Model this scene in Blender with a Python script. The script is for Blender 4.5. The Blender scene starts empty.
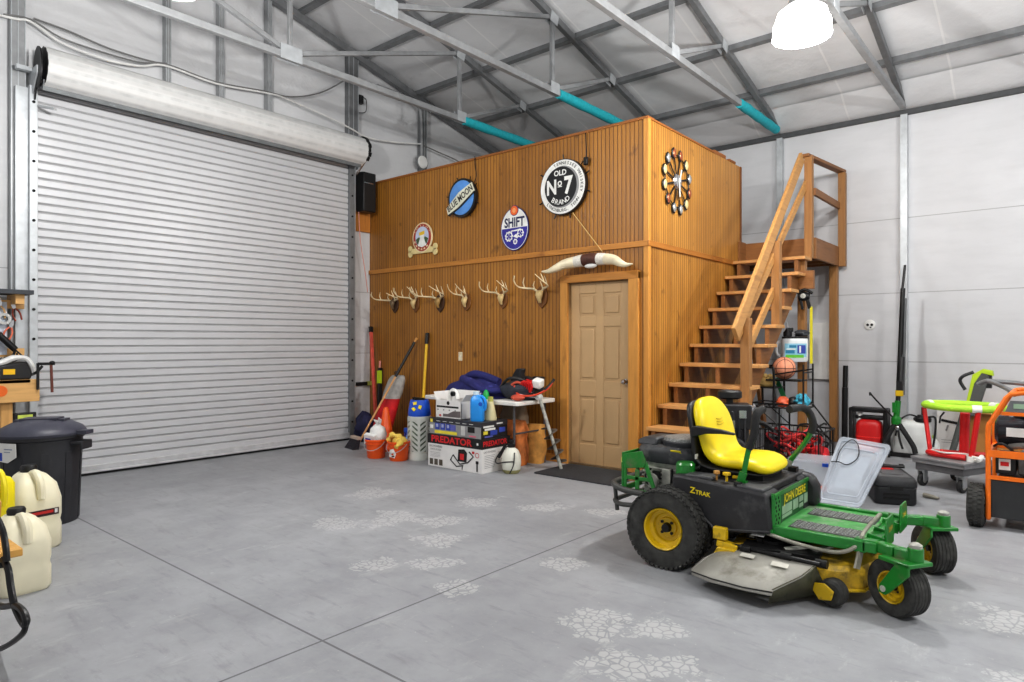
import bpy, bmesh, math, random
from mathutils import Matrix, Vector, Euler
random.seed(7)
PI = math.pi
C = bpy.context.scene.collection
R = math.radians

# ---------------------------------------------------------------- materials
MATS = {}
def s2l(c):
    return tuple(((x/255.0)/12.92 if x/255.0 <= 0.04045 else ((x/255.0+0.055)/1.055)**2.4) for x in c)
class NT:
    def __init__(s, name):
        s.m = bpy.data.materials.new(name); s.m.use_nodes = True
        s.t = s.m.node_tree; s.b = s.t.nodes['Principled BSDF']
    def n(s, typ, **kw):
        n = s.t.nodes.new(typ)
        for k, v in kw.items():
            if k.startswith('i_'):
                key = k[2:]; key = int(key) if key.isdigit() else key.replace('_', ' ')
                n.inputs[key].default_value = v
            else: setattr(n, k, v)
        return n
    def l(s, a, b): s.t.links.new(a, b)
    def math(s, op, a, b=None, c=None, clamp=False):
        n = s.t.nodes.new('ShaderNodeMath'); n.operation = op; n.use_clamp = clamp
        for i, x in enumerate((a, b, c)):
            if x is None: continue
            if isinstance(x, (int, float)): n.inputs[i].default_value = x
            else: s.l(x, n.inputs[i])
        return n.outputs[0]
    def ramp(s, fac, stops):
        r = s.t.nodes.new('ShaderNodeValToRGB'); e = r.color_ramp.elements
        while len(e) < len(stops): e.new(0.5)
        for q, (p, c) in zip(e, stops):
            q.position = p; q.color = (*c, 1) if len(c) == 3 else c
        s.l(fac, r.inputs[0]); return r.outputs[0]
    def mix(s, fac, a, b, mode='MIX'):
        n = s.t.nodes.new('ShaderNodeMix'); n.data_type = 'RGBA'; n.blend_type = mode
        for k, x in ((0, fac), (6, a), (7, b)):
            if isinstance(x, (int, float)): n.inputs[k].default_value = x
            elif isinstance(x, tuple): n.inputs[k].default_value = (*x, 1)
            else: s.l(x, n.inputs[k])
        return n.outputs[2]
    def coords(s, kind='Object'):
        tc = s.t.nodes.new('ShaderNodeTexCoord'); return tc.outputs[kind]
    def world(s):
        g = s.t.nodes.new('ShaderNodeNewGeometry'); return g.outputs['Position']
    def sep(s, v):
        x = s.t.nodes.new('ShaderNodeSeparateXYZ'); s.l(v, x.inputs[0]); return x.outputs
    def mapping(s, v, scale=(1, 1, 1), rot=(0, 0, 0), loc=(0, 0, 0)):
        m = s.t.nodes.new('ShaderNodeMapping'); s.l(v, m.inputs[0])
        m.inputs['Scale'].default_value = scale; m.inputs['Rotation'].default_value = rot; m.inputs['Location'].default_value = loc
        return m.outputs[0]
    def noise(s, v, scale, detail=4, rough=.55, out=0):
        n = s.n('ShaderNodeTexNoise'); n.inputs['Scale'].default_value = scale
        n.inputs['Detail'].default_value = detail; n.inputs['Roughness'].default_value = rough
        s.l(v, n.inputs['Vector']); return n.outputs[out]
    def bump(s, h, strength=.3, dist=.01):
        b = s.n('ShaderNodeBump'); b.inputs['Strength'].default_value = strength; b.inputs['Distance'].default_value = dist
        s.l(h, b.inputs['Height']); s.l(b.outputs[0], s.b.inputs['Normal'])

def M(name, rgb=None, rough=.5, metal=0.0, var=.08, vscale=9.0, bump=0, bscale=60, alpha=None, trans=0, emit=None, estr=0, coat=0, dirt=None, dirt_amt=.5, dscale=6):
    """plain painted / moulded surface with a little tone variation"""
    if name in MATS: return MATS[name]
    t = NT(name); c = s2l(rgb); v = t.coords('Object')
    fac = t.noise(v, vscale, 5)
    lo = tuple(max(0, x*(1-var*1.6)) for x in c); hi = tuple(min(1, x*(1+var*1.6)) for x in c)
    col = t.ramp(fac, [(.3, lo), (.7, hi)])
    if dirt:
        d = t.noise(v, dscale, 8, .65)
        m = t.ramp(d, [(.62-.3*dirt_amt, (0, 0, 0)), (.72-.1*dirt_amt, (1, 1, 1))])
        col = t.mix(m, col, s2l(dirt))
    t.l(col, t.b.inputs['Base Color'])
    t.b.inputs['Roughness'].default_value = rough; t.b.inputs['Metallic'].default_value = metal
    if coat: t.b.inputs['Coat Weight'].default_value = coat
    if trans: t.b.inputs['Transmission Weight'].default_value = trans
    if alpha is not None: t.b.inputs['Alpha'].default_value = alpha
    if emit:
        t.b.inputs['Emission Color'].default_value = (*s2l(emit), 1); t.b.inputs['Emission Strength'].default_value = estr
    if bump: t.bump(t.noise(v, bscale, 4), bump, .01)
    MATS[name] = t.m; return t.m

def wood(name, rgb, dark=None, axis='x', scale=1.0, rough=.55, knots=True, contrast=.35):
    """sawn lumber: grain stretched along one axis of the object"""
    if name in MATS: return MATS[name]
    t = NT(name); c = s2l(rgb); dk = s2l(dark) if dark else tuple(x*.5 for x in c)
    v = t.coords('Object')
    k = {'x': (1.2, 16, 16), 'y': (16, 1.2, 16), 'z': (16, 16, 1.2)}[axis]
    m = t.mapping(v, tuple(q*scale for q in k))
    g = t.noise(m, 2.2, 6, .6)
    col = t.ramp(g, [(.28, tuple(a*(1-contrast)+b*contrast for a, b in zip(c, dk))), (.5, c), (.75, tuple(min(1, x*1.12) for x in c))])
    if knots:
        k2 = {'x': (.9, 3.5, 3.5), 'y': (3.5, .9, 3.5), 'z': (3.5, 3.5, .9)}[axis]
        kn = t.noise(t.mapping(v, k2), 3.0, 3, .5)
        km = t.ramp(kn, [(.64, (0, 0, 0)), (.74, (1, 1, 1))])
        col = t.mix(t.math('MULTIPLY', km, .55), col, dk)
    t.l(col, t.b.inputs['Base Color']); t.b.inputs['Roughness'].default_value = rough
    t.bump(g, .15, .004)
    MATS[name] = t.m; return t.m

# ---------------------------------------------------------------- mesh builder
_glyphs = {}
class MB:
    def __init__(s): s.v = []; s.f = []; s.m = []; s.mats = []; s.cur = 0
    def use(s, mat):
        if mat not in s.mats: s.mats.append(mat)
        s.cur = s.mats.index(mat); return s
    def add(s, vs, fs, X=None):
        o = len(s.v)
        if X is not None: vs = [X @ Vector(p) for p in vs]
        s.v += [tuple(p) for p in vs]
        for f in fs: s.f.append([i+o for i in f]); s.m.append(s.cur)
        return s
    def hexa(s, p):
        return s.add(p, [(0,3,2,1),(4,5,6,7),(0,1,5,4),(1,2,6,5),(2,3,7,6),(3,0,4,7)])
    def box(s, c, d, rot=None, top=None):
        """centre, size; rot = euler or Matrix; top = (sx, sy) scale of the upper face"""
        x, y, z = d[0]/2, d[1]/2, d[2]/2; a, b = top or (1, 1)
        p = [(-x,-y,-z),(x,-y,-z),(x,y,-z),(-x,y,-z),(-x*a,-y*b,z),(x*a,-y*b,z),(x*a,y*b,z),(-x*a,y*b,z)]
        X = Matrix.Translation(c)
        if rot is not None: X = X @ (rot.to_4x4() if isinstance(rot, Matrix) else Euler(rot).to_matrix().to_4x4())
        return s.add(p, [(0,3,2,1),(4,5,6,7),(0,1,5,4),(1,2,6,5),(2,3,7,6),(3,0,4,7)], X)
    def b2(s, x0, x1, y0, y1, z0, z1):
        return s.box(((x0+x1)/2, (y0+y1)/2, (z0+z1)/2), (abs(x1-x0), abs(y1-y0), abs(z1-z0)))
    def beam(s, p, q, w, h, up=(0, 0, 1)):
        """rectangular bar from p to q: w across, h along 'up'"""
        p, q = Vector(p), Vector(q); d = (q-p); L = d.length; d.normalize(); u = Vector(up)
        x = d.cross(u)
        if x.length < 1e-4: x = d.cross(Vector((1, 0, 0)))
        x.normalize(); u2 = x.cross(d)
        X = Matrix((( x.x, d.x, u2.x, 0), (x.y, d.y, u2.y, 0), (x.z, d.z, u2.z, 0), (0, 0, 0, 1)))
        return s.box((p+q)/2, (w, L, h), X.to_3x3())
    def loft(s, rings, closed=True, caps=True, loop=False):
        n = len(rings[0]); vs = [p for r in rings for p in r]; fs = []
        m = len(rings)
        for i in range(m if loop else m-1):
            a, b = i*n, ((i+1) % m)*n
            for j in range(n if closed else n-1):
                k = (j+1) % n; fs.append((a+j, a+k, b+k, b+j))
        if caps and closed and not loop:
            fs.append(tuple(reversed(range(n)))); fs.append(tuple(range((m-1)*n, m*n)))
        return s.add(vs, fs)
    def tube(s, pts, r, n=8, closed=False, caps=True, sq=None):
        P = [Vector(p) for p in pts]; m = len(P)
        rs = r if isinstance(r, (list, tuple)) else [r]*m
        T = []
        for i in range(m):
            a = P[i-1] if (i > 0 or closed) else P[i]; b = P[(i+1) % m] if (i < m-1 or closed) else P[i]
            d = (b-a); T.append(d.normalized() if d.length > 1e-9 else Vector((0, 0, 1)))
        u = T[0].orthogonal().normalized(); rings = []
        for i in range(m):
            u = (u - T[i]*u.dot(T[i]));
            u = u.normalized() if u.length > 1e-6 else T[i].orthogonal().normalized()
            w = T[i].cross(u)
            rings.append([P[i] + (u*math.cos(2*PI*k/n)+w*math.sin(2*PI*k/n))*rs[i] for k in range(n)])
        return s.loft(rings, True, caps, closed)
    def cyl(s, p, q, r, r2=None, n=20):
        return s.tube([p, q], [r, r if r2 is None else r2], n)
    def lathe(s, prof, c=(0, 0, 0), axis='z', n=24, X=None, a0=0, a1=2*PI, caps=False):
        full = abs(a1-a0-2*PI) < 1e-6; rings = []
        for r, h in prof:
            ring = []
            for k in range(n if full else n+1):
                a = a0+(a1-a0)*k/n; x, y = r*math.cos(a), r*math.sin(a)
                p = {'z': (x, y, h), 'x': (h, x, y), 'y': (y, h, x)}[axis]
                ring.append(Vector(p)+Vector(c))
            rings.append(ring)
        if X is not None: rings = [[X @ p for p in r] for r in rings]
        return s.loft(rings, full, caps)
    def prism(s, poly, h0, h1, plane='xz', X=None):
        f = {'xy': lambda a, b, h: (a, b, h), 'xz': lambda a, b, h: (a, h, b), 'yz': lambda a, b, h: (h, a, b)}[plane]
        n = len(poly); vs = [f(a, b, h0) for a, b in poly]+[f(a, b, h1) for a, b in poly]
        fs = [tuple(range(n)), tuple(reversed(range(n, 2*n)))]+[(i, i+n, (i+1) % n+n, (i+1) % n) for i in range(n)]
        return s.add(vs, fs, X)
    def ell(s, c, r, n=16, m=10, X=None, f=None):
        rr = r if isinstance(r, (tuple, list)) else (r, r, r); vs = []; fs = []
        for i in range(m+1):
            t = PI*i/m
            for k in range(n):
                a = 2*PI*k/n
                p = Vector((math.sin(t)*math.cos(a), math.sin(t)*math.sin(a), math.cos(t)))
                if f: p = Vector(f(p))
                vs.append(Vector((p.x*rr[0], p.y*rr[1], p.z*rr[2]))+Vector(c))
        for i in range(m):
            for k in range(n):
                fs.append((i*n+k, (i+1)*n+k, (i+1)*n+(k+1) % n, i*n+(k+1) % n))
        return s.add(vs, fs, X)
    def grid(s, fn, nu, nv):
        vs = [fn(i/nu, j/nv) for i in range(nu+1) for j in range(nv+1)]
        fs = [(i*(nv+1)+j, (i+1)*(nv+1)+j, (i+1)*(nv+1)+j+1, i*(nv+1)+j+1) for i in range(nu) for j in range(nv)]
        return s.add(vs, fs)
    def text(s, txt, size, X, align='CENTER', depth=.0012, bold=0.0, space=1.0):
        """lettering lying in the local xy plane of X, facing local +z"""
        key = (txt, align, bold, space)
        if key not in _glyphs:
            cu = bpy.data.curves.new('lettering', 'FONT'); cu.body = txt; cu.align_x = align; cu.align_y = 'CENTER'
            cu.size = 1; cu.offset = bold; cu.space_character = space; cu.resolution_u = 3
            ob = bpy.data.objects.new('lettering', cu); C.objects.link(ob)
            bpy.context.view_layer.update()
            me = bpy.data.meshes.new_from_object(ob.evaluated_get(bpy.context.evaluated_depsgraph_get()))
            _glyphs[key] = ([tuple(v.co) for v in me.vertices], [tuple(p.vertices) for p in me.polygons])
            bpy.data.objects.remove(ob); bpy.data.curves.remove(cu); bpy.data.meshes.remove(me)
        v, f = _glyphs[key]
        return s.add([(p[0]*size, p[1]*size, depth) for p in v], f, X)
    def ringtext(s, txt, size, rad, a0, step, X, depth=.002, bold=.01, inward=False):
        for i, ch in enumerate(txt):
            if ch == ' ': continue
            a = a0 - step*i if not inward else a0 + step*i
            rot = a-PI/2 if not inward else a+PI/2
            s.text(ch, size, X @ Matrix.Translation((rad*math.cos(a), rad*math.sin(a), 0)) @ Matrix.Rotation(rot, 4, 'Z'), depth=depth, bold=bold)
        return s

def obj(name, mb, parent=None, bevel=0, smooth=35, label=None, cat=None, group=None, kind=None, loc=None, rot=None, sub=0, solid=0):
    me = bpy.data.meshes.new(name); me.from_pydata(mb.v, [], mb.f)
    for m in mb.mats: me.materials.append(m)
    me.polygons.foreach_set('material_index', mb.m)
    me.validate()
    bm = bmesh.new(); bm.from_mesh(me); bmesh.ops.recalc_face_normals(bm, faces=bm.faces[:]); bm.to_mesh(me); bm.free(); me.update()
    if smooth:
        me.polygons.foreach_set('use_smooth', [True]*len(me.polygons))
        me.set_sharp_from_angle(angle=R(smooth))
    o = bpy.data.objects.new(name, me); C.objects.link(o)
    if parent is not None: o.parent = parent
    if loc is not None: o.location = loc
    if rot is not None: o.rotation_euler = rot
    if solid:
        q = o.modifiers.new('thickness', 'SOLIDIFY'); q.thickness = solid
    if sub:
        q = o.modifiers.new('subdivision', 'SUBSURF'); q.levels = sub; q.render_levels = sub
    if bevel:
        q = o.modifiers.new('bevel', 'BEVEL'); q.width = bevel; q.segments = 2; q.limit_method = 'ANGLE'; q.angle_limit = R(40); q.harden_normals = False
    tag(o, label, cat, group, kind); return o
def tag(o, label=None, cat=None, group=None, kind=None):
    for k, v in (('label', label), ('category', cat), ('group', group), ('kind', kind)):
        if v: o[k] = v
    return o
def thing(name, label, cat, loc=(0, 0, 0), rot=0, group=None, kind=None):
    o = bpy.data.objects.new(name, None); C.objects.link(o); o.empty_display_size = .1
    o.location = loc; o.rotation_euler = (0, 0, rot) if isinstance(rot, (int, float)) else rot
    tag(o, label, cat, group, kind); return o
def copy_tree(o, loc=None, rot=None, label=None, group=None, parent=None):
    c = o.copy(); C.objects.link(c)
    if parent is not None: c.parent = parent; c.matrix_parent_inverse = o.matrix_parent_inverse
    if loc is not None: c.location = loc
    if rot is not None: c.rotation_euler = (0, 0, rot) if isinstance(rot, (int, float)) else rot
    if label: c['label'] = label
    if group: c['group'] = group
    for ch in list(o.children): copy_tree(ch, parent=c)
    return c
def spline(pts, k=6):
    """Catmull-Rom through the points"""
    P = [Vector(p) for p in pts]; out = []
    for i in range(len(P)-1):
        a = P[max(i-1, 0)]; b = P[i]; c = P[i+1]; d = P[min(i+2, len(P)-1)]
        for j in range(k):
            t = j/k
            out.append(.5*((2*b)+(c-a)*t+(2*a-5*b+4*c-d)*t*t+(3*b-a-3*c+d)*t**3))
    out.append(P[-1]); return out
def rrect(w, h, r, n=4, cx=0, cy=0):
    out = []
    for (sx, sy, a0) in ((1, 1, 0), (-1, 1, PI/2), (-1, -1, PI), (1, -1, 1.5*PI)):
        for i in range(n+1):
            a = a0+PI/2*i/n
            out.append((cx+sx*(w/2-r)+r*math.cos(a), cy+sy*(h/2-r)+r*math.sin(a)))
    return out
def ellipse(a, b, n=32, cx=0, cy=0): return [(cx+a*math.cos(2*PI*i/n), cy+b*math.sin(2*PI*i/n)) for i in range(n)]
FRONT = (PI/2, 0, 0)         # local xy plane turned to face -Y
SIDE = (PI/2, 0, PI/2)       # local xy plane turned to face +X
# ================================================================ SETTING
YB, XW, H, RY = 10.05, -7.95, 4.47, 3.93      # back wall, door wall, chord height, ridge
PITCH = .25
STEEL = M('galvanized_steel', (158, 160, 162), .45, .25, .07, 10)
STEEL_D = M('dark_galvanized_steel', (124, 126, 128), .5, .25, .08, 10)
STEEL_L = M('bright_galvanized_steel', (190, 194, 197), .4, .3, .07, 10)
BLACK = M('black_plastic', (22, 22, 24), .45, 0, .15)
BLACKM = M('black_metal', (24, 24, 25), .4, .3, .1)
RUBBER = M('black_rubber', (34, 34, 35), .75, 0, .2, 20, bump=.2)
WHITE = M('white_plastic', (232, 232, 230), .35, 0, .03)
CHROME = M('chrome', (210, 210, 212), .15, 1.0, .02)
DARKHOLE = M('dark_hole', (14, 14, 14), .9, 0, .05)

def mat_floor():
    t = NT('painted_concrete'); w = t.world(); x, y, z = t.sep(w)
    big = t.noise(w, .55, 5, .6); fine = t.noise(w, 9, 8, .7); mid = t.noise(w, 2.6, 6, .65)
    col = t.ramp(big, [(.3, s2l((150, 152, 156))), (.7, s2l((168, 170, 174)))])
    col = t.mix(t.ramp(mid, [(.38, (.0, .0, .0)), (.72, (.8, .8, .8))]), col, s2l((138, 140, 144)))
    col = t.mix(t.ramp(fine, [(.55, (0, 0, 0)), (.8, (.45, .45, .45))]), col, s2l((126, 128, 132)))
    # dusty foot and tyre marks
    st = t.noise(t.mapping(w, (1.2, 5, 1), (0, 0, R(25))), 3, 8, .7)
    col = t.mix(t.ramp(st, [(.54, (0, 0, 0)), (.7, (.55, .55, .55))]), col, s2l((128, 129, 132)))
    st2 = t.noise(t.mapping(w, (3, 1, 1), (0, 0, R(-20))), 1.8, 8, .72)
    col = t.mix(t.ramp(st2, [(.58, (0, 0, 0)), (.7, (.5, .5, .5))]), col, s2l((186, 187, 188)))
    # cracked patches where the paint has peeled off
    mask = None
    for (px, py, r) in [(-4.05,3.35,.35),(-3.7,3.55,.3),(-4.3,3.0,.28),(-3.4,3.2,.3),(-3.05,2.85,.26),(-2.62,2.62,.22),(-3.3,2.6,.22),(-1.75,2.75,.3),(-1.52,2.92,.2),(-1.5,2.45,.26),(-1.02,2.45,.24),(-.82,2.25,.2),(-1.05,2.05,.2),(-3.4,4.4,.3),(-2.9,4.6,.25),(-3.9,4.2,.3),(-.2,4.1,.35),(-.1,3.4,.3),(-.45,3.0,.2),(-1.3,2.62,.2),(-.7,2.45,.2),(-4.9,3.8,.4),(-2.4,3.4,.25)]:
        dx = t.math('SUBTRACT', x, px); dy = t.math('SUBTRACT', y, py)
        d = t.math('SQRT', t.math('ADD', t.math('MULTIPLY', dx, dx), t.math('MULTIPLY', dy, dy)))
        k = t.math('SUBTRACT', 1.0, t.math('DIVIDE', d, r), clamp=True)
        mask = k if mask is None else t.math('MAXIMUM', mask, k)
    wob = t.noise(w, 5, 5, .7)
    mask = t.ramp(t.math('ADD', mask, t.math('MULTIPLY', t.math('SUBTRACT', wob, .5), 2.2)), [(.42, (0, 0, 0)), (.5, (1, 1, 1))])
    vor = t.n('ShaderNodeTexVoronoi'); vor.feature = 'DISTANCE_TO_EDGE'; vor.inputs['Scale'].default_value = 21
    t.l(w, vor.inputs['Vector'])
    flake = t.ramp(vor.outputs[0], [(.05, (0, 0, 0)), (.1, (1, 1, 1))])
    m2 = t.math('MULTIPLY', t.math('MULTIPLY', mask, flake), .5)
    col = t.mix(m2, col, s2l((200, 201, 200)))
    sp = t.noise(w, 38, 3, .6)
    col = t.mix(t.ramp(sp, [(.68, (0, 0, 0)), (.72, (.4, .4, .4))]), col, s2l((196, 197, 196)))
    # saw-cut joints
    j = None
    for a, c0 in ((x, -2.65), (y, 1.782), (y, 7.2), (x, 1.2)):
        d = t.math('ABSOLUTE', t.math('SUBTRACT', a, c0)); q = t.math('LESS_THAN', d, .006)
        j = q if j is None else t.math('MAXIMUM', j, q)
    col = t.mix(t.math('MULTIPLY', j, .75), col, s2l((80, 81, 83)))
    t.l(col, t.b.inputs['Base Color']); t.b.inputs['Roughness'].default_value = .55
    t.b.inputs['Specular IOR Level'].default_value = .3
    t.bump(t.noise(w, 30, 6, .7), .06, .01); return t.m

def mat_insul(name, rgb, seams=(), wr=.25, axis='z', seamcol=(150, 151, 153)):
    t = NT(name); w = t.world(); xyz = t.sep(w)
    n = t.noise(w, .8, 4, .55); n2 = t.noise(t.mapping(w, (1, 1, 4)), 1.6, 5, .6)
    c = s2l(rgb)
    col = t.ramp(n, [(.3, tuple(q*.9 for q in c)), (.7, c)])
    col = t.mix(t.ramp(n2, [(.45, (0, 0, 0)), (.75, (.3, .3, .3))]), col, tuple(q*.72 for q in c))
    j = None
    for ax, pos, wd in seams:
        d = t.math('ABSOLUTE', t.math('SUBTRACT', xyz['xyz'.index(ax)], pos)); q = t.math('LESS_THAN', d, wd)
        j = q if j is None else t.math('MAXIMUM', j, q)
    if j is not None: col = t.mix(t.math('MULTIPLY', j, .75), col, s2l(seamcol))
    t.l(col, t.b.inputs['Base Color']); t.b.inputs['Roughness'].default_value = .5
    t.bump(t.noise(t.mapping(w, (1, 1, 1.0)), 2.2, 5, .6), wr, .06); return t.m

def mat_bead(name, rgb, dark, axis):
    t = NT(name); w = t.world(); xyz = t.sep(w); a = xyz['xyz'.index(axis)]
    def fr(p): return t.math('FRACT', t.math('ADD', t.math('DIVIDE', a, p), 40.0))
    f = fr(.0508); g = t.math('ABSOLUTE', t.math('SUBTRACT', f, .5))
    groove = t.ramp(g, [(.33, (0, 0, 0)), (.45, (1, 1, 1))])
    board = t.math('FLOOR', t.math('DIVIDE', a, .1016))
    wn = t.n('ShaderNodeTexWhiteNoise'); wn.noise_dimensions = '1D'; t.l(board, wn.inputs['W'])
    grain = t.noise(t.mapping(w, (14, 14, .9)), 2.0, 6, .6)
    c = s2l(rgb); d = s2l(dark)
    col = t.ramp(grain, [(.25, tuple(x*.62+y*.38 for x, y in zip(c, d))), (.5, c), (.8, tuple(min(1, x*1.18) for x in c))])
    col = t.mix(t.math('MULTIPLY', wn.outputs[0], .28), col, d)
    cloud = t.noise(w, 1.1, 3, .5); col = t.mix(t.ramp(cloud, [(.4, (0, 0, 0)), (.75, (.45, .45, .45))]), col, d)
    kn = t.noise(t.mapping(w, (3.2, 3.2, 1.9)), 2.4, 3, .55)
    col = t.mix(t.ramp(kn, [(.63, (0, 0, 0)), (.76, (.75, .75, .75))]), col, tuple(x*.55 for x in d))
    col = t.mix(t.math('MULTIPLY', groove, .8), col, tuple(x*.55 for x in d))
    t.l(col, t.b.inputs['Base Color']); t.b.inputs['Roughness'].default_value = .42
    t.bump(t.math('SUBTRACT', 1.0, groove), .35, .004); return t.m

FLOOR = mat_floor()
obj('floor', MB().use(FLOOR).b2(XW-.05, 5, -2.3, YB+.05, -.15, 0), kind='structure', smooth=0)
INS_B = mat_insul('white_insulation_back', (214, 215, 218), [('z', 1.115, .006), ('z', 2.03, .005), ('z', 3.02, .005)], .1)
INS_L = mat_insul('white_insulation_left', (218, 219, 221), [('z', 1.213, .005), ('z', 2.105, .005)], .45)
INS_C = mat_insul('grey_white_roof_insulation', (222, 223, 225), [('x', -7.2+1.22*i, .012) for i in range(9)], .3, seamcol=(232, 232, 232))
zr = lambda y: H+.10+PITCH*((YB-y) if y > RY else (y-(2*RY-YB)))
mb = MB().use(INS_B); mb.b2(XW-.15, 5, YB, YB+.12, 0, H+.2); obj('wall_back', mb, kind='structure', smooth=0)
# door wall with the opening for the roller door
DY0, DY1, DZ = 1.96, 5.67, 3.87
lo = 2*RY-YB
mb = MB().use(INS_L)
mb.prism([(lo, 0), (DY0, 0), (DY0, DZ), (DY1, DZ), (DY1, 0), (YB, 0), (YB, zr(YB)), (RY, zr(RY)), (lo, zr(lo))], XW-.12, XW, 'yz')
obj('wall_left', mb, kind='structure', smooth=0)
mb = MB().use(INS_C)
mb.prism([(YB+.12, zr(YB)-.03), (RY, zr(RY)), (lo-.1, zr(lo)-.03), (lo-.1, zr(lo)+.1), (RY, zr(RY)+.13), (YB+.12, zr(YB)+.1)], XW-.12, 5, 'yz')
obj('ceiling', mb, kind='structure', smooth=0)
# eave strip
obj('trim_1', MB().use(M('dark_eave_strip', (74, 76, 78), .6)).b2(XW+.1, 5, YB-.06, YB-.005, H-.10, H-.035), kind='structure')
mb = MB().use(INS_C)
prof_ = [(YB-.005, H-.035), (YB-.06, H-.03), (YB-.16, H+.01), (YB-.30, H+.075), (YB-.50, zr(YB-.50)-.02)]
n = len(prof_); mb.add([(XW, y, z) for y, z in prof_]+[(5, y, z) for y, z in prof_], [(i, i+1, n+i+1, n+i) for i in range(n-1)])
obj('trim_8', mb, kind='structure', smooth=60)

# roof purlins
for i, (y, word) in enumerate([(9.06, 'lowest purlin, just above the back wall'), (8.04, 'second purlin up from the back wall'), (7.0, 'third purlin up from the back wall'), (5.97, 'fourth purlin up from the back wall'), (4.95, 'highest purlin in view, next to the ridge')]):
    z = zr(y)-.055
    mb = MB().use(STEEL_D)
    X = Matrix.Translation((0, y, z)) @ Matrix.Rotation(-math.atan(PITCH), 4, 'X')
    sec = [(-.034, -.04), (.034, -.04), (.034, -.026), (.014, -.026), (.014, .05), (-.014, .05), (-.014, -.026), (-.034, -.026)]
    mb.prism(sec, XW+.02, 4.9, 'yz', X)
    obj('roof_purlin', mb, label='grey steel roof rail along the ceiling, '+word, cat='roof beam', group='steel purlins under the roof', smooth=0)

# steel trusses, flat bottom chord and pitched top chord
def make_truss():
    t = thing('steel_truss', '', 'roof truss', (0, 0, 0), group='steel roof trusses')
    zt = lambda y: H+PITCH*((YB-.0-y) if y > RY else (y-lo))
    mb = MB().use(STEEL); mb.beam((0, YB-.13, H-.01), (0, lo+.13, H-.01), .065, .075); obj('bottom_chord', mb, t, bevel=.006)
    mb = MB().use(STEEL_D); mb.beam((0, YB, zt(YB)+.02), (0, RY, zt(RY)+.02), .07, .085); mb.beam((0, RY, zt(RY)+.02), (0, lo, zt(lo)+.02), .07, .085)
    obj('top_chord', mb, t, bevel=.006)
    def web(p, q, nm='web_member'): obj(nm, MB().use(STEEL).beam(p, q, .045, .05), t, bevel=.004)
    web((0, RY, H), (0, RY, zt(RY)), 'king_post')
    for s in (1, -1):
        f = lambda y: y if s > 0 else 2*RY-y
        web((0, f(6.53), H), (0, f(6.53), zt(6.53)))
        web((0, f(6.62), H+.04), (0, f(7.88), zt(7.88)))
        web((0, f(6.48), zt(6.5)-.01), (0, f(4.0), H+.05))
    def plate(y, z, w, h, tilt=0):
        mb = MB().use(STEEL_L)
        for sx in (-.036, .036): mb.box((sx, y, z), (.006, w, h), (tilt, 0, 0))
        obj('gusset_plate', mb, t)
    plate(RY, H+.02, .26, .16); plate(6.55, H+.02, .17, .14); plate(2*RY-6.55, H+.02, .17, .14)
    plate(6.53, zt(6.53)-.01, .15, .13, -.24); plate(7.88, zt(7.88)-.01, .14, .12, -.24)
    return t
tr = make_truss()
TX = [-6.45, -4.855, -3.26, -1.665, -.07, 1.53]
TW = ['crossing the big roller door', 'ending over the left half of the wooden loft', 'ending above the staircase landing', 'rising to the right of the staircase', 'behind the camera side of the hall', 'farthest from the roller door']
for i, (x, w_) in enumerate(zip(TX, TW)):
    o = tr if i == 0 else copy_tree(tr)
    o.location.x = x; o['label'] = 'grey steel roof truss '+w_
# turquoise foam sleeves
FOAM = M('turquoise_foam', (34, 172, 184), .7, 0, .08, 20, bump=.15)
for x, y0, y1, w_ in ((-6.45, 6.62, 8.95, 'leftmost of the three, above the round blue sign'), (-4.855, 6.66, 9.0, 'middle one of three, ending at the loft corner'), (-3.26, 8.43, 9.82, 'rightmost of the three, above the staircase')):
    mb = MB().use(FOAM); n = 10
    pts = [(x, y0+(y1-y0)*i/n, H-.01) for i in range(n+1)]
    mb.tube(pts, [.062+.004*((i*37) % 3-1) for i in range(n+1)], 16)
    obj('foam_sleeve', mb, label='turquoise foam sleeve on a truss, '+w_, cat='foam pad', group='turquoise foam sleeves on the trusses')
# columns
def column(x, y, w, d, z1, label, name='steel_column', mat=STEEL_L):
    t = thing(name, label, 'column', (x, y, 0), group='steel wall columns')
    mb = MB().use(mat); k = .012
    mb.prism([(-w/2, -d/2), (w/2, -d/2), (w/2, d/2), (w*.28, d/2), (w*.28, -d/2+k), (-w*.28, -d/2+k), (-w*.28, d/2), (-w/2, d/2)], 0, z1, 'xy')
    obj('post', mb, t, smooth=0)
    obj('base_plate', MB().use(STEEL_D).box((0, 0, .006), (w+.05, d+.02, .012)), t)
    return t
column(-3.26, YB-.045, .08, .08, H-.1, 'grey steel column on the back wall, seen above the staircase rail')
column(-1.665, YB-.045, .08, .08, H-.1, 'grey steel column on the back wall, right of the staircase')
def gcol(y, w, z0, z1, label, mat=STEEL, d=.09):
    t = thing('steel_stud', label, 'wall stud', (XW+d/2+.004, y, 0), group='steel studs on the door wall')
    mb = MB().use(mat)
    mb.b2(-d/2, d/2, -w/2, w/2, z0, z1); obj('web', mb, t, smooth=0)
    mb = MB().use(STEEL_L)
    for s in (-1, 1): mb.b2(d/2-.004, d/2+.006, s*w/2-.008*(s > 0)-.0, s*w/2+.008*(s < 0), z0, z1)
    mb.b2(d/2, d/2+.004, -.004, .004, z0, z1)
    obj('flange', mb, t, smooth=0)
gcol(1.84, .12, 0, zr(1.9)-.1, 'wide grey steel stud left of the roller door', STEEL)
gcol(3.25, .06, DZ, zr(3.25)-.1, 'narrow grey stud above the roller door, leftmost of three')
gcol(3.87, .06, DZ, zr(3.87)-.1, 'narrow grey stud above the roller door, middle of three')
gcol(4.5, .06, DZ, zr(4.5)-.1, 'narrow grey stud above the roller door, rightmost of three')
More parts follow.
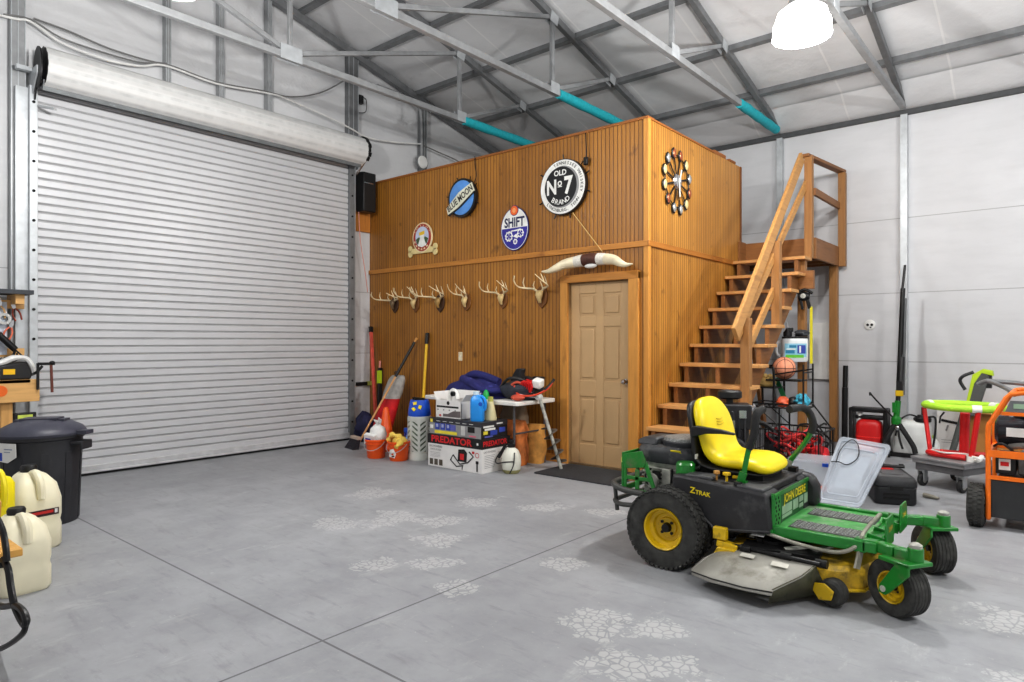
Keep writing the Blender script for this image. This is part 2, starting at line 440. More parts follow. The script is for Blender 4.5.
gcol(5.80, .17, DZ, zr(5.8)-.1, 'wide grey steel stud above the right end of the roller door', STEEL_D)
gcol(7.16, .12, 0, zr(7.16)-.1, 'grey steel stud with a round white disc, above the loft', STEEL_D)
# gable rafter
mb = MB().use(STEEL_D)
mb.beam((XW+.08, YB, H+.02), (XW+.08, RY, zr(RY)-.14), .09, .1); mb.beam((XW+.08, RY, zr(RY)-.14), (XW+.08, lo, H+.02), .09, .1)
obj('gable_rafter', mb, label='dark grey sloping steel rafter against the door wall, under the roof', cat='roof beam', smooth=0)

# ---------------------------------------------------------------- roller door
SLAT = M('white_door_slat', (202, 203, 206), .38, .1, .02, 3)
HOOD = M('white_roll_cover', (212, 212, 211), .4, 0, .02)
d = thing('door_1', 'large white ribbed roller door', '', (0, 0, 0), kind='structure')
prof = []; z = .1; P = .0832
while z < DZ-.02:
    prof += [(-7.785, z), (-7.785, z+.052), (-7.791, z+.058), (-7.797, z+.060), (-7.797, z+.071), (-7.791, z+.0765)]
    z += P
n = len(prof); mb = MB().use(SLAT)
mb.add([(x, DY0+.01, z) for x, z in prof]+[(x, DY1-.01, z) for x, z in prof], [(i, i+1, n+i+1, n+i) for i in range(n-1)])
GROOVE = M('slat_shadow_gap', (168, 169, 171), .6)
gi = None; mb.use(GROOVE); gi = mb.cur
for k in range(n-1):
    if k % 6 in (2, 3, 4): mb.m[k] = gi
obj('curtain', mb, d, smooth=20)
mb = MB().use(M('door_bottom_bar', (196, 197, 199), .4, .2)); mb.b2(-7.8, -7.75, DY0+.01, DY1-.01, .03, .1); mb.b2(-7.775, -7.72, DY0+.01, DY1-.01, .028, .045); obj('bottom_bar', mb, d, bevel=.004)
obj('rubber_seal', MB().use(RUBBER).b2(-7.795, -7.755, DY0+.01, DY1-.01, 0, .03), d)
for s, y0, y1 in ((-1, 1.905, 1.975), (1, 5.655, 5.745)):
    mb = MB().use(STEEL_L if s < 0 else STEEL_D)
    mb.b2(-7.9, -7.75, y0, y1, 0, DZ+.02)
    g = obj('guide_track', mb, d, bevel=.004)
    mb = MB().use(DARKHOLE)
    for i in range(13):
        mb.cyl((-7.752, (y0+y1)/2, .25+i*.29), (-7.742, (y0+y1)/2, .25+i*.29), .014, n=8)
    obj('bolt', mb, g)
    obj('jamb_plate', MB().use(STEEL_L).b2(-7.92, -7.8, y0-.1 if s < 0 else y1, y0 if s < 0 else y1+.05, 0, DZ), d)
# rolled curtain under its cover
cx, cz, rr = -7.64, 4.045, .2
ring = []
for k in range(0, 25):
    a = -PI*.5+PI*1.15*k/24; r_ = rr+(.004 if k % 3 else -.006)
    ring.append((cx+r_*math.cos(a), cz+r_*math.sin(a)))
n = len(ring); mb = MB().use(HOOD)
mb.add([(x, DY0+.02, z) for x, z in ring]+[(x, DY1+.08, z) for x, z in ring], [(i, i+1, n+i+1, n+i) for i in range(n-1)])
mb.use(M('roll_rib_line', (206, 207, 206), .5))
for k in range(0, n-1):
    if k % 3 == 0: mb.m[k] = mb.cur
mb.use(BLACKM); mb.add([(x, DY0+.02, z) for x, z in ring], [tuple(range(n))]); mb.add([(x, DY1+.08, z) for x, z in ring], [tuple(range(n))])
obj('curtain_roll', mb, d, smooth=30)
obj('roll_lip', MB().use(STEEL_D).b2(-7.8, -7.56, DY0+.01, DY1+.05, DZ-.005, DZ+.03), d, bevel=.004)
mb = MB().use(M('grey_lip_face', (112, 116, 118), .5, .2)); mb.beam((-7.575, DY0+.01, DZ-.005), (-7.575, DY1+.05, DZ-.005), .012, .10, (0.25, 0, 1)); obj('roll_lip_face', mb, d)
mb = MB().use(BLACKM)
mb.prism(ellipse(.13, .2, 20, cx, cz), DY0-.02, DY0-.008, 'xz'); mb.prism([(-7.8, 3.75), (-7.73, 3.75), (-7.6, 4.0), (-7.8, 4.0)], DY0-.02, DY0-.008, 'xz')
obj('end_bracket', mb, d)
mb = MB().use(STEEL_L); mb.prism([(-7.93, 3.7), (-7.8, 3.75), (-7.6, 3.98), (-7.6, 4.05), (-7.93, 4.05)], DY0-.035, DY0-.022, 'xz'); mb.b2(-7.8, -7.74, DY0-.16, DY0-.02, 4.02, 4.06); obj('end_bracket', mb, d)
mb = MB().use(BLACKM)
for k in range(9):
    a = -.6+2.4*k/8; mb.box((cx+rr*math.cos(a), DY1+.09+.012*(k % 2), cz+rr*math.sin(a)), (.045, .03, .06), (0, -a, 0))
obj('chain_wheel', mb, d)
mb = MB().use(CHROME)
mb.tube([(cx+.16, DY1+.1, cz-.1), (-7.74, DY1+.1, 3.75)], .008, 6); mb.tube([(cx+.12, DY1+.1, cz-.12), (-7.72, DY1+.06, 3.75)], .008, 6)
obj('brace_rod', mb, d)
mb = MB().use(STEEL_L); mb.beam((-7.74, DY0+.02, 3.7), (-7.6, DY0+.12, 3.66), .03, .02); obj('stop_tab', mb, d)
del d['label']
# thin strip of outdoors behind the door is closed by the curtain

# ---------------------------------------------------------------- wooden loft
YL, XL = 6.16, -3.345
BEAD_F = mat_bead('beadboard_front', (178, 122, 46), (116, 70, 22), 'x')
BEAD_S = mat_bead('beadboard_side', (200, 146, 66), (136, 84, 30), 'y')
TRIMW = wood('pine_trim', (188, 128, 54), (120, 66, 22), 'x')
TRIMY = wood('pine_trim_side', (176, 116, 46), (112, 62, 22), 'y')
TRIMZ = wood('pine_trim_upright', (204, 144, 66), (140, 84, 30), 'z')
LT = 3.70
# front wall has an opening for the door
mb = MB().use(BEAD_F)
mb.prism([(XW, 0), (-4.36, 0), (-4.36, 2.05), (-3.56, 2.05), (-3.56, 0), (XL, 0), (XL, LT), (XW, LT)], YL, YL+.11, 'xz')
obj('wall_loft_front', mb, kind='structure', smooth=0)
obj('wall_loft_side', MB().use(BEAD_S).b2(XL-.11, XL, YL+.112, 8.68, 0, LT), kind='structure', smooth=0)
obj('ceiling_loft', MB().use(M('dark_plywood', (120, 88, 52), .8)).b2(XW, XL-.11, YL+.11, 8.68, LT-.2, LT-.17), kind='structure')
obj('trim_2', MB().use(TRIMW).b2(XW, XL+.002, YL-.022, YL, 2.375, 2.435), kind='structure', bevel=.004)
obj('trim_3', MB().use(TRIMY).b2(XL, XL+.022, YL-.02, 8.42, 2.375, 2.435), kind='structure', bevel=.004)
mb = MB().use(TRIMZ); mb.b2(XL-.045, XL+.004, YL-.014, YL, 0, LT); mb.b2(XL, XL+.014, YL-.014, YL+.045, 0, LT); obj('trim_4', mb, kind='structure', bevel=.003)
mb = MB().use(wood('top_cap_wood', (150, 92, 38), (90, 50, 18), 'x')); mb.b2(XW, XL+.01, YL-.015, YL+.13, LT, LT+.028); obj('trim_5', mb, kind='structure', bevel=.003)
mb = MB().use(wood('top_cap_side', (150, 92, 38), (90, 50, 18), 'y')); mb.b2(XL-.13, XL+.012, YL+.13, 7.85, LT, LT+.022); mb.b2(XL-.13, XL+.0, 7.85, 8.2, LT, LT+.05); mb.b2(XL-.12, XL+.01, 8.3, 8.5, LT, LT+.03); obj('trim_6', mb, kind='structure', bevel=.003)
obj('trim_7', MB().use(wood('dark_edge', (120, 74, 34), None, 'z')).b2(XL-.11, XL+.012, 8.66, 8.70, 2.4, LT), kind='structure')
obj('baseboard_front', MB().use(TRIMW).b2(XW, -4.44, YL-.016, YL, 0, .09), kind='structure', bevel=.004)
obj('baseboard_front_right', MB().use(TRIMW).b2(-3.45, XL-.05, YL-.016, YL, 0, .09), kind='structure', bevel=.004)

# six-panel door
TAN = M('tan_door_paint', (198, 165, 122), .42, 0, .03, 3)
dr = thing('door_2', '', '', (-3.96, YL+.055, 0), kind='structure')
W2 = .385; mb = MB().use(TAN)
mb.b2(-W2, W2, -.0, .04, .01, 2.04)
st = .028
# stiles and rails stand proud of the recessed fields
cols = [(-W2, -W2+.115), (-.05, .05), (W2-.115, W2)]
for a, b in cols: mb.b2(a, b, -.012, .0, .01, 2.04)
rows = [(.01, .24), (.77, .95), (1.55, 1.67), (1.92, 2.04)]
for a, b in rows:
    for u0, u1 in ((-W2+.115, -.05), (.05, W2-.115)): mb.b2(u0, u1, -.012, .0, a, b)
for u0, u1 in ((-W2+.115, -.05), (.05, W2-.115)):
    for a, b in ((.24, .77), (.95, 1.55), (1.67, 1.92)):
        mb.box(((u0+u1)/2, -.005, (a+b)/2), (u1-u0-.06, .014, b-a-.06))
obj('panel', mb, dr, bevel=.006)
DJ = M('tan_jamb', (150, 120, 82), .5)
mb = MB().use(TRIMZ)
mb.b2(-.485, -.385, -.09, -.055, 0, 2.12); mb.b2(.40, .52, -.09, -.055, 0, 2.12)
obj('casing_side', mb, dr, bevel=.004)
obj('casing_head', MB().use(TRIMW).b2(-.485, .52, -.092, -.055, 2.045, 2.13), dr, bevel=.004)
mb = MB().use(DJ); mb.b2(-.40, -.386, -.055, .055, 0, 2.05); mb.b2(.386, .40, -.055, .055, 0, 2.05); mb.b2(-.4, .4, -.055, .055, 2.042, 2.05); obj('jamb', mb, dr)
obj('threshold', MB().use(M('threshold_metal', (120, 98, 70), .5, .3)).b2(-.39, .39, -.06, .05, 0, .02), dr)
mb = MB().use(CHROME)
mb.lathe([(0, -.075), (.018, -.074), (.028, -.062), (.03, -.05), (.022, -.036), (.012, -.03), (.012, -.016), (.03, -.014), (.032, -.008)], (.325, 0, .955), 'y', 18)
obj('door_knob', mb, dr)

# ---------------------------------------------------------------- staircase with landing
TREADW = wood('stair_tread_pine', (204, 154, 96), (146, 98, 52), 'x')
STRW = wood('stair_stringer', (140, 94, 50), (74, 46, 24), 'y', knots=False)
POSTW = wood('stair_post', (160, 114, 64), (98, 64, 34), 'z')
BEAMW = wood('stair_beam', (146, 98, 52), (84, 52, 26), 'x')
BEAMY = wood('stair_beam_side', (138, 92, 50), (80, 50, 26), 'y')
RAILW = wood('stair_rail', (190, 142, 84), (136, 90, 46), 'y')
SX0, SX1 = -3.33, -2.47
st = thing('wooden_staircase', 'open-riser wooden staircase with landing and handrail beside the loft', 'staircase', (0, 0, 0))
ty = lambda k: 8.38-.2545*k
tz = lambda k: 2.42-.2125*k
for k in range(11):
    mb = MB().use(TREADW)
    mb.b2(SX0+(.16 if k == 10 else 0), SX1+.03, ty(k)-.0, ty(k)+.285, tz(k)-.038, tz(k))
    obj('tread', mb, st, bevel=.005)
def stringer(x0, x1, mat, deep=True):
    top = []; bot = []
    for k in range(11, -1, -1):
        yk, zk = 8.38-.2545*k+.02, 2.42-.2125*k-.038
        top += [(yk, zk-.2125 if k < 11 else 0), (yk, zk)]
    top = [(ty(11)+.3, 0)]+[p for p in top if p[1] > 0]
    top += [(8.72, 2.38), (8.72, 2.12 if deep else 2.28)]
    bot = [(ty(11)+(.62 if deep else .40), 0)]
    poly = top+bot
    return MB().use(mat).prism(poly, x0, x1, 'yz')
for x in (SX0+.05, (SX0+SX1)/2-.02, SX1-.10):
    obj('stringer', stringer(x, x+.045, STRW, x < SX1-.2), st, smooth=0)
# landing
mb = MB().use(BEAMW); mb.b2(SX0-.02, -2.43, 8.80, 8.84, 2.425, 2.69); obj('landing_fascia', mb, st, bevel=.004)
mb = MB().use(BEAMY); mb.b2(-2.47, -2.43, 8.842, 10.0, 2.425, 2.69); obj('landing_fascia', mb, st, bevel=.004)
mb = MB().use(BEAMY); mb.b2(XL-.6, -2.48, 8.842, 10.0, 2.64, 2.678)
for y in (9.15, 9.55, 9.9): mb.b2(XL-.6, -2.48, y, y+.04, 2.44, 2.64)
obj('landing_deck', mb, st)
mb = MB().use(BEAMY); mb.b2(XL+.001, XL+.03, 8.6, 8.80, 2.44, 2.70); obj('landing_ledger', mb, st)
# posts
def post(x, y, z0, z1, w=.09): obj('post', MB().use(POSTW).b2(x-w/2, x+w/2, y-w/2, y+w/2, z0, z1), st, bevel=.004)
PXX = -2.40
post(-2.485, 8.70, 2.42, 3.68); post(PXX, 9.93, 2.42, 3.71, .09); post(-2.50, 9.9, 0, 2.43, .10)
post(-2.49, 7.52, 1.55, 2.50); post(-2.49, 6.62, 0, 1.62)
post(-2.52, 8.55, 0, 2.39)
mb = MB().use(RAILW); mb.beam((-2.44, 6.20, 1.46), (-2.53, 8.56, 3.655), .04, .14, (0, -.7, .7)); obj('handrail', mb, st, bevel=.005)
mb = MB().use(RAILW); mb.beam((-2.52, 6.45, 1.42), (-2.52, 8.70, 3.36), .035, .09, (0, -.7, .7)); obj('lower_rail', mb, st, bevel=.004)
mb = MB().use(RAILW); mb.beam((-2.52, 6.64, 1.22), (-2.52, 7.5, 1.95), .035, .09, (0, -.7, .7)); obj('lower_rail', mb, st, bevel=.004)
mb = MB().use(BEAMY); mb.beam((-2.52, 8.64, 3.70), (-2.41, 9.98, 3.735), .10, .04); obj('landing_rail', mb, st, bevel=.004)
mb = MB().use(BEAMY); mb.b2(-2.455, -2.415, 8.74, 9.9, 3.21, 3.30); obj('landing_rail', mb, st, bevel=.004)
# cross blocking seen between the treads
mb = MB().use(STRW)
mb.beam((SX0+.1, 7.4, .05), (SX0+.1, 8.6, 2.0), .04, .09, (0, -.7, .7)); mb.beam((SX0+.4, 8.4, .3), (SX0+.4, 7.9, 1.7), .04, .09, (0, -.7, .7))
obj('brace', mb, st)
mb = MB().use(BEAMW); mb.b2(-2.62, -2.35, 8.4, 8.46, 2.02, 2.24); obj('bracket_block', mb, st)
# ================================================================ RIDE-ON MOWER
GREEN = M('green_paint', (24, 124, 40), .3, 0, .08, 8, coat=.3, dirt=(92, 110, 70), dirt_amt=.12)
YEL = M('yellow_paint', (214, 178, 20), .35, 0, .08, 9, dirt=(92, 80, 40), dirt_amt=.25, dscale=9)
YELD = M('dirty_yellow_deck', (206, 168, 36), .55, 0, .2, 9, dirt=(84, 72, 40), dirt_amt=.5, dscale=7)
SEATY = M('yellow_vinyl', (240, 216, 14), .38, 0, .03)
BODY = M('dusty_black_body', (40, 40, 43), .5, 0, .12, 8, dirt=(74, 74, 75), dirt_amt=.12)
ENGB = M('dusty_engine_cover', (44, 46, 50), .55, 0, .15, 8, dirt=(104, 104, 102), dirt_amt=.3)
TIRE = M('dusty_tyre', (56, 56, 54), .85, 0, .3, 22, bump=.2)
CHUTE = M('grey_chute_plastic', (166, 164, 156), .6, 0, .1, 6, dirt=(120, 117, 104), dirt_amt=.35, dscale=5)
CHUTED = M('grass_stained_chute', (84, 82, 62), .75, 0, .3, 12, dirt=(52, 54, 36), dirt_amt=.8, dscale=12)
GRIT = M('grey_grip_pad', (88, 89, 88), .8, 0, .2, 40)
LETY = M('yellow_lettering', (236, 214, 30), .4, 0, .02)
SILV = M('dirty_aluminium', (176, 176, 168), .45, .15, .3, 14)
mw = thing('riding_mower', 'green and yellow zero-turn ride-on mower with yellow seat on the concrete floor', 'lawn mower', (-1.93, 4.19, 0))
def wheel(parent, name, c, r, w, rimr, rotz=0, lugs=True, dish=.05):
    """axle along local y; outer face towards -y"""
    X = Matrix.Translation(c) @ Matrix.Rotation(rotz, 4, 'Z')
    h = w/2; mb = MB().use(TIRE)
    mb.lathe([(rimr, -h*.78), (rimr+.012, -h*.92), (rimr+(r-rimr)*.45, -h), (r*.93, -h*.93), (r*.975, -h*.72), (r*.985, 0), (r*.975, h*.72), (r*.93, h*.93), (rimr+(r-rimr)*.45, h), (rimr+.012, h*.92), (rimr, h*.78)], axis='y', n=48, X=X)
    if lugs:
        n = 44
        for k in range(n):
            for j, off in ((-3, 0), (-1, .5), (1, 0), (3, .5)):
                a = 2*PI*(k+off)/n
                y = j*w*.125; rr_ = r*(.985 if abs(j) == 1 else .965)
                L = X @ Matrix.Rotation(-a, 4, 'Y') @ Matrix.Translation((0, y, rr_)) @ Matrix.Rotation(.55*(1 if j % 4 == 1 else -1), 4, 'Z')
                s = MB(); s.box((0, 0, 0), (2*PI*r/n*.62, w*.21, r*.05)); mb.add(s.v, s.f, L)
            a = 2*PI*k/n
            for sg in (-1, 1):
                L = X @ Matrix.Rotation(-a, 4, 'Y') @ Matrix.Translation((0, sg*h*.93, r*.935)) @ Matrix.Rotation(sg*.7, 4, 'X')
                s = MB(); s.box((0, 0, 0), (2*PI*r/n*.5, w*.1, r*.03)); mb.add(s.v, s.f, L)
    else:
        for j in (-.66, -.33, 0, .33, .66):
            mb.lathe([(r*.96, j*h-.009), (r*1.0, j*h-.007), (r*1.0, j*h+.007), (r*.96, j*h+.008)], axis='y', n=48, X=X)
    t = obj(name, mb, parent, smooth=30)
    mb = MB().use(YEL)
    mb.lathe([(rimr*1.04, -h*.8), (rimr*1.0, -h*.9), (rimr*.93, -h*.85), (rimr*.88, -h*.5), (rimr*.72, -h*.45), (rimr*.66, -h*.3), (rimr*.5, -h*.28), (rimr*.46, -h*.36), (0, -h*.36)], axis='y', n=40, X=X)
    mb.lathe([(rimr*1.0, h*.8), (rimr*.9, h*.6), (0, h*.4)], axis='y', n=32, X=X)
    rm = obj('rim', mb, t, smooth=40)
    mb = MB().use(BLACKM); mb.lathe([(0, -h*.62), (rimr*.2, -h*.6), (rimr*.24, -h*.36)], axis='y', n=18, X=X)
    for k in range(4):
        a = PI/4+k*PI/2; q = X @ Vector((rimr*.36*math.cos(a), -h*.37, rimr*.36*math.sin(a)))
        q2 = X @ Vector((rimr*.36*math.cos(a), -h*.44, rimr*.36*math.sin(a))); mb.cyl(q, q2, rimr*.075, n=8)
    obj('hub', mb, t)
    return t
wheel(mw, 'rear_wheel', (.03, -.40, .24), .245, .25, .125)
wheel(mw, 'rear_wheel', (.03, .40, .24), .245, .25, .125, PI)
obj('rear_axle', MB().use(BLACKM).cyl((.03, -.3, .24), (.03, .3, .24), .06, n=16).b2(-.12, .18, -.2, .2, .18, .4), mw)
# casters
def caster(py, ang, px_=1.35):
    d = Vector((math.cos(ang), math.sin(ang), 0)); wc = Vector((px_, py, 0))-d*.10+Vector((0, 0, .145))
    side = Vector((math.sin(ang), -math.cos(ang), 0))         # outer side of the fork
    mb = MB().use(GREEN)
    mb.cyl((px_, py, .285), (px_, py, .37), .036, n=20)
    top = Vector((px_, py, .292))
    A = Matrix.Translation((px_, py, 0)) @ Matrix.Rotation(ang, 4, 'Z')
    mb.prism([(.045, -.1), (.045, .06), (-.075, .06), (-.13, .0), (-.13, -.1)], .285, .305, 'xy', A)
    mb.prism([(.045, .305), (-.02, .305), (-.125, .16), (-.13, .12), (-.09, .115), (-.06, .14), (.045, .25)], -.1, -.086, 'xz', A)
    t = obj('caster_fork', mb, mw, bevel=.004)
    mb = MB().use(SILV); mb.lathe([(.03, .37), (.03, .385), (.015, .395), (0, .395)], (px_, py, 0), n=18); obj('bearing_cap', mb, t)
    q = A @ Vector((-.1, -.105, .145)); q2 = A @ Vector((-.1, -.08, .145)); obj('axle_bolt', MB().use(SILV).cyl(q, q2, .016, n=10), t)
    wheel(mw, 'caster_wheel', wc, .145, .125, .078, ang, lugs=False)
caster(-.41, R(-32)); caster(.41, R(-52), 1.365)
# frame and foot platform
mb = MB().use(GREEN)
mb.b2(.60, 1.12, -.375, -.335, .285, .345); mb.b2(.60, 1.12, .335, .375, .285, .345)
mb.b2(1.10, 1.17, -.375, .375, .29, .345)
for s in (-1, 1):
    pts = [(1.06, s*.33), (1.17, s*.335), (1.26, s*.385), (1.35, s*.41)]
    for a, b in zip(pts, pts[1:]): mb.beam((*a, .325), (*b, .325), .055, .055)
obj('front_frame', mb, mw, bevel=.006)
FOOT = M('scuffed_green_platform', (70, 150, 76), .5, 0, .12, 10, dirt=(150, 156, 140), dirt_amt=.5, dscale=8)
obj('foot_platform', MB().use(FOOT).b2(.62, 1.12, -.335, .335, .315, .328), mw)
for y in (-.19, .17):
    mb = MB().use(GRIT); mb.b2(.70, 1.07, y-.085, y+.085, .328, .332)
    mb.use(M('dark_grip_ribs', (150, 152, 150), .8))
    for i in range(11):
        for j in range(5):
            cx_ = .72+i*.0335; cy_ = y-.065+j*.0325+(.016 if i % 2 else 0)
            if cy_ < y+.08: mb.lathe([(.0125, .331), (.0125, .336), (.008, .336), (.008, .331)], (cx_, cy_, 0), n=6)
    obj('grip_pad', mb, mw, smooth=0)
for y in (-.19, .19):
    mb = MB().use(GREEN)
    mb.prism([(y-.095, .30), (y+.095, .30), (y+.095, .42), (y+.07, .455), (y-.07, .455), (y-.095, .42)], 1.19, 1.2, 'yz')
    mb.beam((1.19, y-.08, .32), (1.10, y-.08, .34), .012, .06); mb.beam((1.19, y+.08, .32), (1.10, y+.08, .34), .012, .06)
    t = obj('foot_stop', mb, mw, bevel=.003)
    mb = MB().use(YELD).text('Z345R', .035, Matrix.Translation((1.2005, y, .39)) @ Euler(SIDE).to_matrix().to_4x4(), bold=.02); obj('lettering', mb, t, smooth=0)
RODM = M('grey_pedal_rod', (150, 148, 136), .5, .2, .2)
mb = MB().use(RODM)
mb.tube(spline([(.62, -.39, .30), (.80, -.40, .275), (.98, -.40, .27), (1.07, -.37, .31), (1.09, -.25, .37), (1.09, .05, .385), (1.08, .18, .37), (1.06, .2, .34)], 6), .011, 8)
mb.beam((1.08, -.385, .2), (1.10, -.33, .36), .012, .04)
obj('lift_pedal', mb, mw)
# body: near and far side panels with a wheel arch
def fender(s):
    y0, y1 = (-.40, -.20) if s < 0 else (.20, .40)
    arch = [(.035, .42), (.10, .405), (.17, .375), (.23, .33), (.28, .285), (.33, .262)]
    poly = [(.035, .56)]+[(.035, .43)]+arch[1:]+[(.645, .30), (.645, .33), (.625, .515), (.60, .525), (.3, .548), (.1, .563)]
    mb = MB().use(BODY); mb.prism(poly, y0, y1, 'xz')
    a = obj('body_panel', mb, mw, bevel=.018)
    mb = MB().use(BODY); yy = y0-.004 if s < 0 else y1+.004
    pts = [(.02, yy, .445), (.15, yy, .40), (.22, yy, .352), (.29, yy, .295), (.345, yy, .275), (.64, yy, .312)]
    mb.tube(spline(pts, 4), .010, 6); obj('edge_moulding', mb, a)
    return a
nf = fender(-1); ff = fender(1)
Xs = Matrix.Translation((.222, -.4015, .478)) @ Euler((PI/2, R(4), 0)).to_matrix().to_4x4()
mb = MB().use(LETY); mb.text('Z', .05, Xs @ Matrix.Translation((-.046, 0, 0)) @ Matrix.Shear('XZ', 4, (0, 0)), bold=.03); mb.text('TRAK', .037, Xs @ Matrix.Translation((.02, -.006, 0)), bold=.03)
obj('lettering', mb, nf, smooth=0)
mb = MB().use(BODY)
mb.b2(-.02, .62, -.2, .2, .40, .50); mb.b2(.05, .60, -.26, .26, .50, .545); obj('body_core', mb, mw, bevel=.01)
CONS = M('grey_console_top', (66, 67, 70), .5, 0, .15)
mb = MB().use(CONS)
mb.box((.52, -.31, .532), (.16, .15, .03), (0, .06, 0)); c_ = obj('console', mb, mw, bevel=.008)
obj('console', MB().use(CONS).box((.50, .31, .535), (.2, .15, .03), (0, .06, 0)), mw, bevel=.008); obj('side_tray', MB().use(CONS).box((.20, -.31, .56), (.18, .13, .02)), mw, bevel=.008)
mb = MB().use(YEL); mb.lathe([(.008, .55), (.008, .585), (.024, .588), (.024, .602), (0, .606)], (.36, -.33, 0), n=14); mb.box((.40, -.27, .57), (.05, .02, .014)); obj('choke_knob', mb, c_)
mb = MB().use(M('tan_knob', (176, 128, 64), .5)); mb.lathe([(.006, .55), (.006, .58), (.02, .59), (.018, .606), (0, .61)], (.30, -.335, 0), n=12); obj('height_knob', mb, c_)
mb = MB().use(BLACK); mb.box((.44, -.36, .552), (.04, .03, .02)); mb.box((.56, .27, .56), (.05, .05, .03)); obj('switch', mb, c_)
# riser behind the platform with lettering
RISG = M('dark_green_plate', (30, 84, 44), .45)
mb = MB().use(RISG); mb.b2(.626, .64, -.25, .33, .328, .50); rz = obj('riser_plate', mb, mw)
mb = MB().use(GREEN); mb.b2(.60, .652, -.395, -.25, .30, .325)
mb.prism([(-.37, .32), (-.25, .32), (-.25, .51), (-.35, .51)], .64, .65, 'yz'); mb.b2(.636, .646, -.37, .33, .493, .513); mb.beam((.645, -.36, .30), (.64, -.35, .52), .02, .02)
p_ = obj('perforated_bracket', mb, mw)
mb = MB().use(DARKHOLE)
for i in range(7):
    for j in range(2): mb.cyl((.6485, -.335+j*.045+.012*(i % 2), .345+i*.024), (.6512, -.335+j*.045+.012*(i % 2), .345+i*.024), .009, n=8)
obj('hole', mb, p_)
XR = Matrix.Translation((.6412, .04, .455)) @ Euler(SIDE).to_matrix().to_4x4()
mb = MB().use(LETY).text('JOHN DEERE', .072, XR, bold=.02); obj('lettering', mb, rz, smooth=0)
mb = MB().use(M('pale_decal', (150, 176, 150), .5))
for i, (a, b, z0, z1) in enumerate([(-.2, -.02, .37, .42), (-.2, -.02, .345, .365), (.0, .1, .36, .42), (.12, .2, .385, .42), (.12, .2, .35, .375), (.22, .29, .35, .42)]): mb.b2(.6405, .6418, a, b, z0, z1)
obj('decal', mb, rz, smooth=0)
mb = MB().use(BODY); mb.prism([(.56, .33), (.70, .33), (.70, .46), (.66, .53), (.56, .54)], .30, .40, 'xz'); obj('console_end', mb, mw, bevel=.03)
# seat
def seatring(x, z, nx, nz, w, t, n=20, ex=3.2):
    out = []
    for k in range(n):
        a = 2*PI*k/n; c, s = math.cos(a), math.sin(a)
        u = math.copysign(abs(c)**(2/ex), c)*w; v = math.copysign(abs(s)**(2/ex), s)*t
        out.append(Vector((x+nx*v, u, z+nz*v)))
    return out
def seatloft(st, m):
    rings = []
    for i, (x, z, w, t) in enumerate(st):
        a = st[max(i-1, 0)]; b = st[min(i+1, len(st)-1)]
        dx, dz = b[0]-a[0], b[1]-a[1]; L = math.hypot(dx, dz)
        rings.append(seatring(x, z, -dz/L, dx/L, w, t))
    return MB().use(m).loft(rings)
st_ = [(.56, .588, .12, .012), (.55, .603, .19, .03), (.52, .620, .228, .042), (.46, .643, .245, .046), (.38, .64, .245, .045), (.28, .635, .235, .045), (.225, .65, .228, .05), (.19, .69, .232, .05), (.172, .74, .236, .048), (.16, .80, .245, .045), (.142, .86, .244, .045), (.12, .92, .23, .045), (.095, .975, .185, .042), (.078, 1.008, .13, .03), (.072, 1.018, .07, .012)]
s0 = obj('seat', seatloft(st_, SEATY), mw, smooth=80, sub=1)
sh = [(.56, .575, .2, .015), (.42, .59, .235, .02), (.26, .585, .235, .02), (.13, .60, .235, .025), (.10, .67, .24, .03), (.10, .76, .24, .03), (.085, .85, .24, .03), (.062, .93, .225, .03), (.042, .985, .19, .028), (.034, 1.0, .12, .012)]
obj('seat_shell', seatloft(sh, BLACK), s0, smooth=80, sub=1)
mb = MB().use(BLACK)
mb.loft([[(x, y-.262, z) for y, z in ((-w_, z0-h_), (w_, z0-h_), (w_, z0+h_), (-w_, z0+h_))] for x, z0, w_, h_ in ((.105, .815, .012, .035), (.14, .825, .018, .033), (.2, .834, .022, .02), (.30, .834, .022, .012), (.385, .826, .012, .006))])
obj('armrest', mb, s0, bevel=.006, sub=0)
mb = MB().use(BLACKM); mb.b2(.12, .52, -.17, .17, .545, .585); obj('seat_mount', mb, s0)
mb = MB().use(M('seat_crease', (206, 182, 10), .5))
for z_ in (.855, .872, .889): mb.tube(spline([(.193-(z_-.855)*.3, -.07+.2*(z_-.855), z_), (.196-(z_-.855)*.3, -.02, z_-.006), (.193-(z_-.855)*.3, .03, z_)], 4), .003, 5)
obj('stitch_crease', mb, s0)
# steering levers
def lever(s, low, grip, tilt):
    mb = MB().use(GREEN)
    P = spline(low, 4); mb.tube(P, .016, 8); mb.beam(low[0], (low[0][0], low[0][1], .50), .03, .05, (1, 0, 0)); mb.b2(low[0][0]-.03, low[0][0]+.03, low[0][1]-.02, low[0][1]+.02, .50, .56)
    t = obj('control_lever', mb, mw)
    mb = MB().use(SILV if s > 0 else GREEN); mb.box((low[0][0]+.0, low[0][1]-.015, .56), (.045, .012, .11), (0, .3, 0)); obj('lever_plate', mb, t)
    obj('foam_grip', MB().use(RUBBER).tube(spline(grip, 6), .024, 12), t)
lever(-1, [(.44, -.30, .53), (.455, -.30, .62), (.47, -.30, .70), (.485, -.30, .765)], [(.48, -.30, .755), (.512, -.30, .84), (.52, -.298, .92), (.525, -.28, .965), (.535, -.22, .985)], 0)
lever(1, [(.51, .30, .53), (.535, .30, .61), (.60, .30, .70), (.645, .30, .77), (.66, .30, .81)], [(.66, .30, .80), (.672, .30, .85), (.665, .295, .90), (.645, .275, .945), (.625, .20, .968), (.60, .06, .965)], 0)
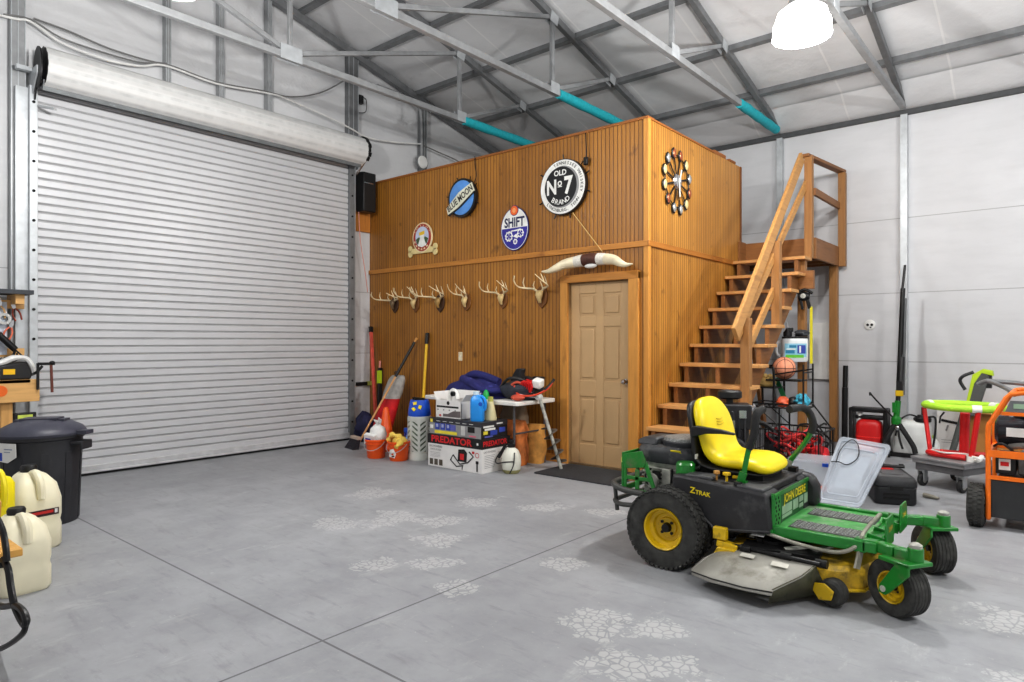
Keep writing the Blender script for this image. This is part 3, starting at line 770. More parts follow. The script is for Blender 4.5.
# engine at the rear
mb = MB().use(ENGB)
cov = [(-.34, -.13), (-.30, -.2), (-.16, -.235), (.0, -.235), (.10, -.19), (.13, -.05), (.13, .05), (.10, .19), (0, .235), (-.16, .235), (-.30, .2), (-.34, .13)]
def covring(z, k, cx_=-.1): return [(cx_+(x-cx_)*k, y*k, z) for x, y in cov]
mb.loft([covring(.585, .97), covring(.60, 1.0), covring(.655, 1.0), covring(.675, .97), covring(.69, .9)])
e0 = obj('engine_cover', mb, mw, smooth=40)
mb = MB().use(ENGB)
mb.loft([[(-.34, -.16, .685), (-.20, -.16, .685), (-.20, .16, .685), (-.34, .16, .685)], [(-.345, -.14, .715), (-.20, -.14, .72), (-.20, .14, .72), (-.345, .14, .715)], [(-.31, -.11, .732), (-.21, -.11, .735), (-.21, .11, .735), (-.31, .11, .732)]])
obj('air_filter_cover', mb, e0, bevel=.012)
SCR = M('mesh_screen', (136, 138, 136), .5, .3, .3, 60)
mb = MB().use(SCR); mb.lathe([(.155, .69), (.155, .722), (.145, .74), (.11, .748), (0, .752)], (-.05, 0, 0), n=32); mb.use(ENGB); mb.lathe([(.162, .685), (.164, .715), (.156, .722), (.156, .69)], (-.05, 0, 0), n=32)
obj('cooling_screen', mb, e0, smooth=30)
obj('sticker', MB().use(LETY).box((-.02, -.229, .672), (.07, .004, .02), (.6, 0, 0)), e0)
mb = MB().use(SILV)
mb.b2(-.27, -.03, -.19, .19, .37, .585)
for i in range(6): mb.b2(-.28, -.02, -.205, .205, .40+i*.028, .41+i*.028)
mb.cyl((-.20, -.225, .46), (-.20, -.16, .46), .05, n=16); mb.b2(-.12, -.06, -.225, -.17, .42, .55)
e1 = obj('engine_block', mb, mw, bevel=.003)
mb = MB().use(BLACKM)
mb.tube(spline([(-.22, -.19, .54), (-.24, -.22, .48), (-.2, -.21, .40), (-.14, -.2, .38)], 5), .01, 6); mb.tube(spline([(-.06, -.2, .55), (-.05, -.23, .47), (-.07, -.21, .38)], 5), .009, 6); mb.box((-.17, -.195, .5), (.06, .03, .05))
obj('hose', mb, e1)
mb = MB().use(WHITE); mb.lathe([(.0, .36), (.016, .362), (.016, .40), (0, .402)], (-.09, -.22, 0), n=10); obj('fuel_filter', mb, e1)
mb = MB().use(BLACK); mb.lathe([(.045, .52), (.05, .545), (0, .545)], (.07, -.275, 0), n=18)
mb.use(GREEN); mb.lathe([(.055, .545), (.06, .55), (.06, .61), (.05, .625), (0, .63)], (.07, -.275, 0), n=20)
obj('fuel_cap', mb, mw, smooth=30)
obj('warning_label', MB().use(WHITE).box((.125, -.235, .66), (.003, .04, .03)), mw)
# rear guard
mb = MB().use(GREEN)
def gplate(s):
    y = s*.31
    poly = [(-.36, .39), (-.36, .62), (-.22, .655), (-.195, .60), (-.11, .42), (-.10, .385)]
    X0 = [(-.335, .41), (-.335, .455), (-.25, .455), (-.26, .41)]
    # built from strips so that the two cut-outs stay open
    mb.prism([(-.36, .385), (-.335, .385), (-.335, .64), (-.36, .63)], y-.006, y+.006, 'xz')
    mb.prism([(-.335, .54), (-.2, .56), (-.19, .60), (-.22, .668), (-.335, .64)], y-.006, y+.006, 'xz')
    mb.prism([(-.335, .385), (-.10, .385), (-.11, .41), (-.335, .41)], y-.006, y+.006, 'xz')
    mb.prism([(-.335, .47), (-.155, .47), (-.165, .495), (-.335, .495)], y-.006, y+.006, 'xz')
    mb.prism([(-.14, .41), (-.11, .41), (-.185, .60), (-.2, .56)], y-.006, y+.006, 'xz')
    mb.prism([(-.27, .41), (-.24, .41), (-.24, .54), (-.27, .54)], y-.006, y+.006, 'xz')
gplate(-1); gplate(1)
mb.b2(-.37, -.355, -.315, .315, .58, .645); mb.b2(-.37, -.355, -.315, .315, .385, .42)
for y in (-.31, -.12, .12, .29): mb.b2(-.37, -.355, y-.01, y+.02, .42, .58)
g0 = obj('rear_guard', mb, mw, bevel=.003)
obj('yellow_band', MB().use(M('pale_yellow_band', (226, 222, 120), .5)).b2(-.374, -.369, -.315, -.05, .575, .61), g0)
GUN = M('grey_bumper_tube', (74, 74, 72), .45, .2, .15)
mb = MB().use(GUN)
mb.tube(spline([(-.20, -.33, .39), (-.34, -.335, .40), (-.43, -.31, .42), (-.46, -.2, .425), (-.46, .2, .425), (-.43, .31, .42), (-.34, .335, .40), (-.20, .33, .39)], 5), .021, 10)
mb.tube(spline([(-.24, -.33, .31), (-.36, -.335, .30), (-.43, -.3, .31), (-.445, -.2, .31), (-.445, .2, .31), (-.43, .3, .31), (-.24, .33, .31)], 5), .016, 8)
for y in (-.28, .28): mb.cyl((-.425, y, .24), (-.445, y, .42), .014, n=8)
obj('bumper', mb, mw)
# mowing deck
mb = MB().use(YELD)
def lobe(cx_, cy_, r_): return [(cx_+r_*math.cos(R(a)), cy_+r_*math.sin(a*PI/180)) for a in range(0, 360, 15)]
out = [(.42, -.46), (.90, -.46), (1.0, -.42), (1.10, -.34), (1.14, -.16), (1.16, .0), (1.14, .16), (1.10, .34), (1.0, .48), (.9, .54), (.5, .54), (.40, .4), (.36, .2), (.36, -.2), (.40, -.4)]
k_ = lambda q, z: [(.75+(x-.75)*q, y*q, z) for x, y in out]
mb.loft([k_(1.02, .075), k_(1.0, .085), k_(1.0, .175), k_(.96, .2), k_(.85, .212)])
d0 = obj('mower_deck', mb, mw, smooth=35)
mb = MB().use(YEL); mb.tube([(x, y, .082) for x, y in k_(1.025, 0) and [(.75+(x-.75)*1.025, y*1.025) for x, y in out]], .01, 6, closed=True); obj('deck_rim', mb, d0)
mb = MB().use(BLACKM)
for (x, y) in ((.62, -.3), (.85, 0), (.62, .3)):
    mb.lathe([(.09, .21), (.09, .225), (.07, .235), (.07, .25), (.085, .26), (0, .262)], (x, y, 0), n=20)
    mb.cyl((x, y, .25), (x, y, .29), .02, n=8)
mb.beam((.55, -.36, .245), (.92, -.05, .245), .03, .02); mb.beam((.5, -.42, .225), (.9, -.36, .225), .14, .02); mb.b2(.45, .75, -.25, .1, .2, .24)
obj('belt_pulley', mb, d0)
for p, q in (((.72, -.40, .235), (.82, -.33, .25)), ((.86, -.34, .24), (.92, -.22, .25)), ((.66, -.2, .25), (.76, -.2, .26)), ((.5, -.3, .24), (.5, -.1, .25))): obj('deck_bracket', MB().use(SILV).beam(p, q, .03, .012), d0)
obj('warning_label', MB().use(WHITE).box((.57, -.38, .285), (.07, .05, .003), (.2, 0, 0)), d0)
mb = MB().use(YEL); mb.b2(.34, .42, -.49, -.45, .24, .31); mb.beam((.36, -.46, .22), (.48, -.46, .20), .05, .04); mb.prism([(.34, .14), (.5, .14), (.47, .2), (.37, .2)], -.5, -.42, 'xz')
obj('hanger_bracket', mb, d0, bevel=.006)
# discharge chute
mb = MB().use(CHUTE)
top = [(.42, -.46, .20), (.53, -.45, .21), (.70, -.45, .21), (.91, -.50, .21)]
mid = [(.34, -.54, .15), (.49, -.59, .16), (.68, -.61, .165), (.87, -.60, .17)]
low = [(.275, -.625, .08), (.43, -.705, .095), (.62, -.745, .105), (.77, -.74, .115)]
lip = [(.278, -.635, .055), (.43, -.72, .07), (.62, -.76, .085), (.765, -.755, .09)]
grid = [top, mid, low, lip]
mb.add([p for r_ in grid for p in r_], [(i*4+j, i*4+j+1, (i+1)*4+j+1, (i+1)*4+j) for i in range(3) for j in range(3)])
mb.add([(.42, -.46, .20), (.34, -.54, .15), (.275, -.625, .08), (.255, -.60, .07), (.30, -.53, .13), (.37, -.46, .17)], [(0, 1, 4, 5), (1, 2, 3, 4)])
ch = obj('discharge_chute', mb, mw, solid=.008, smooth=50)
mb = MB().use(CHUTED)
mb.add([(.91, -.50, .21), (.87, -.60, .17), (.77, -.74, .115), (.765, -.755, .09), (.745, -.72, .035), (.80, -.62, .035), (.90, -.47, .045), (.94, -.45, .1)], [(0, 1, 6, 7), (1, 2, 5, 6), (2, 3, 4, 5)])
obj('chute_skirt', mb, ch, solid=.008, smooth=60)
mb = MB().use(BLACKM); mb.tube([(.277, -.632, .072), (.43, -.713, .088), (.62, -.753, .098), (.77, -.748, .106)], .004, 5); obj('chute_seam', mb, ch)
mb = MB().use(M('pale_warning_decal', (198, 196, 186), .6))
mb.add([(.52, -.51, .194), (.60, -.515, .194), (.60, -.55, .184), (.52, -.545, .184)], [(0, 1, 2, 3)]); mb.add([(.70, -.54, .192), (.79, -.545, .192), (.79, -.58, .180), (.70, -.575, .180)], [(0, 1, 2, 3)])
for z in range(len(mb.v)): mb.v[z] = (mb.v[z][0], mb.v[z][1], mb.v[z][2]+.008)
obj('warning_label', mb, ch, smooth=0)
mb = MB().use(BLACKM); mb.cyl((.43, -.455, .215), (.93, -.495, .218), .012, n=8)
for x in (.5, .72, .9): mb.cyl((x, -.468, .215), (x+.06, -.472, .215), .022, n=10)
obj('hinge_rod', mb, ch)
# deck gauge wheel
X = Matrix.Translation((.985, -.46, .078)) @ Matrix.Rotation(R(-12), 4, 'Z')
mb = MB().use(TIRE); mb.lathe([(.02, -.035), (.055, -.04), (.068, -.03), (.072, 0), (.068, .03), (.055, .04), (.02, .035)], axis='y', n=28, X=X)
gw = obj('gauge_wheel', mb, mw, smooth=40)
mb = MB().use(YEL); mb.prism([(-.085, .0), (-.05, -.045), (.015, -.03), (.03, .02), (-.02, .05), (-.075, .04)], -.055, -.045, 'xz', X); mb.beam((.96, -.42, .12), (.97, -.50, .09), .03, .03); obj('wheel_bracket', mb, gw, bevel=.006)
# ================================================================ LEFT SIDE AND LOFT FRONT
# ---- trash can
CAN = M('charcoal_plastic', (40, 41, 46), .5, 0, .1, 6)
CANL = M('slate_lid_plastic', (62, 63, 76), .45, 0, .1, 6)
tc = thing('trash_can', 'large black plastic trash can with domed lid left of the roller door', 'trash can', (-6.06, 1.57, 0), R(25))
tc.scale = (.95, .95, 1)
mb = MB().use(CAN)
mb.lathe([(0, .0), (.245, .0), (.255, .03), (.258, .10), (.268, .36), (.271, .38), (.268, .40), (.282, .64), (.296, .65), (.296, .685), (.28, .69)], n=40)
for k in range(10):
    a = 2*PI*k/10; mb.beam((.25*math.cos(a), .25*math.sin(a), .02), (.272*math.cos(a), .272*math.sin(a), .55), .05, .012, (math.cos(a), math.sin(a), 0))
bd = obj('bin_body', mb, tc)
mb = MB().use(CANL); mb.lathe([(.305, .672), (.31, .69), (.302, .705), (.28, .73), (.2, .77), (.11, .79), (0, .795)], n=40)
mb.box((0, 0, .79), (.26, .16, .02), (0, 0, .5)); mb.box((0, 0, .77), (.36, .12, .04), (0, 0, .5))
for a in (.3, .3+PI): mb.box((.335*math.cos(a), .335*math.sin(a), .69), (.09, .1, .03), (0, 0, a))
obj('lid', mb, tc, smooth=30)
for a in (.3, .3+PI):
    mb = MB().use(CAN); c_, s_ = math.cos(a), math.sin(a); A = Matrix.Rotation(a, 4, 'Z')
    mb.prism([(.265, -.08), (.355, -.07), (.355, .07), (.265, .08)], .60, .625, 'xy', A); mb.prism([(.34, -.07), (.36, -.07), (.36, .07), (.34, .07)], .56, .625, 'xy', A)
    obj('handle', mb, bd, bevel=.006)
def on_can(a, z, w, h, m, mb, r0=.338):
    A = Matrix.Rotation(a, 4, 'Z') @ Matrix.Translation((r0, 0, z)) @ Matrix.Rotation(R(2), 4, 'Y')
    return A
aa = R(-64-25)
mb = MB().use(WHITE); A = on_can(aa, .57, 0, 0, None, mb, .284)
mb.prism([(-.085, .07), (.085, .07), (.085, -.03), (.0, -.075), (-.085, -.065)], 0, .004, 'yz', A)
mb.use(M('blue_print', (44, 78, 180), .5)).prism([(-.08, .0), (-.05, .0), (-.05, -.06), (-.08, -.06)], .004, .005, 'yz', A); mb.use(M('grey_print', (150, 160, 180), .5)).prism([(-.03, .03), (.05, .03), (.05, .022), (-.03, .022)], .004, .005, 'yz', A); mb.prism([(-.03, .01), (.03, .01), (.03, .003), (-.03, .003)], .004, .005, 'yz', A)
obj('sticker', mb, bd, smooth=0)
# ---- utility jugs
JUG = M('cloudy_white_jug', (232, 226, 200), .45, 0, .05, 4)
YJ = M('yellow_jug_plastic', (240, 222, 20), .4, 0, .03)
def jug(label, loc, rot, w, h, mat, cap='black', lab=None):
    t = thing('fluid_jug', label, 'jug', loc, rot, 'plastic fluid jugs by the trash can')
    mb = MB().use(mat); sec = lambda k, z, dx=0: [(x+dx, y, z) for x, y in rrect(w*k, w*k, w*.22*k, 4)]
    mb.loft([sec(.9, 0), sec(1, .02), sec(1, h*.28), sec(.955, h*.33), sec(1, h*.40), sec(1, h*.6), sec(.86, h*.78, -.01), sec(.55, h*.89, -.03), sec(.36, h*.92, -.05)])
    b = obj('jug_body', mb, t, smooth=50)
    mb = MB().use(mat); mb.tube(spline([(-.02, 0, h*.88), (w*.2, 0, h*.91), (w*.42, 0, h*.8), (w*.47, 0, h*.62)], 6), [w*.10]*19, 10)
    obj('handle', mb, b)
    mb = MB().use(BLACK if cap == 'black' else mat); r_ = w*.17 if cap == 'black' else w*.12
    mb.lathe([(r_*.9, h*.91), (r_, h*.92), (r_*1.05, h*.97), (r_*.9, h*1.0), (0, h*1.0)], (-.05, 0, 0), n=20); mb.tube([(-.05+r_, 0, h*.93), (-.05+r_*2.2, 0, h*.915)], .01, 6)
    obj('cap', mb, t)
    if lab:
        mb = MB().use(M('red_black_label', (52, 20, 22), .4)); mb.b2(w*.5-.001, w*.502+.002, -w*.36, w*.36, h*.41, h*.49)
        mb.use(M('red_print', (196, 40, 36), .4)).b2(w*.5, w*.505+.002, -w*.32, w*.24, h*.44, h*.472); mb.use(WHITE).b2(w*.5, w*.505+.002, w*.27, w*.33, h*.43, h*.48)
        obj('jug_label', mb, b, smooth=0)
    return t
jug('cloudy white fluid jug with big black cap and red label, before the trash can', (-5.35, 1.33, 0), R(8), .28, .55, JUG, lab=True)
jug('cloudy white fluid jug with small black cap, nearest the wooden bench', (-4.50, 1.06, 0), R(4), .255, .45, JUG, cap='black')
t = thing('fluid_jug', 'bright yellow plastic jug at the left edge of the photo', 'jug', (-5.02, 1.03, 0), R(25), 'plastic fluid jugs by the trash can')
mb = MB().use(YJ); sec = lambda w_, d_, z: [(x, y, z) for x, y in rrect(w_, d_, .04, 4)]
mb.loft([sec(.19, .17, 0), sec(.22, .19, .02), sec(.22, .19, .30), sec(.21, .18, .32), sec(.22, .19, .34), sec(.22, .19, .52), sec(.19, .16, .555), sec(.12, .11, .57)]); b = obj('jug_body', mb, t, smooth=50)
obj('spout', MB().use(YJ).lathe([(.05, .565), (.05, .62), (.035, .66), (.02, .72), (0, .725)], (-.02, 0, 0), n=18), t)
obj('handle', MB().use(YJ).tube(spline([(.0, 0, .56), (.08, 0, .60), (.12, 0, .5), (.11, 0, .4)], 5), .02, 8), b)
# ---- wooden bench with iron ends
BENW = wood('honey_bench_slat', (214, 164, 84), (160, 108, 44), 'y', knots=False)
IRON = M('black_wrought_iron', (26, 26, 28), .4, .3)
bn = thing('garden_bench', 'wooden slat bench with curved black iron legs at the left edge', 'bench', (0, 0, 0))
for i in range(4): obj('seat_slat', MB().use(BENW).b2(-3.60-.085*i-.075, -3.60-.085*i+.005+(.0), -.5, .86, .425, .46), bn, bevel=.005)
for i in range(3): obj('back_slat', MB().use(BENW).box((-3.97-.02*i, .18, .58+.1*i), (.03, 1.36, .075), (0, .2, 0)), bn, bevel=.005)
for y in (.78, -.42):
    mb = MB().use(IRON)
    mb.tube(spline([(-3.56, y, .44), (-3.48, y, .41), (-3.445, y, .35), (-3.39, y, .285), (-3.31, y, .25), (-3.24, y, .24), (-3.215, y, .265), (-3.27, y, .29), (-3.39, y, .28), (-3.61, y, .22), (-3.9, y, .2)], 6), .014, 8)
    mb.tube(spline([(-3.22, y, .25), (-3.255, y, .205), (-3.38, y, .135), (-3.53, y, .065), (-3.66, y, .012)], 6), .012, 8)
    mb.tube(spline([(-3.50, y, .44), (-3.52, y, .50), (-3.57, y, .56), (-3.66, y, .60), (-3.8, y, .63), (-3.95, y, .6)], 6), .013, 8)
    mb.tube(spline([(-3.93, y, .014), (-3.93, y, .4), (-4.02, y, .82)], 6), .014, 8); mb.b2(-3.98, -3.56, y-.012, y+.012, .40, .425)
    obj('end_frame', mb, bn)
cn = thing('walking_stick', 'thin brown stick with black rubber foot at the lower left edge', 'stick', (-2.26, .30, 0), 0)
mb = MB().use(wood('reddish_stick', (140, 84, 66), None, 'z', knots=False)); mb.tube([(0, 0, .04), (-.03, -.01, .25), (-.08, -.02, .55)], .008, 8); obj('shaft', mb, cn)
obj('rubber_foot', MB().use(RUBBER).lathe([(0, 0), (.018, .0), (.02, .02), (.011, .045)], n=14), cn)
# ---- workbench against the door wall
BW = wood('bench_pine', (222, 176, 112), (180, 130, 70), 'y')
BWZ = wood('bench_pine_leg', (214, 166, 100), (170, 120, 62), 'z')
wb = thing('workbench', 'pine workbench with tool shelf left of the roller door', 'workbench', (0, 0, 0))
obj('bench_top', MB().use(BW).b2(-7.88, -7.48, -.8, 1.85, .995, 1.03), wb, bevel=.004)
obj('apron', MB().use(BW).b2(-7.52, -7.48, -.8, 1.92, .82, 1.03).b2(-7.7, -7.52, 1.81, 1.85, .82, .99), wb, bevel=.004)
for y in (1.68, .5, -.6): obj('leg', MB().use(BWZ).b2(-7.64, -7.55, y-.045, y+.045, 0, .82), wb)
obj('overhead_shelf', MB().use(M('dark_shelf_board', (62, 66, 72), .6)).b2(-7.88, -7.5, -.8, 1.88, 1.83, 1.87), wb)
for y in (1.80, -.6): obj('shelf_bracket', MB().use(BW).b2(-7.86, -7.56, y-.05, y+.02, 1.74, 1.83), wb)
obj('backing_rail', MB().use(BW).b2(-7.77, -7.73, -.8, 1.86, 1.24, 1.32), wb)
obj('backing_rail', MB().use(BW).b2(-7.77, -7.73, -.8, 1.86, 1.70, 1.78), wb)
obj('pegboard', MB().use(M('white_pegboard', (206, 214, 226), .6, 0, .1, 30)).b2(-7.73, -7.72, -.8, 1.72, 1.26, 1.76), wb)
mb = MB().use(M('orange_badge', (236, 110, 30), .5)); mb.lathe([(.05, 0), (.05, .006), (0, .006)], n=20, X=Matrix.Translation((-7.48, 1.62, .93)) @ Matrix.Rotation(PI/2, 4, 'Y')); obj('orange_badge', mb, wb)
ORG = M('orange_plastic', (238, 92, 22), .4, 0, .04)
REDP = M('red_plastic', (206, 30, 32), .4, 0, .06)
# hanging tools
def pliers(label, y, z, m, tilt):
    t = thing('pliers', label, 'hand tool', (-7.69, y, z), (tilt, 0, 0), 'tools on the pegboard')
    mb = MB().use(CHROME); mb.prism([(-.012, .0), (.012, 0), (.018, .03), (.006, .07), (-.006, .07), (-.018, .03)], -.006, .006, 'yz'); obj('jaw', mb, t)
    for s in (-1, 1): obj('grip', MB().use(m).tube(spline([(0, s*.008, 0), (0, s*.03, -.05), (0, s*.025, -.12)], 5), .008, 8), t)
    return t
pliers('red-handled pliers hanging on the workbench pegboard', 1.77, 1.70, M('rust_red_grip', (140, 62, 44), .5), .3)
pliers('orange-handled pliers hanging lower on the workbench pegboard', 1.74, 1.52, M('salmon_grip', (226, 120, 92), .5), -.3)
pliers('tan-handled snips hanging at the photo\'s left edge', 1.66, 1.72, M('tan_grip', (200, 160, 110), .5), .1)
t = thing('tape_roll', 'shiny silver tape roll hanging among the bench tools', 'tape', (-7.69, 1.69, 1.60), (0, PI/2, 0))
obj('roll', MB().use(M('silver_tape', (190, 190, 188), .35, .3)).lathe([(.03, -.02), (.055, -.02), (.055, .02), (.03, .02), (.03, -.02)], n=24), t)
t = thing('caulking_gun', 'black caulking gun leaning on the workbench tool wall', 'caulking gun', (-7.64, 1.72, 1.36), (R(-48), 0, 0))
mb = MB().use(BLACKM); mb.tube([(0, -.08, 0), (0, .24, 0)], .008, 6); mb.lathe([(.028, -.14), (.03, -.12), (.03, .05), (.028, .07)], axis='y', n=16, caps=True); obj('barrel', mb, t)
mb = MB().use(BLACKM); mb.tube(spline([(0, .07, 0), (0, .1, -.06), (0, .07, -.12)], 4), .012, 8); mb.tube(spline([(0, .1, -.01), (0, .15, -.06), (0, .12, -.11)], 4), .008, 6); obj('trigger_handle', mb, t)
t = thing('chop_saw', 'black and white chop saw with a yellow badge on the workbench', 'saw', (-7.58, 1.60, 1.03))
mb = MB().use(BLACK); mb.prism([(-.22, 0), (.25, 0), (.27, .05), (.22, .17), (.0, .13), (-.2, .12)], -.09, .09, 'yz'); obj('saw_body', mb, t, bevel=.015)
mb = MB().use(WHITE); mb.tube(spline([(0, -.2, .14), (0, .02, .15), (0, .14, .2), (0, .24, .19), (0, .29, .1), (0, .3, .03)], 5), [.03]*11+[.024]*15, 8); obj('saw_guard', mb, t)
obj('badge', MB().use(M('yellow_badge', (250, 196, 20), .4)).b2(.088, .094, .04, .13, .05, .1), t)
mb = MB().use(BLACKM); mb.tube(spline([(.03, .25, .03), (.03, .31, .06), (.03, .36, .12)], 4), .012, 6); obj('cord', mb, t)
obj('wood_offcut', MB().use(BW).box((-7.53, 1.45, 1.055), (.09, .3, .04), (0, 0, .1)), label='small pine offcut lying before the chop saw', cat='offcut')
t = thing('bar_clamp', 'bar clamp with hanging brown handle at the workbench end', 'clamp', (-7.46, 1.93, 1.03))
mb = MB().use(M('brown_clamp_handle', (112, 62, 52), .5)); mb.cyl((.02, .08, -.13), (.02, .07, .16), .012, n=10); obj('clamp_screw', mb, t)
mb = MB().use(BLACKM); mb.b2(-.01, .03, -.03, .10, .13, .155); mb.ell((.02, .08, .15), (.025, .025, .022), 12, 8); mb.b2(-.01, .01, -.04, -.02, -.1, .15); obj('clamp_frame', mb, t)
t = thing('small_level', 'small black and lime level hanging below the workbench', 'level', (-7.6, 1.82, .66))
obj('level_body', MB().use(BLACK).b2(-.02, .02, -.08, .1, -.04, .05), t, bevel=.008); obj('vial', MB().use(M('lime_vial', (206, 222, 100), .3)).b2(.018, .026, -.05, .07, -.02, .03), t, bevel=.004)

# ---- door opener, board, wires
t = thing('door_opener', 'black wall-mounted door opener motor right of the roller door', 'door opener', (-7.80, 5.97, 3.25))
mb = MB().use(BLACK); mb.prism([(-.09, .03), (-.06, 0), (.1, 0), (.1, .56), (-.07, .58), (-.09, .55)], -.11, .11, 'xz'); obj('motor_housing', mb, t, bevel=.012)
obj('silver_stripe', MB().use(CHROME).b2(.1, .103, -.1, .06, .40, .415), t)
obj('wooden_backboard', MB().use(wood('orange_pine_board', (190, 124, 52), (130, 74, 24), 'z')).b2(XW+.002, XW+.04, 5.86, 6.14, 2.99, 3.66), label='orange pine board on the wall behind the black door opener', cat='board')
obj('pull_cord', MB().use(M('red_white_cord', (214, 150, 140), .6)).tube(spline([(-7.83, 5.87, 3.25), (-7.83, 5.9, 2.84), (-7.83, 5.98, 2.42), (-7.83, 6.03, 2.10)], 5), .006, 6), label='thin red pull cord hanging beside the roller door', cat='cord')
CW = M('white_cable', (226, 226, 224), .5); CG = M('grey_cable', (120, 120, 120), .5)
def cable(pts, m, label, r_=.010):
    obj('wall_cable', MB().use(m).tube(spline([(XW+.115, y, z) for y, z in pts], 5), r_, 6), label=label, cat='cable')
cable([(-1.0, 4.45), (.5, 4.48), (1.69, 4.51), (1.93, 4.54), (2.2, 4.42), (2.6, 4.38), (2.94, 4.42), (3.21, 4.51), (3.79, 4.48), (4.41, 4.55), (4.71, 4.56), (5.39, 4.48), (5.73, 4.42), (6.04, 4.36), (6.55, 4.41), (7.06, 4.5)], CW, 'long white cable sagging above the roller door to the loft', .012)
cable([(1.72, 4.53), (1.93, 4.56), (2.19, 4.47), (2.55, 4.45), (2.94, 4.46), (3.21, 4.53), (3.78, 4.50), (4.41, 4.57), (4.78, 4.60), (5.23, 4.78), (5.64, 5.08)], CG, 'grey cable above the roller door rising to the roof at its right end')
cable([(1.96, 4.58), (2.27, 4.56), (2.64, 4.51), (3.05, 4.51), (3.22, 4.54)], CG, 'short grey cable above the left end of the roller door')
cable([(7.06, 4.5), (7.49, 4.45), (7.86, 4.41), (8.3, 4.3)], CG, 'grey cable running down behind the loft')
obj('conduit', MB().use(STEEL).tube(spline([(XW+.12, 6.2, 5.17), (XW+.12, 6.6, 5.16), (XW+.12, 6.95, 5.09), (XW+.12, 7.07, 4.93), (XW+.12, 7.08, 4.3)], 6), .02, 8), label='curved grey conduit bending down beside the round white disc', cat='pipe')
t = thing('round_wall_disc', 'round white disc mounted on the steel stud above the loft', 'wall fitting', (XW+.1, 7.10, 4.22), (0, PI/2, 0))
obj('disc', MB().use(WHITE).lathe([(.1, 0), (.1, .03), (.085, .045), (0, .05)], n=28), t); obj('ring', MB().use(STEEL_D).lathe([(.115, 0), (.115, .02), (.1, .025)], n=28), t)
t = thing('outlet_box', 'small grey outlet box with a looped wire by the roof', 'outlet', (XW+.06, 5.95, 4.9))
obj('box', MB().use(BLACK).b2(-.03, .03, -.04, .03, -.06, .06), t); obj('loop_wire', MB().use(BLACKM).tube(spline([(0, .03, .05), (0, .1, .02), (0, .09, -.15), (0, -.05, -.2)], 5), .006, 6), t)
t = thing('light_switch', 'cream switch plate on the front of the wooden loft', 'light switch', (-6.06, YL-.001, 1.19))
obj('plate', MB().use(M('cream_plate', (234, 222, 192), .4)).b2(-.035, .035, -.008, 0, -.057, .057), t, bevel=.004); obj('toggle', MB().use(WHITE).b2(-.006, .006, -.02, -.008, -.012, .012), t)

# ---- round wall signs
def sign(name, label, x, z, y=YL-.01): return thing(name, label, 'sign', (x, y, z), FRONT, 'signs on the loft front')
I4 = Matrix.Identity(4)
RIMB = M('sign_black', (20, 20, 22), .35); SW = M('sign_white', (238, 238, 234), .35)
t = sign('round_sign', 'big round black and white sign with a large numeral seven', -4.39, 3.135)
mb = MB().use(RIMB); mb.prism(ellipse(.315, .315, 48), -.0, .05, 'xy'); obj('backing', mb, t)
mb = MB().use(SW); mb.prism(ellipse(.305, .305, 48), .05, .056, 'xy'); f_ = obj('face', mb, t, smooth=0)
mb = MB().use(M('sign_grey', (150, 150, 150), .4)); mb.prism(ellipse(.236, .236, 48, -.005, .0), .056, .0575, 'xy'); mb.use(RIMB).prism(ellipse(.222, .226, 48, -.022, .004), .0575, .059, 'xy'); obj('inner_disc', mb, f_, smooth=0)
mb = MB().use(SW); Z = Matrix.Translation((-.02, 0, .0592))
mb.text('OLD', .085, Z @ Matrix.Translation((-.005, .158, 0)), bold=.03); mb.text('N', .19, Z @ Matrix.Translation((-.125, .0, 0)) @ Matrix.Scale(1.2, 4, (0, 1, 0)), bold=.035); mb.text('o', .12, Z @ Matrix.Translation((-.01, .05, 0)), bold=.02); mb.b2(-.06, .0, .0, .010, .0593, .0603)
mb.text('7', .22, Z @ Matrix.Translation((.105, .0, 0)) @ Matrix.Scale(1.2, 4, (0, 1, 0)), bold=.04)
mb.ringtext('BRAND', .08, .175, R(-90-36), R(17.5), Z, bold=.02, inward=True)
obj('lettering', mb, f_, smooth=0)
mb = MB().use(RIMB); Z = Matrix.Translation((0, 0, .0565))
mb.ringtext('TENNESSEE WHISKEY', .05, .268, R(112), R(8.0), Z, bold=.008); mb.ringtext('LYNCHBURG, TENN.', .05, .268, R(-138), R(7.2), Z, bold=.008, inward=True)
obj('ring_lettering', mb, f_, smooth=0)
for a in (150, 205, 20, -15, 90, 250, 285): obj('wire_clip', MB().use(BLACKM).cyl((.29*math.cos(R(a)), .29*math.sin(R(a)), .02), (.37*math.cos(R(a)), .37*math.sin(R(a)), .035), .008, n=6), t)
mb = MB().use(BLACKM)
mb.tube(spline([(.24, .22, .03), (.31, .3, .03), (.30, .42, .02), (.29, .56, .015)], 5), .006, 6); obj('power_wire', mb, t); obj('plug', MB().use(BLACKM).box((.31, .24, .04), (.05, .09, .04)), t, bevel=.01)
obj('hanging_string', MB().use(M('tan_string', (206, 176, 116), .7)).tube([(-4.27, YL-.03, 2.83), (-3.88, YL-.03, 2.36)], .005, 5), label='tan string running from the black sign down to the longhorn mount', cat='string')

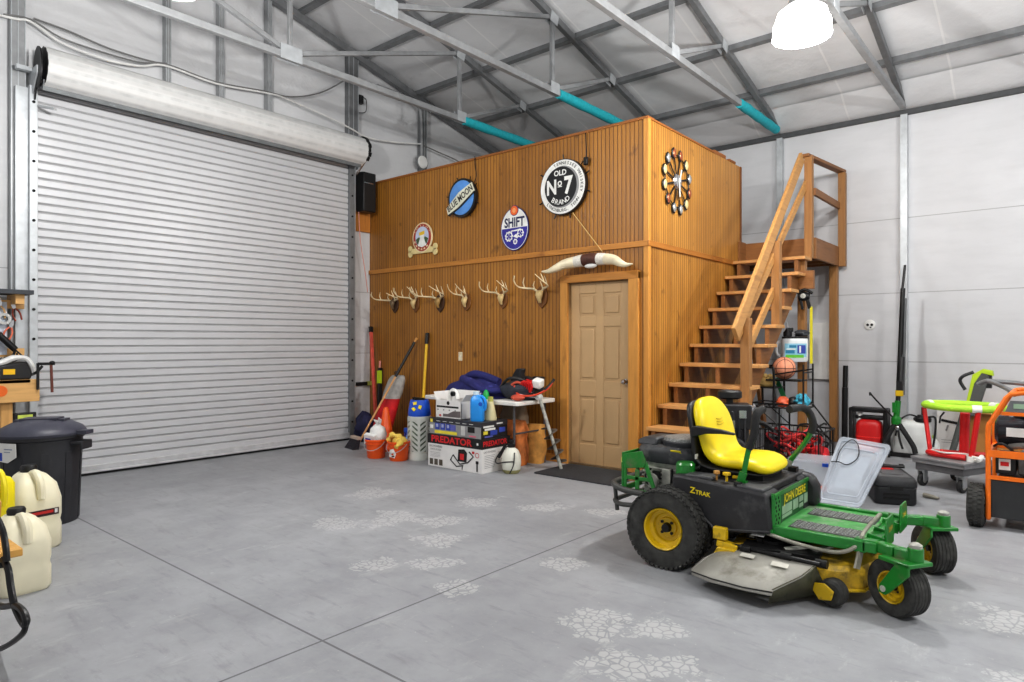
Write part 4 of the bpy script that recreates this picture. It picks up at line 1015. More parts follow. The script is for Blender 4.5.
t = sign('oval_sign', 'oval blue and white sign with gears and orange top disc', -5.13, 2.745)
mb = MB().use(M('sign_navy_edge', (40, 36, 110), .4)); mb.prism(ellipse(.218, .262, 48), 0, .012, 'xy'); obj('backing', mb, t)
mb = MB().use(SW); mb.prism(ellipse(.208, .252, 48), .012, .0135, 'xy'); f_ = obj('face', mb, t, smooth=0)
low_ = [(.2*math.cos(a), .244*math.sin(a)) for a in [PI-.05+i*(PI+.1)/30 for i in range(31)]]
mb = MB().use(M('sign_blue', (50, 44, 150), .4)); mb.prism(low_, .0135, .0145, 'xy'); obj('lower_field', mb, f_, smooth=0)
mb = MB().use(M('sign_ink', (34, 36, 80), .4)); mb.text('SHIFT', .125, Matrix.Translation((0, .075, .0137)) @ Matrix.Scale(1.25, 4, (0, 1, 0)), bold=.03); obj('lettering', mb, f_, smooth=0)
mb = MB().use(SW)
def gear(cx_, cy_, r0, r1, teeth):
    P = []
    for i in range(teeth*4):
        a = 2*PI*i/(teeth*4); q = r0 if i % 4 in (0, 1) else r0*.86
        P.append((cx_+q*math.cos(a), cy_+q*math.sin(a)))
    n = len(P); I = [(cx_+r1*math.cos(2*PI*i/n), cy_+r1*math.sin(2*PI*i/n)) for i in range(n)]
    mb.add([(x, y, .0152) for x, y in P+I], [(i, (i+1) % n, n+(i+1) % n, n+i) for i in range(n)])
    for k in range(4):
        a = k*PI/2; mb.add([(cx_+math.cos(a+b)*r1*q, cy_+math.sin(a+b)*r1*q, .0152) for b, q in ((-.25, .3), (.25, .3), (.2, 1.02), (-.2, 1.02))], [(0, 1, 2, 3)])
gear(-.085, -.085, .066, .042, 9); gear(.095, -.06, .056, .036, 8); gear(.015, -.155, .036, .018, 7); mb.add([(x, y, .015) for x, y in ((-.06, -.02), (.09, -.005), (.09, -.018), (-.06, -.034))], [(0, 1, 2, 3)]); mb.box((0, -.022, .015), (.09, .014, .001)); mb.add([(x, y, .015) for x, y in ((-.02, -.09), (.05, -.12), (.06, -.10), (.03, -.06))], [(0, 1, 2, 3)])
obj('gear_emblem', mb, f_, smooth=0)
mb = MB().use(M('sign_orange', (236, 108, 44), .4)); mb.prism(ellipse(.056, .056, 24, .0, .222), .012, .02, 'xy'); mb.use(M('sign_navy_edge')).prism(ellipse(.064, .064, 24, .0, .222), .008, .016, 'xy'); mb.use(M('sign_light_orange', (250, 170, 110), .4)).prism(ellipse(.026, .03, 16, .0, .222), .02, .021, 'xy'); obj('orange_disc', mb, t, smooth=0)

t = sign('lit_round_sign', 'round sky blue sign with slanted cream lettered banner', -5.985, 3.235)
mb = MB().use(RIMB); mb.prism(ellipse(.245, .25, 40), 0, .05, 'xy'); obj('backing', mb, t)
mb = MB().use(M('sign_sky_blue', (92, 150, 218), .35, 0, .12, 6)); mb.prism(ellipse(.215, .222, 40), .05, .055, 'xy'); f_ = obj('face', mb, t, smooth=0)
T_ = Matrix.Translation((0, -.005, .06)) @ Matrix.Rotation(R(29), 4, 'Z')
mb = MB().use(M('sign_cream', (226, 226, 206), .4)); mb.prism([(-.30, -.06), (-.1, -.085), (.24, -.065), (.25, .06), (.0, .085), (-.28, .035)], -.004, .006, 'xy', T_); bn_ = obj('banner', mb, t, smooth=0)
mb = MB().use(RIMB); mb.prism([(-.29, -.085), (-.05, -.10), (.22, -.08), (.24, -.062), (-.1, -.082), (-.30, -.057)], -.004, .008, 'xy', T_); mb.text('BLUE MOON', .088, T_ @ Matrix.Translation((-.02, -.0, .0065)) @ Matrix.Scale(1.35, 4, (0, 1, 0)), bold=.02); obj('lettering', mb, bn_, smooth=0)
for a in (170, 200, 110, 60, 30, -20, -60): obj('wire_clip', MB().use(BLACKM).cyl((.23*math.cos(R(a)), .23*math.sin(R(a)), .02), (.29*math.cos(R(a)), .29*math.sin(R(a)), .035), .007, n=6), t)
mb = MB().use(BLACKM)
mb.tube(spline([(.2, .16, .03), (.24, .25, .03), (.21, .38, .02), (.20, .5, .015)], 5), .006, 6)
obj('power_wire', mb, t)

t = sign('round_badge_sign', 'small round red-ringed badge sign with cream bone-shaped base', -6.77, 2.785)
mb = MB().use(M('bone_cream', (226, 208, 150), .5))
mb.box((0, -.155, .008), (.44, .075, .016))
for sx in (-1, 1):
    for sy in (-1, 1): mb.prism(ellipse(.042, .045, 16, sx*.25, -.155+sy*.035), 0, .016, 'xy')
obj('bone_base', mb, t, smooth=0)
mb = MB().use(M('badge_cream', (236, 220, 180), .5)); mb.prism(ellipse(.195, .205, 40, 0, .02), .0, .018, 'xy'); obj('backing', mb, t)
mb = MB().use(M('badge_red', (164, 54, 42), .45)); mb.prism(ellipse(.178, .188, 40, 0, .02), .018, .0195, 'xy'); f_ = obj('ring', mb, t, smooth=0)
mb = MB().use(M('badge_sky', (196, 204, 226), .5)); mb.prism(ellipse(.135, .14, 36, 0, .03), .0195, .0205, 'xy')
mb.use(M('badge_green', (70, 96, 66), .6)).prism([(-.125, .0), (-.06, .03), (.0, .0), (.06, .03), (.125, .0), (.1, -.06), (.0, -.11), (-.1, -.06)], .0205, .0212, 'xy')
mb.use(SW).prism([(-.035, .06), (.035, .06), (.045, .0), (.085, -.09), (.0, -.115), (-.085, -.09), (-.045, .0)], .0212, .022, 'xy'); mb.use(M('badge_yellow', (236, 196, 50), .5)).prism([(-.06, .09), (.05, .11), (.05, .06), (-.05, .05)], .0215, .023, 'xy')
obj('centre_panel', mb, f_, smooth=0)
mb = MB().use(M('badge_cream')); mb.ringtext('* ** * * ** *', .05, .155, R(150), R(10), Matrix.Translation((0, .02, .0198)))
for k in range(6): mb.add([(.155*math.cos(R(200+k*22)+b)*q, .02+.16*math.sin(R(200+k*22)+b)*q, .0198) for b, q in ((-.1, .93), (.1, .93), (.1, 1.07), (-.1, 1.07))], [(0, 1, 2, 3)])
obj('lettering', mb, f_, smooth=0)

# ---- antler mounts
PLQ = wood('plaque_wood', (122, 78, 36), (70, 42, 18), 'y', knots=False); BONE = M('skull_bone', (222, 196, 140), .5, 0, .15, 16); HORN = M('antler_bone', (226, 210, 172), .45, 0, .15, 10); PLQ2 = wood('dark_plaque_wood', (74, 48, 30), (40, 26, 16), 'y', knots=False)
def antlers(x, z, sc, label, spread=1.0, rise=1.0, pl=PLQ, bone=BONE, tines=3, curl=1.0):
    sc *= .86
    t = thing('antler_mount', label, 'antler mount', (x, YL-.0, z), FRONT, 'antler mounts along the loft front')
    mb = MB().use(pl); mb.prism([(-.065*sc, .08*sc), (0, .12*sc), (.065*sc, .08*sc), (.09*sc, .0), (.075*sc, -.10*sc), (0, -.17*sc), (-.075*sc, -.10*sc), (-.09*sc, .0)], 0, .022, 'xy')
    obj('plaque', mb, t, bevel=.006)
    mb = MB().use(bone)
    mb.loft([[(c_*w*sc, y*sc+s_*h*.25*sc, .022+max(0, d+s_*h)*sc) for c_, s_ in [(math.cos(2*PI*k/10), math.sin(2*PI*k/10)) for k in range(10)]] for y, w, h, d in ((.05, .035, .02, .02), (.03, .055, .03, .04), (-.01, .05, .035, .05), (-.05, .03, .03, .05), (-.10, .018, .018, .03))])
    obj('skull_plate', mb, t, smooth=60)
    for s in (-1, 1):
        mb = MB().use(HORN); k = sc
        P = spline([(s*.03*k, .03*k, .05*k), (s*.08*k*spread, .065*k*rise, .08*k), (s*.17*k*spread, .075*k*rise, .12*k*curl), (s*.235*k*spread, .09*k*rise, .20*k*curl), (s*.22*k*spread, .14*k*rise, .30*k*curl), (s*.17*k*spread, .20*k*rise, .36*k*curl)], 5)
        n_ = len(P); mb.tube(P, [(.016-.011*i/(n_-1))*k for i in range(n_)], 7)
        for j in range(tines):
            q = P[int(n_*(.16+.27*j))]; L = (.10+.03*(j % 2))*k
            e = q+Vector((-s*.02*k, L, .035*k)); mb.tube([q, (q+e)/2+Vector((s*.012*k, 0, .012*k)), e], [.010*k, .008*k, .003*k], 6)
        obj('antler', mb, t)
    return t
antlers(-7.36, 1.93, 1.0, 'wide antlers on a dark plaque, leftmost of the six mounts', 1.15, .7, PLQ2, M('dark_skull', (120, 100, 74), .5, 0, .2, 16))
antlers(-6.92, 1.92, .95, 'antlers on pale skull, second of six mounts from the left', 1.0, 1.2)
antlers(-6.43, 1.92, 1.05, 'largest antlers on a dark plaque, third of six mounts from the left', 1.2, .95, PLQ2, M('ochre_skull', (176, 142, 84), .5, 0, .2, 16), curl=1.2)
antlers(-5.94, 1.91, .95, 'small narrow antlers on a wooden plaque, fourth of six mounts', .5, 1.2, tines=2)
antlers(-5.32, 1.92, .95, 'branching antlers on a plaque, second mount left of the tan door', 1.0, 1.15)
antlers(-4.72, 1.93, 1.1, 'antlers on an arched plaque right beside the tan door, rightmost mount', .95, 1.1)
# ---- longhorn mount
t = thing('longhorn_mount', 'pair of white cattle horns with brown leather centre above the tan door', 'horn mount', (-3.97, YL-.12, 2.27))
LEA = M('brown_leather', (84, 48, 36), .6, 0, .15, 20); ROPE = M('white_cord_wrap', (226, 222, 212), .7, 0, .1, 60, bump=.4, bscale=180)
obj('leather_centre', MB().use(LEA).tube([(-.11, 0, .0), (0, 0, .012), (.11, 0, .0)], .062, 18), t)
for s in (-1, 1):
    mb = MB().use(ROPE); mb.tube([(s*.10, 0, .0), (s*.16, -.005, -.004), (s*.22, -.01, -.012)], [.066, .064, .058], 18); obj('cord_wrap', mb, t)
    mb = MB().use(M('cream_horn', (232, 220, 190), .35, 0, .1, 5))
    P = spline([(s*.21, -.01, -.01), (s*.32, -.05, -.03), (s*.42, -.09, -.075), (s*.50, -.11, -.10), (s*.58, -.12, -.098)], 6); n_ = len(P)
    mb.tube(P, [.056*(1-(i/(n_-1))**1.3)+.006 for i in range(n_)], 14); obj('horn', mb, t)
mb = MB().use(SW); mb.ell((.02, -.03, -.07), (.08, .03, .025)); mb.b2(-.02, .05, -.0, .118, -.04, .03); obj('base_plate', mb, t)
# ---- clock on the loft side
t = thing('wall_clock', 'sunburst wall clock with oval pods on the loft side', 'clock', (XL+.001, 6.79, 3.155), SIDE)
obj('hub', MB().use(CHROME).lathe([(.085, .0), (.088, .02), (.07, .04), (0, .045)], n=30), t)
PODS = [M('pod_silver', (190, 190, 186), .25, .6), M('pod_copper', (168, 98, 66), .3, .5), M('pod_cream', (222, 206, 150), .35, .2)]
for k in range(12):
    a = R(15+30*k); c_, s_ = math.cos(a), math.sin(a)
    mb = MB().use(BLACKM); mb.beam((.07*c_, .07*s_, .02), (.27*c_, .27*s_, .02), .018, .006, (0, 0, 1)); q = obj('spoke', mb, t)
    A = Matrix.Translation((.31*c_, .31*s_, .02)) @ Matrix.Rotation(0, 4, 'Z')
    mb = MB().use(BLACKM); mb.ell((0, 0, 0), (.046, .066, .014), 16, 8, A); p_ = obj('pod', mb, t)
    mb = MB().use(PODS[(k*5+k//3) % 3]); mb.ell((0, 0, .008), (.034, .052, .016), 16, 8, A); obj('pod_face', mb, p_)
mb = MB().use(SW); mb.box((.0, -.07, .05), (.022, .2, .004), (0, 0, .05)); mb.box((.02, .06, .052), (.02, .15, .004), (0, 0, -.3)); obj('clock_hand', mb, t)
mb = MB().use(BLACKM); mb.lathe([(.285, .012), (.295, .02), (.285, .026), (.278, .02), (.285, .012)], n=48); obj('ring', mb, t)
# ================================================================ CLUTTER ALONG THE LOFT FRONT
BLUE = M('blue_plastic', (24, 84, 200), .4, 0, .06); CYAN = M('bright_blue_jug', (38, 146, 226), .35, 0, .05)
NAVY = M('navy_cloth', (38, 40, 104), .85, 0, .2, 7, bump=.25, bscale=40); CLOTH_Y = M('yellow_towel', (232, 200, 96), .9, 0, .12, 12, bump=.3)
def bucket(label, x, y, tilt, emb):
    t = thing('orange_bucket', label, 'bucket', (x, y, 0), tilt, 'small orange buckets by the loft')
    mb = MB().use(ORG); mb.lathe([(0, .003), (.098, .0), (.104, .01), (.122, .2), (.134, .2), (.136, .222), (.128, .225), (.116, .222), (.1, .02), (0, .015)], n=32); mb.lathe([(.120, .165), (.129, .168), (.129, .18), (.121, .182)], n=32)
    b = obj('bucket_body', mb, t)
    obj('wire_handle', MB().use(STEEL_L).tube(spline([(.135*math.cos(a), -.02-.115*math.sin(a), .2-.10*math.sin(a)) for a in [PI*i/8 for i in range(9)]], 3), .004, 6), t)
    if emb:
        mb = MB().use(SW); A = Matrix.Translation((0, -.118, .1)) @ Euler((R(96), 0, 0)).to_matrix().to_4x4()
        mb.prism([(-.05, -.045), (.03, -.06), (.055, -.01), (.02, .05), (-.03, .035)], 0, .004, 'xy', A); mb.use(ORG).prism([(-.02, -.02), (.02, -.03), (.02, .01)], .004, .005, 'xy', A); mb.use(M('dark_print', (70, 40, 34), .5)).prism([(-.01, -.05), (.03, -.045), (.03, -.03), (-.01, -.035)], .004, .005, 'xy', A)
        obj('print', mb, b, smooth=0)
    return t
bucket('small orange bucket holding paper and a white bag, nearest the roller door', -6.33, 5.0, .3, False)
bucket('small orange bucket with white print and a yellow towel in it', -5.99, 5.06, .2, True)
def crumple(name, label, cat, c, r, m, seed, n=20, k=10, amp=.22, sharp=2.0):
    rnd = random.Random(seed); ph = [(rnd.uniform(2, 5), rnd.uniform(0, 6), rnd.uniform(2, 5), rnd.uniform(0, 6)) for _ in range(5)]
    def f(p):
        a = math.atan2(p.y, p.x); q = 1
        for w, o, w2, o2 in ph: q += amp*.4*math.sin(round(w)*a+o)*math.sin(w2*p.z*1.6+o2)
        return (p.x*q, p.y*q, max(p.z*q, -.92))
    mb = MB().use(m); mb.ell((0, 0, r[2]*.92), r, n, k, f=f)
    return obj(name, mb, None, smooth=50, label=label, cat=cat, loc=c)
PBAG = M('thin_white_bag', (226, 226, 224), .5, 0, .08, 14, bump=.4)
o = thing('plastic_bag', 'knotted white plastic bag standing up in an orange bucket', 'bag', (-6.34, 5.03, .14))
mb = MB().use(PBAG); mb.lathe([(.03, 0), (.085, .04), (.1, .12), (.085, .2), (.04, .235), (.02, .25), (.03, .27), (.05, .30), (.0, .29)], n=14)
for i, p in enumerate(mb.v): mb.v[i] = (p[0]*(1+.12*math.sin(i*1.7)), p[1]*(1+.12*math.cos(i*2.3)), p[2]+.012*math.sin(i*.9))
mb.box((.05, -.01, .30), (.06, .01, .06), (.2, .5, 0)); obj('bag_body', mb, o, smooth=60)
o = thing('paper_carton', 'small white paper carton with blue print in an orange bucket', 'carton', (-6.36, 4.94, .17), (.3, .15, .4)); obj('carton_body', MB().use(WHITE).b2(-.07, .07, -.03, .03, 0, .12), o); obj('print', MB().use(M('blue_print')).b2(-.05, .02, -.032, -.03, .06, .08).b2(-.05, .05, -.032, -.03, .035, .05), o)
mb = MB().use(CLOTH_Y); mb.tube(spline([(-.13, -.03, .19), (-.1, -.02, .25), (-.02, -.05, .275), (.06, -.02, .25), (.1, -.05, .21), (.12, -.13, .16)], 5), [.03+.012*math.sin(i) for i in range(26)], 10); mb.ell((.03, .0, .2), (.1, .08, .07), 14, 8)
obj('yellow_towel', mb, label='crumpled yellow towel draped over an orange bucket', cat='towel', loc=(-5.99, 5.05, .02))
# traffic cone
t = thing('traffic_cone', 'orange traffic cone behind the small orange buckets', 'cone', (-6.69, 5.44, 0))
obj('cone_body', MB().use(ORG).lathe([(.125, .03), (.118, .05), (.032, .53), (.018, .545), (0, .545)], n=28), t); obj('base', MB().use(ORG).prism(rrect(.30, .30, .05), 0, .03, 'xy'), t, bevel=.005)
# red and grey carrying bag
t = thing('tall_carry_bag', 'tall red carrying bag with grey top leaning on the loft', 'bag', (0, 0, 0))
b0, b1 = Vector((-7.13, 5.66, .02)), Vector((-7.04, 5.94, .92))
def bagring(f, w, d):
    c = b0.lerp(b1, f); return [c+Vector((w*math.cos(2*PI*k/16)*(1+.06*math.sin(3*k)), d*math.sin(2*PI*k/16), 0)) for k in range(16)]
obj('red_body', MB().use(M('red_fabric', (196, 22, 30), .75, 0, .2, 9, bump=.3, bscale=30)).loft([bagring(0, .13, .09), bagring(.05, .16, .11), bagring(.3, .165, .11), bagring(.66, .15, .10)]), t, smooth=60)
obj('grey_top', MB().use(M('grey_mesh_fabric', (164, 162, 158), .8, 0, .15, 14, bump=.2)).loft([bagring(.655, .152, .102), bagring(.75, .16, .105), bagring(.92, .145, .095), bagring(.98, .125, .07), bagring(1.0, .10, .05)]), t, smooth=60)
obj('cord', MB().use(BLACKM).tube(spline([b1+Vector((-.03, -.03, -.01)), b1+Vector((-.01, -.05, .05)), b1+Vector((.02, -.02, .04))], 4), .007, 6), t)
# long broom
t = thing('push_broom', 'long broom with black and tan handle leaning on the loft', 'broom', (0, 0, 0))
p0, p1 = Vector((-7.07, 5.30, .06)), Vector((-6.86, 6.115, 1.43)); pm = p0.lerp(p1, .62)
TANW = wood('pale_handle', (216, 164, 108), (170, 120, 70), 'z', knots=False)
obj('lower_handle', MB().use(TANW).cyl(p0, pm, .013, n=10), t); obj('black_sleeve', MB().use(BLACK).cyl(pm, p0.lerp(p1, .96), .019, n=12), t); obj('handle_tip', MB().use(M('tan_tip', (220, 160, 84), .5)).cyl(p0.lerp(p1, .955), p1, .016, n=10), t)
mb = MB().use(M('dark_bristles', (40, 36, 44), .9, 0, .3, 60, bump=.5)); mb.hexa([(-7.24, 5.2, 0), (-6.98, 5.14, 0), (-6.96, 5.22, 0), (-7.22, 5.28, 0), (-7.19, 5.26, .12), (-7.0, 5.22, .12), (-6.99, 5.27, .12), (-7.18, 5.31, .12)]); obj('bristles', mb, t)
mb = MB().use(M('beige_block', (196, 176, 160), .6)); mb.box((-7.09, 5.27, .135), (.22, .06, .04), (0, 0, -.2)); obj('broom_block', mb, t, bevel=.006)
# red bar and black level in the corner
t = thing('red_pole', 'long red pole leaning in the corner by the roller door', 'pole', (0, 0, 0))
obj('pole', MB().use(M('faded_red_pole', (214, 92, 76), .5, 0, .12)).beam((-7.58, 6.0, .0), (-7.86, 6.11, 1.56), .05, .03, (1, 0, 0)), t, bevel=.006); obj('end_cap', MB().use(BLACK).beam((-7.853, 6.107, 1.52), (-7.866, 6.113, 1.60), .054, .034, (1, 0, 0)), t)
obj('pink_pole', MB().use(M('pale_pink_pole', (226, 150, 140), .5)).cyl((-7.52, 5.96, 0), (-7.66, 6.12, 1.1), .014, n=8), label='pale pink stick leaning beside the long red pole', cat='pole')
t = thing('folded_tool', 'black tool with lime patch leaning in the corner behind the broom', 'tool', (0, 0, 0))
obj('tool_body', MB().use(BLACK).beam((-7.55, 6.02, .3), (-7.64, 6.11, 1.0), .07, .03, (1, 0, 0)), t, bevel=.006); LIME = M('lime_plastic', (192, 220, 44), .4, 0, .05)
obj('lime_patch', MB().use(LIME).beam((-7.612, 6.07, .78), (-7.635, 6.09, .96), .05, .05, (1, 0, 0)), t); obj('lower_shaft', MB().use(TANW).cyl((-7.48, 5.94, 0), (-7.555, 6.02, .34), .012, n=8), t)
t = thing('hanging_strap', 'short black strap with lime end beside the roller door track', 'strap', (XW+.01, 5.84, .76)); obj('strap', MB().use(BLACK).b2(0, .03, -.04, .25, -.02, .03), t); obj('lime_end', MB().use(M('olive_lime', (186, 190, 96), .5)).b2(.0, .034, .25, .32, -.025, .035), t)
o = crumple('navy_bag', 'dark navy cloth bag slumped in the corner by the broom', 'bag', (-7.47, 5.72, 0), (.16, .14, .2), M('dark_navy', (26, 27, 62), .85, 0, .2, 8, bump=.3), 3)
# yellow pole standing behind the tank
t = thing('yellow_pole_tool', 'yellow pole with black grip upright against the loft', 'pole', (-6.655, 6.10, 0))
obj('yellow_shaft', MB().use(M('yellow_shaft', (240, 196, 50), .4)).cyl((.02, -.12, .0), (.0, .01, 1.36), .02, n=12), t); obj('black_grip', MB().use(BLACK).cyl((0, .008, 1.35), (-.003, .022, 1.50), .025, n=12), t)
# propane cylinder in lattice sleeve
TANKW = M('pale_grey_sleeve', (206, 208, 202), .5, 0, .06, 5)
t = thing('gas_cylinder', 'white lattice-cased gas cylinder with blue top', 'gas cylinder', (-5.875, 5.28, 0))
t.scale = (1, 1, .95)
obj('core', MB().use(M('dark_green_core', (88, 104, 84), .6)).lathe([(0, .02), (.125, .02), (.125, .5), (0, .5)], n=32), t)
mb = MB().use(TANKW); mb.lathe([(.12, 0), (.14, .0), (.145, .04), (.138, .08), (.126, .09)], n=40); mb.lathe([(.128, .085), (.134, .085), (.136, .10), (.128, .105)], n=40); mb.lathe([(.126, .475), (.138, .478), (.142, .5), (.138, .53), (.12, .54)], n=40)
for k in range(8):
    a0 = 2*PI*k/8
    mb.beam((.132*math.cos(a0), .132*math.sin(a0), .09), (.132*math.cos(a0), .132*math.sin(a0), .49), .03, .016, (math.cos(a0), math.sin(a0), 0))
    for j in range(8):
        z0 = .075+j*.062; sg = 1 if k % 2 else -1
        P = []
        for i in range(5):
            a = a0+(PI/4)*i/4; f = i/4 if sg > 0 else 1-i/4
            P.append((a, min(.495, max(.08, z0+.085*f))))
        for (a, za), (b, zb) in zip(P, P[1:]):
            r0, r1 = .127, .139; w = .017
            mb.hexa([(r0*math.cos(a), r0*math.sin(a), za-w), (r1*math.cos(a), r1*math.sin(a), za-w), (r1*math.cos(b), r1*math.sin(b), zb-w), (r0*math.cos(b), r0*math.sin(b), zb-w), (r0*math.cos(a), r0*math.sin(a), za+w), (r1*math.cos(a), r1*math.sin(a), za+w), (r1*math.cos(b), r1*math.sin(b), zb+w), (r0*math.cos(b), r0*math.sin(b), zb+w)])
obj('lattice_sleeve', mb, t, smooth=30)
mb = MB().use(BLUE); mb.lathe([(.128, .535), (.135, .55), (.132, .60), (.115, .70), (.105, .735), (.095, .735), (.1, .6)], n=36); bt = obj('blue_collar', mb, t)
mb = MB().use(LETY); A = Matrix.Rotation(R(-60), 4, 'Z') @ Matrix.Translation((.122, 0, .66)) @ Matrix.Rotation(R(80), 4, 'Y') @ Matrix.Rotation(PI/2, 4, 'Z')
for k in range(3): mb.prism([(-.012, -.02), (.02, -.035), (.035, .01), (.0, .02)], -.002, .006, 'xy', A @ Matrix.Translation((.035*math.cos(k*2.1), .03*math.sin(k*2.1), 0)) @ Matrix.Rotation(k*2.1, 4, 'Z'))
obj('yellow_logo', mb, bt, smooth=0)
mb = MB().use(BLACKM); mb.lathe([(.04, .62), (.045, .72), (.06, .725), (.06, .755), (0, .76)], n=18); mb.box((-.05, 0, .745), (.1, .05, .03)); obj('valve', mb, t)
# red can and spray bottles behind the buckets
t = thing('red_fuel_can', 'red fuel can half hidden behind the gas cylinder', 'can', (-6.12, 5.66, 0)); obj('can_body', MB().use(REDP).prism(rrect(.2, .3, .05), 0, .32, 'xy').prism(rrect(.12, .2, .04), .32, .37, 'xy'), t, bevel=.012); obj('can_spout', MB().use(BLACK).cyl((0, -.08, .36), (0, -.14, .44), .02, n=10), t)
t = thing('spray_bottle', 'blue spray bottle behind the orange bucket with yellow towel', 'bottle', (-6.17, 5.36, 0)); obj('bottle_body', MB().use(M('pale_blue_bottle', (120, 160, 216), .3)).lathe([(0, 0), (.05, 0), (.055, .02), (.055, .15), (.03, .22), (.018, .25)], n=20), t); mb = MB().use(BLUE); mb.box((-.01, 0, .30), (.1, .04, .06)); mb.cyl((0, 0, .24), (0, 0, .29), .022); mb.beam((-.05, 0, .28), (-.06, 0, .22), .02, .015); obj('trigger_head', mb, t, bevel=.006)
# ---- printed cartons
WCARD = M('white_carton', (232, 230, 228), .6, 0, .03); INK = M('carton_ink', (26, 24, 26), .6); REDI = M('red_ink', (206, 34, 40), .55); GREYI = M('grey_ink', (140, 138, 140), .6); BLUEI = M('blue_ink', (52, 74, 170), .55); YELI = M('yellow_ink', (232, 216, 70), .55)
def facemat(face, w, d, h):
    """matrix of a carton face: origin at its lower left corner, x right, y up, z out"""
    if face == 'f': return Matrix.Translation((0, 0, 0)) @ Euler((PI/2, 0, 0)).to_matrix().to_4x4()
    return Matrix.Translation((w, 0, 0)) @ Euler(SIDE).to_matrix().to_4x4()
def quad(mb, m, X, x0, x1, y0, y1, z=.0012): mb.use(m).add([(x0, y0, z), (x1, y0, z), (x1, y1, z), (x0, y1, z)], [(0, 1, 2, 3)], X)
t = thing('auger_box', 'big white carton with black band and red capitals, bottom of the stack', 'box', (-5.50, 5.07, 0))
BW_, BD, BH = .82, .45, .355
obj('carton', MB().use(WCARD).b2(0, BW_, 0, BD, 0, BH), t, bevel=.004)
obj('lid_band', MB().use(INK).b2(-.004, BW_+.004, -.004, BD+.004, .255, BH+.003), t, bevel=.003)
for nm, X in (('f', facemat('f', BW_, BD, BH)), ('s', facemat('s', BW_, BD, BH))):
    mb = MB(); Wd = BW_ if nm == 'f' else BD; X = X @ Matrix.Translation((0, 0, .004))
    mb.use(REDI).text('PREDATOR', .098 if nm == 'f' else .075, X @ Matrix.Translation((Wd*.45, .307, .0015)) @ Matrix.Scale(1.25 if nm == 'f' else 1.0, 4, (1, 0, 0)), bold=.035)
    quad(mb, SW, X, Wd-.07, Wd-.045, .295, .32) if nm == 'f' else None
    obj('red_lettering', mb, t, smooth=0)
    mb = MB(); X = X @ Matrix.Translation((0, 0, -.003))
    if nm == 'f':
        mb.use(GREYI).text('GAS POWERED', .030, X @ Matrix.Translation((.13, .225, .0015)), bold=.02); mb.text('EARTH AUGER', .026, X @ Matrix.Translation((.13, .19, .0015)), bold=.01)
        for i in range(3): quad(mb, M('brown_ink', (84, 76, 66), .6), X, .03+i*.075, .085+i*.075, .02, .085)
        for i in range(4): quad(mb, GREYI, X, .04, .2, .155-i*.015, .158-i*.015)
        # picture of the auger engine with its handle frame
        mb.use(INK).tube([X @ Vector(p) for p in ((.36, .10, .002), (.40, .16, .002), (.5, .07, .002), (.62, .10, .002), (.70, .17, .002), (.64, .215, .002))], .007, 5); mb.tube([X @ Vector(p) for p in ((.36, .10, .002), (.45, .04, .002), (.55, .06, .002))], .006, 5); mb.tube([X @ Vector(p) for p in ((.54, .06, .002), (.535, .015, .002))], .005, 5)
        mb.add([X @ Vector(p) for p in ((.47, .1, .003), (.60, .1, .003), (.61, .2, .003), (.57, .235, .003), (.48, .225, .003))], [(0, 1, 2, 3, 4)]); quad(mb, REDI, X, .505, .565, .12, .185, .004)
        mb.use(INK).tube([X @ Vector(p) for p in ((.755, .11, .002), (.755, .02, .002))], .008, 5); quad(mb, INK, X, .735, .775, .10, .13, .002); mb.use(REDI).lathe([(.022, 0), (.028, 0), (.028, .001), (.022, .001)], n=16, X=X @ Matrix.Translation((.755, .19, .0012))); quad(mb, REDI, X, .68, .715, .20, .225)
    else:
        mb.use(GREYI).text('GAS POWERED', .028, X @ Matrix.Translation((.12, .22, .0015)), bold=.01)
        for i in range(8): quad(mb, GREYI, X, .04, .2-.01*(i % 3), .18-i*.018, .184-i*.018)
        for i in range(4): quad(mb, GREYI, X, .25, .4, .2-i*.04, .205-i*.04)
    obj('carton_print', mb, t, smooth=0)
t = thing('charger_box', 'grey and yellow printed carton lying on the big white carton', 'box', (-5.49, 5.08, BH+.004))
w2, d2, h2 = .79, .42, .175
obj('carton', MB().use(M('grey_printed_card', (150, 150, 150), .55, 0, .1, 12)).b2(0, w2, 0, d2, 0, h2), t, bevel=.003)
obj('lid_band', MB().use(M('dark_print_band', (52, 52, 58), .5)).b2(-.003, w2+.003, -.003, d2+.003, .125, h2+.002), t, bevel=.002)
mb = MB(); X = facemat('f', 0, 0, 0) @ Matrix.Translation((0, 0, .0025))
for i in range(3): quad(mb, BLUEI, X, .10+i*.085, .17+i*.085, .055, .125, .001); quad(mb, M('lilac_ink', (170, 176, 214), .5), X, .115+i*.085, .15+i*.085, .08, .115, .002)
quad(mb, M('violet_ink', (96, 100, 180), .5), X, .34, .42, .06, .12); quad(mb, YELI, X, .09, .44, .012, .045); quad(mb, YELI, X, .02, .06, .13, .165); quad(mb, INK, X, .60, .70, .06, .12); quad(mb, M('pink_ink', (214, 110, 130), .5), X, .62, .72, .015, .03); quad(mb, M('pale_ink', (206, 206, 204), .5), X, .50, .56, .02, .12); quad(mb, SW, X, .02, .07, .06, .10)
for i in range(6): quad(mb, SW, X, .12+i*.1, .18+i*.1, .145, .15)
X = facemat('s', w2, 0, 0) @ Matrix.Translation((0, 0, .0035)); quad(mb, INK, X, .0, d2, .0, .125, .0)
for i, (a, b, c, d_) in enumerate([(.03, .2, .115, .135), (.05, .22, .085, .108), (.03, .10, .045, .08), (.24, .34, .14, .155)]): quad(mb, SW if i != 2 else YELI, X, a, b, c, d_)
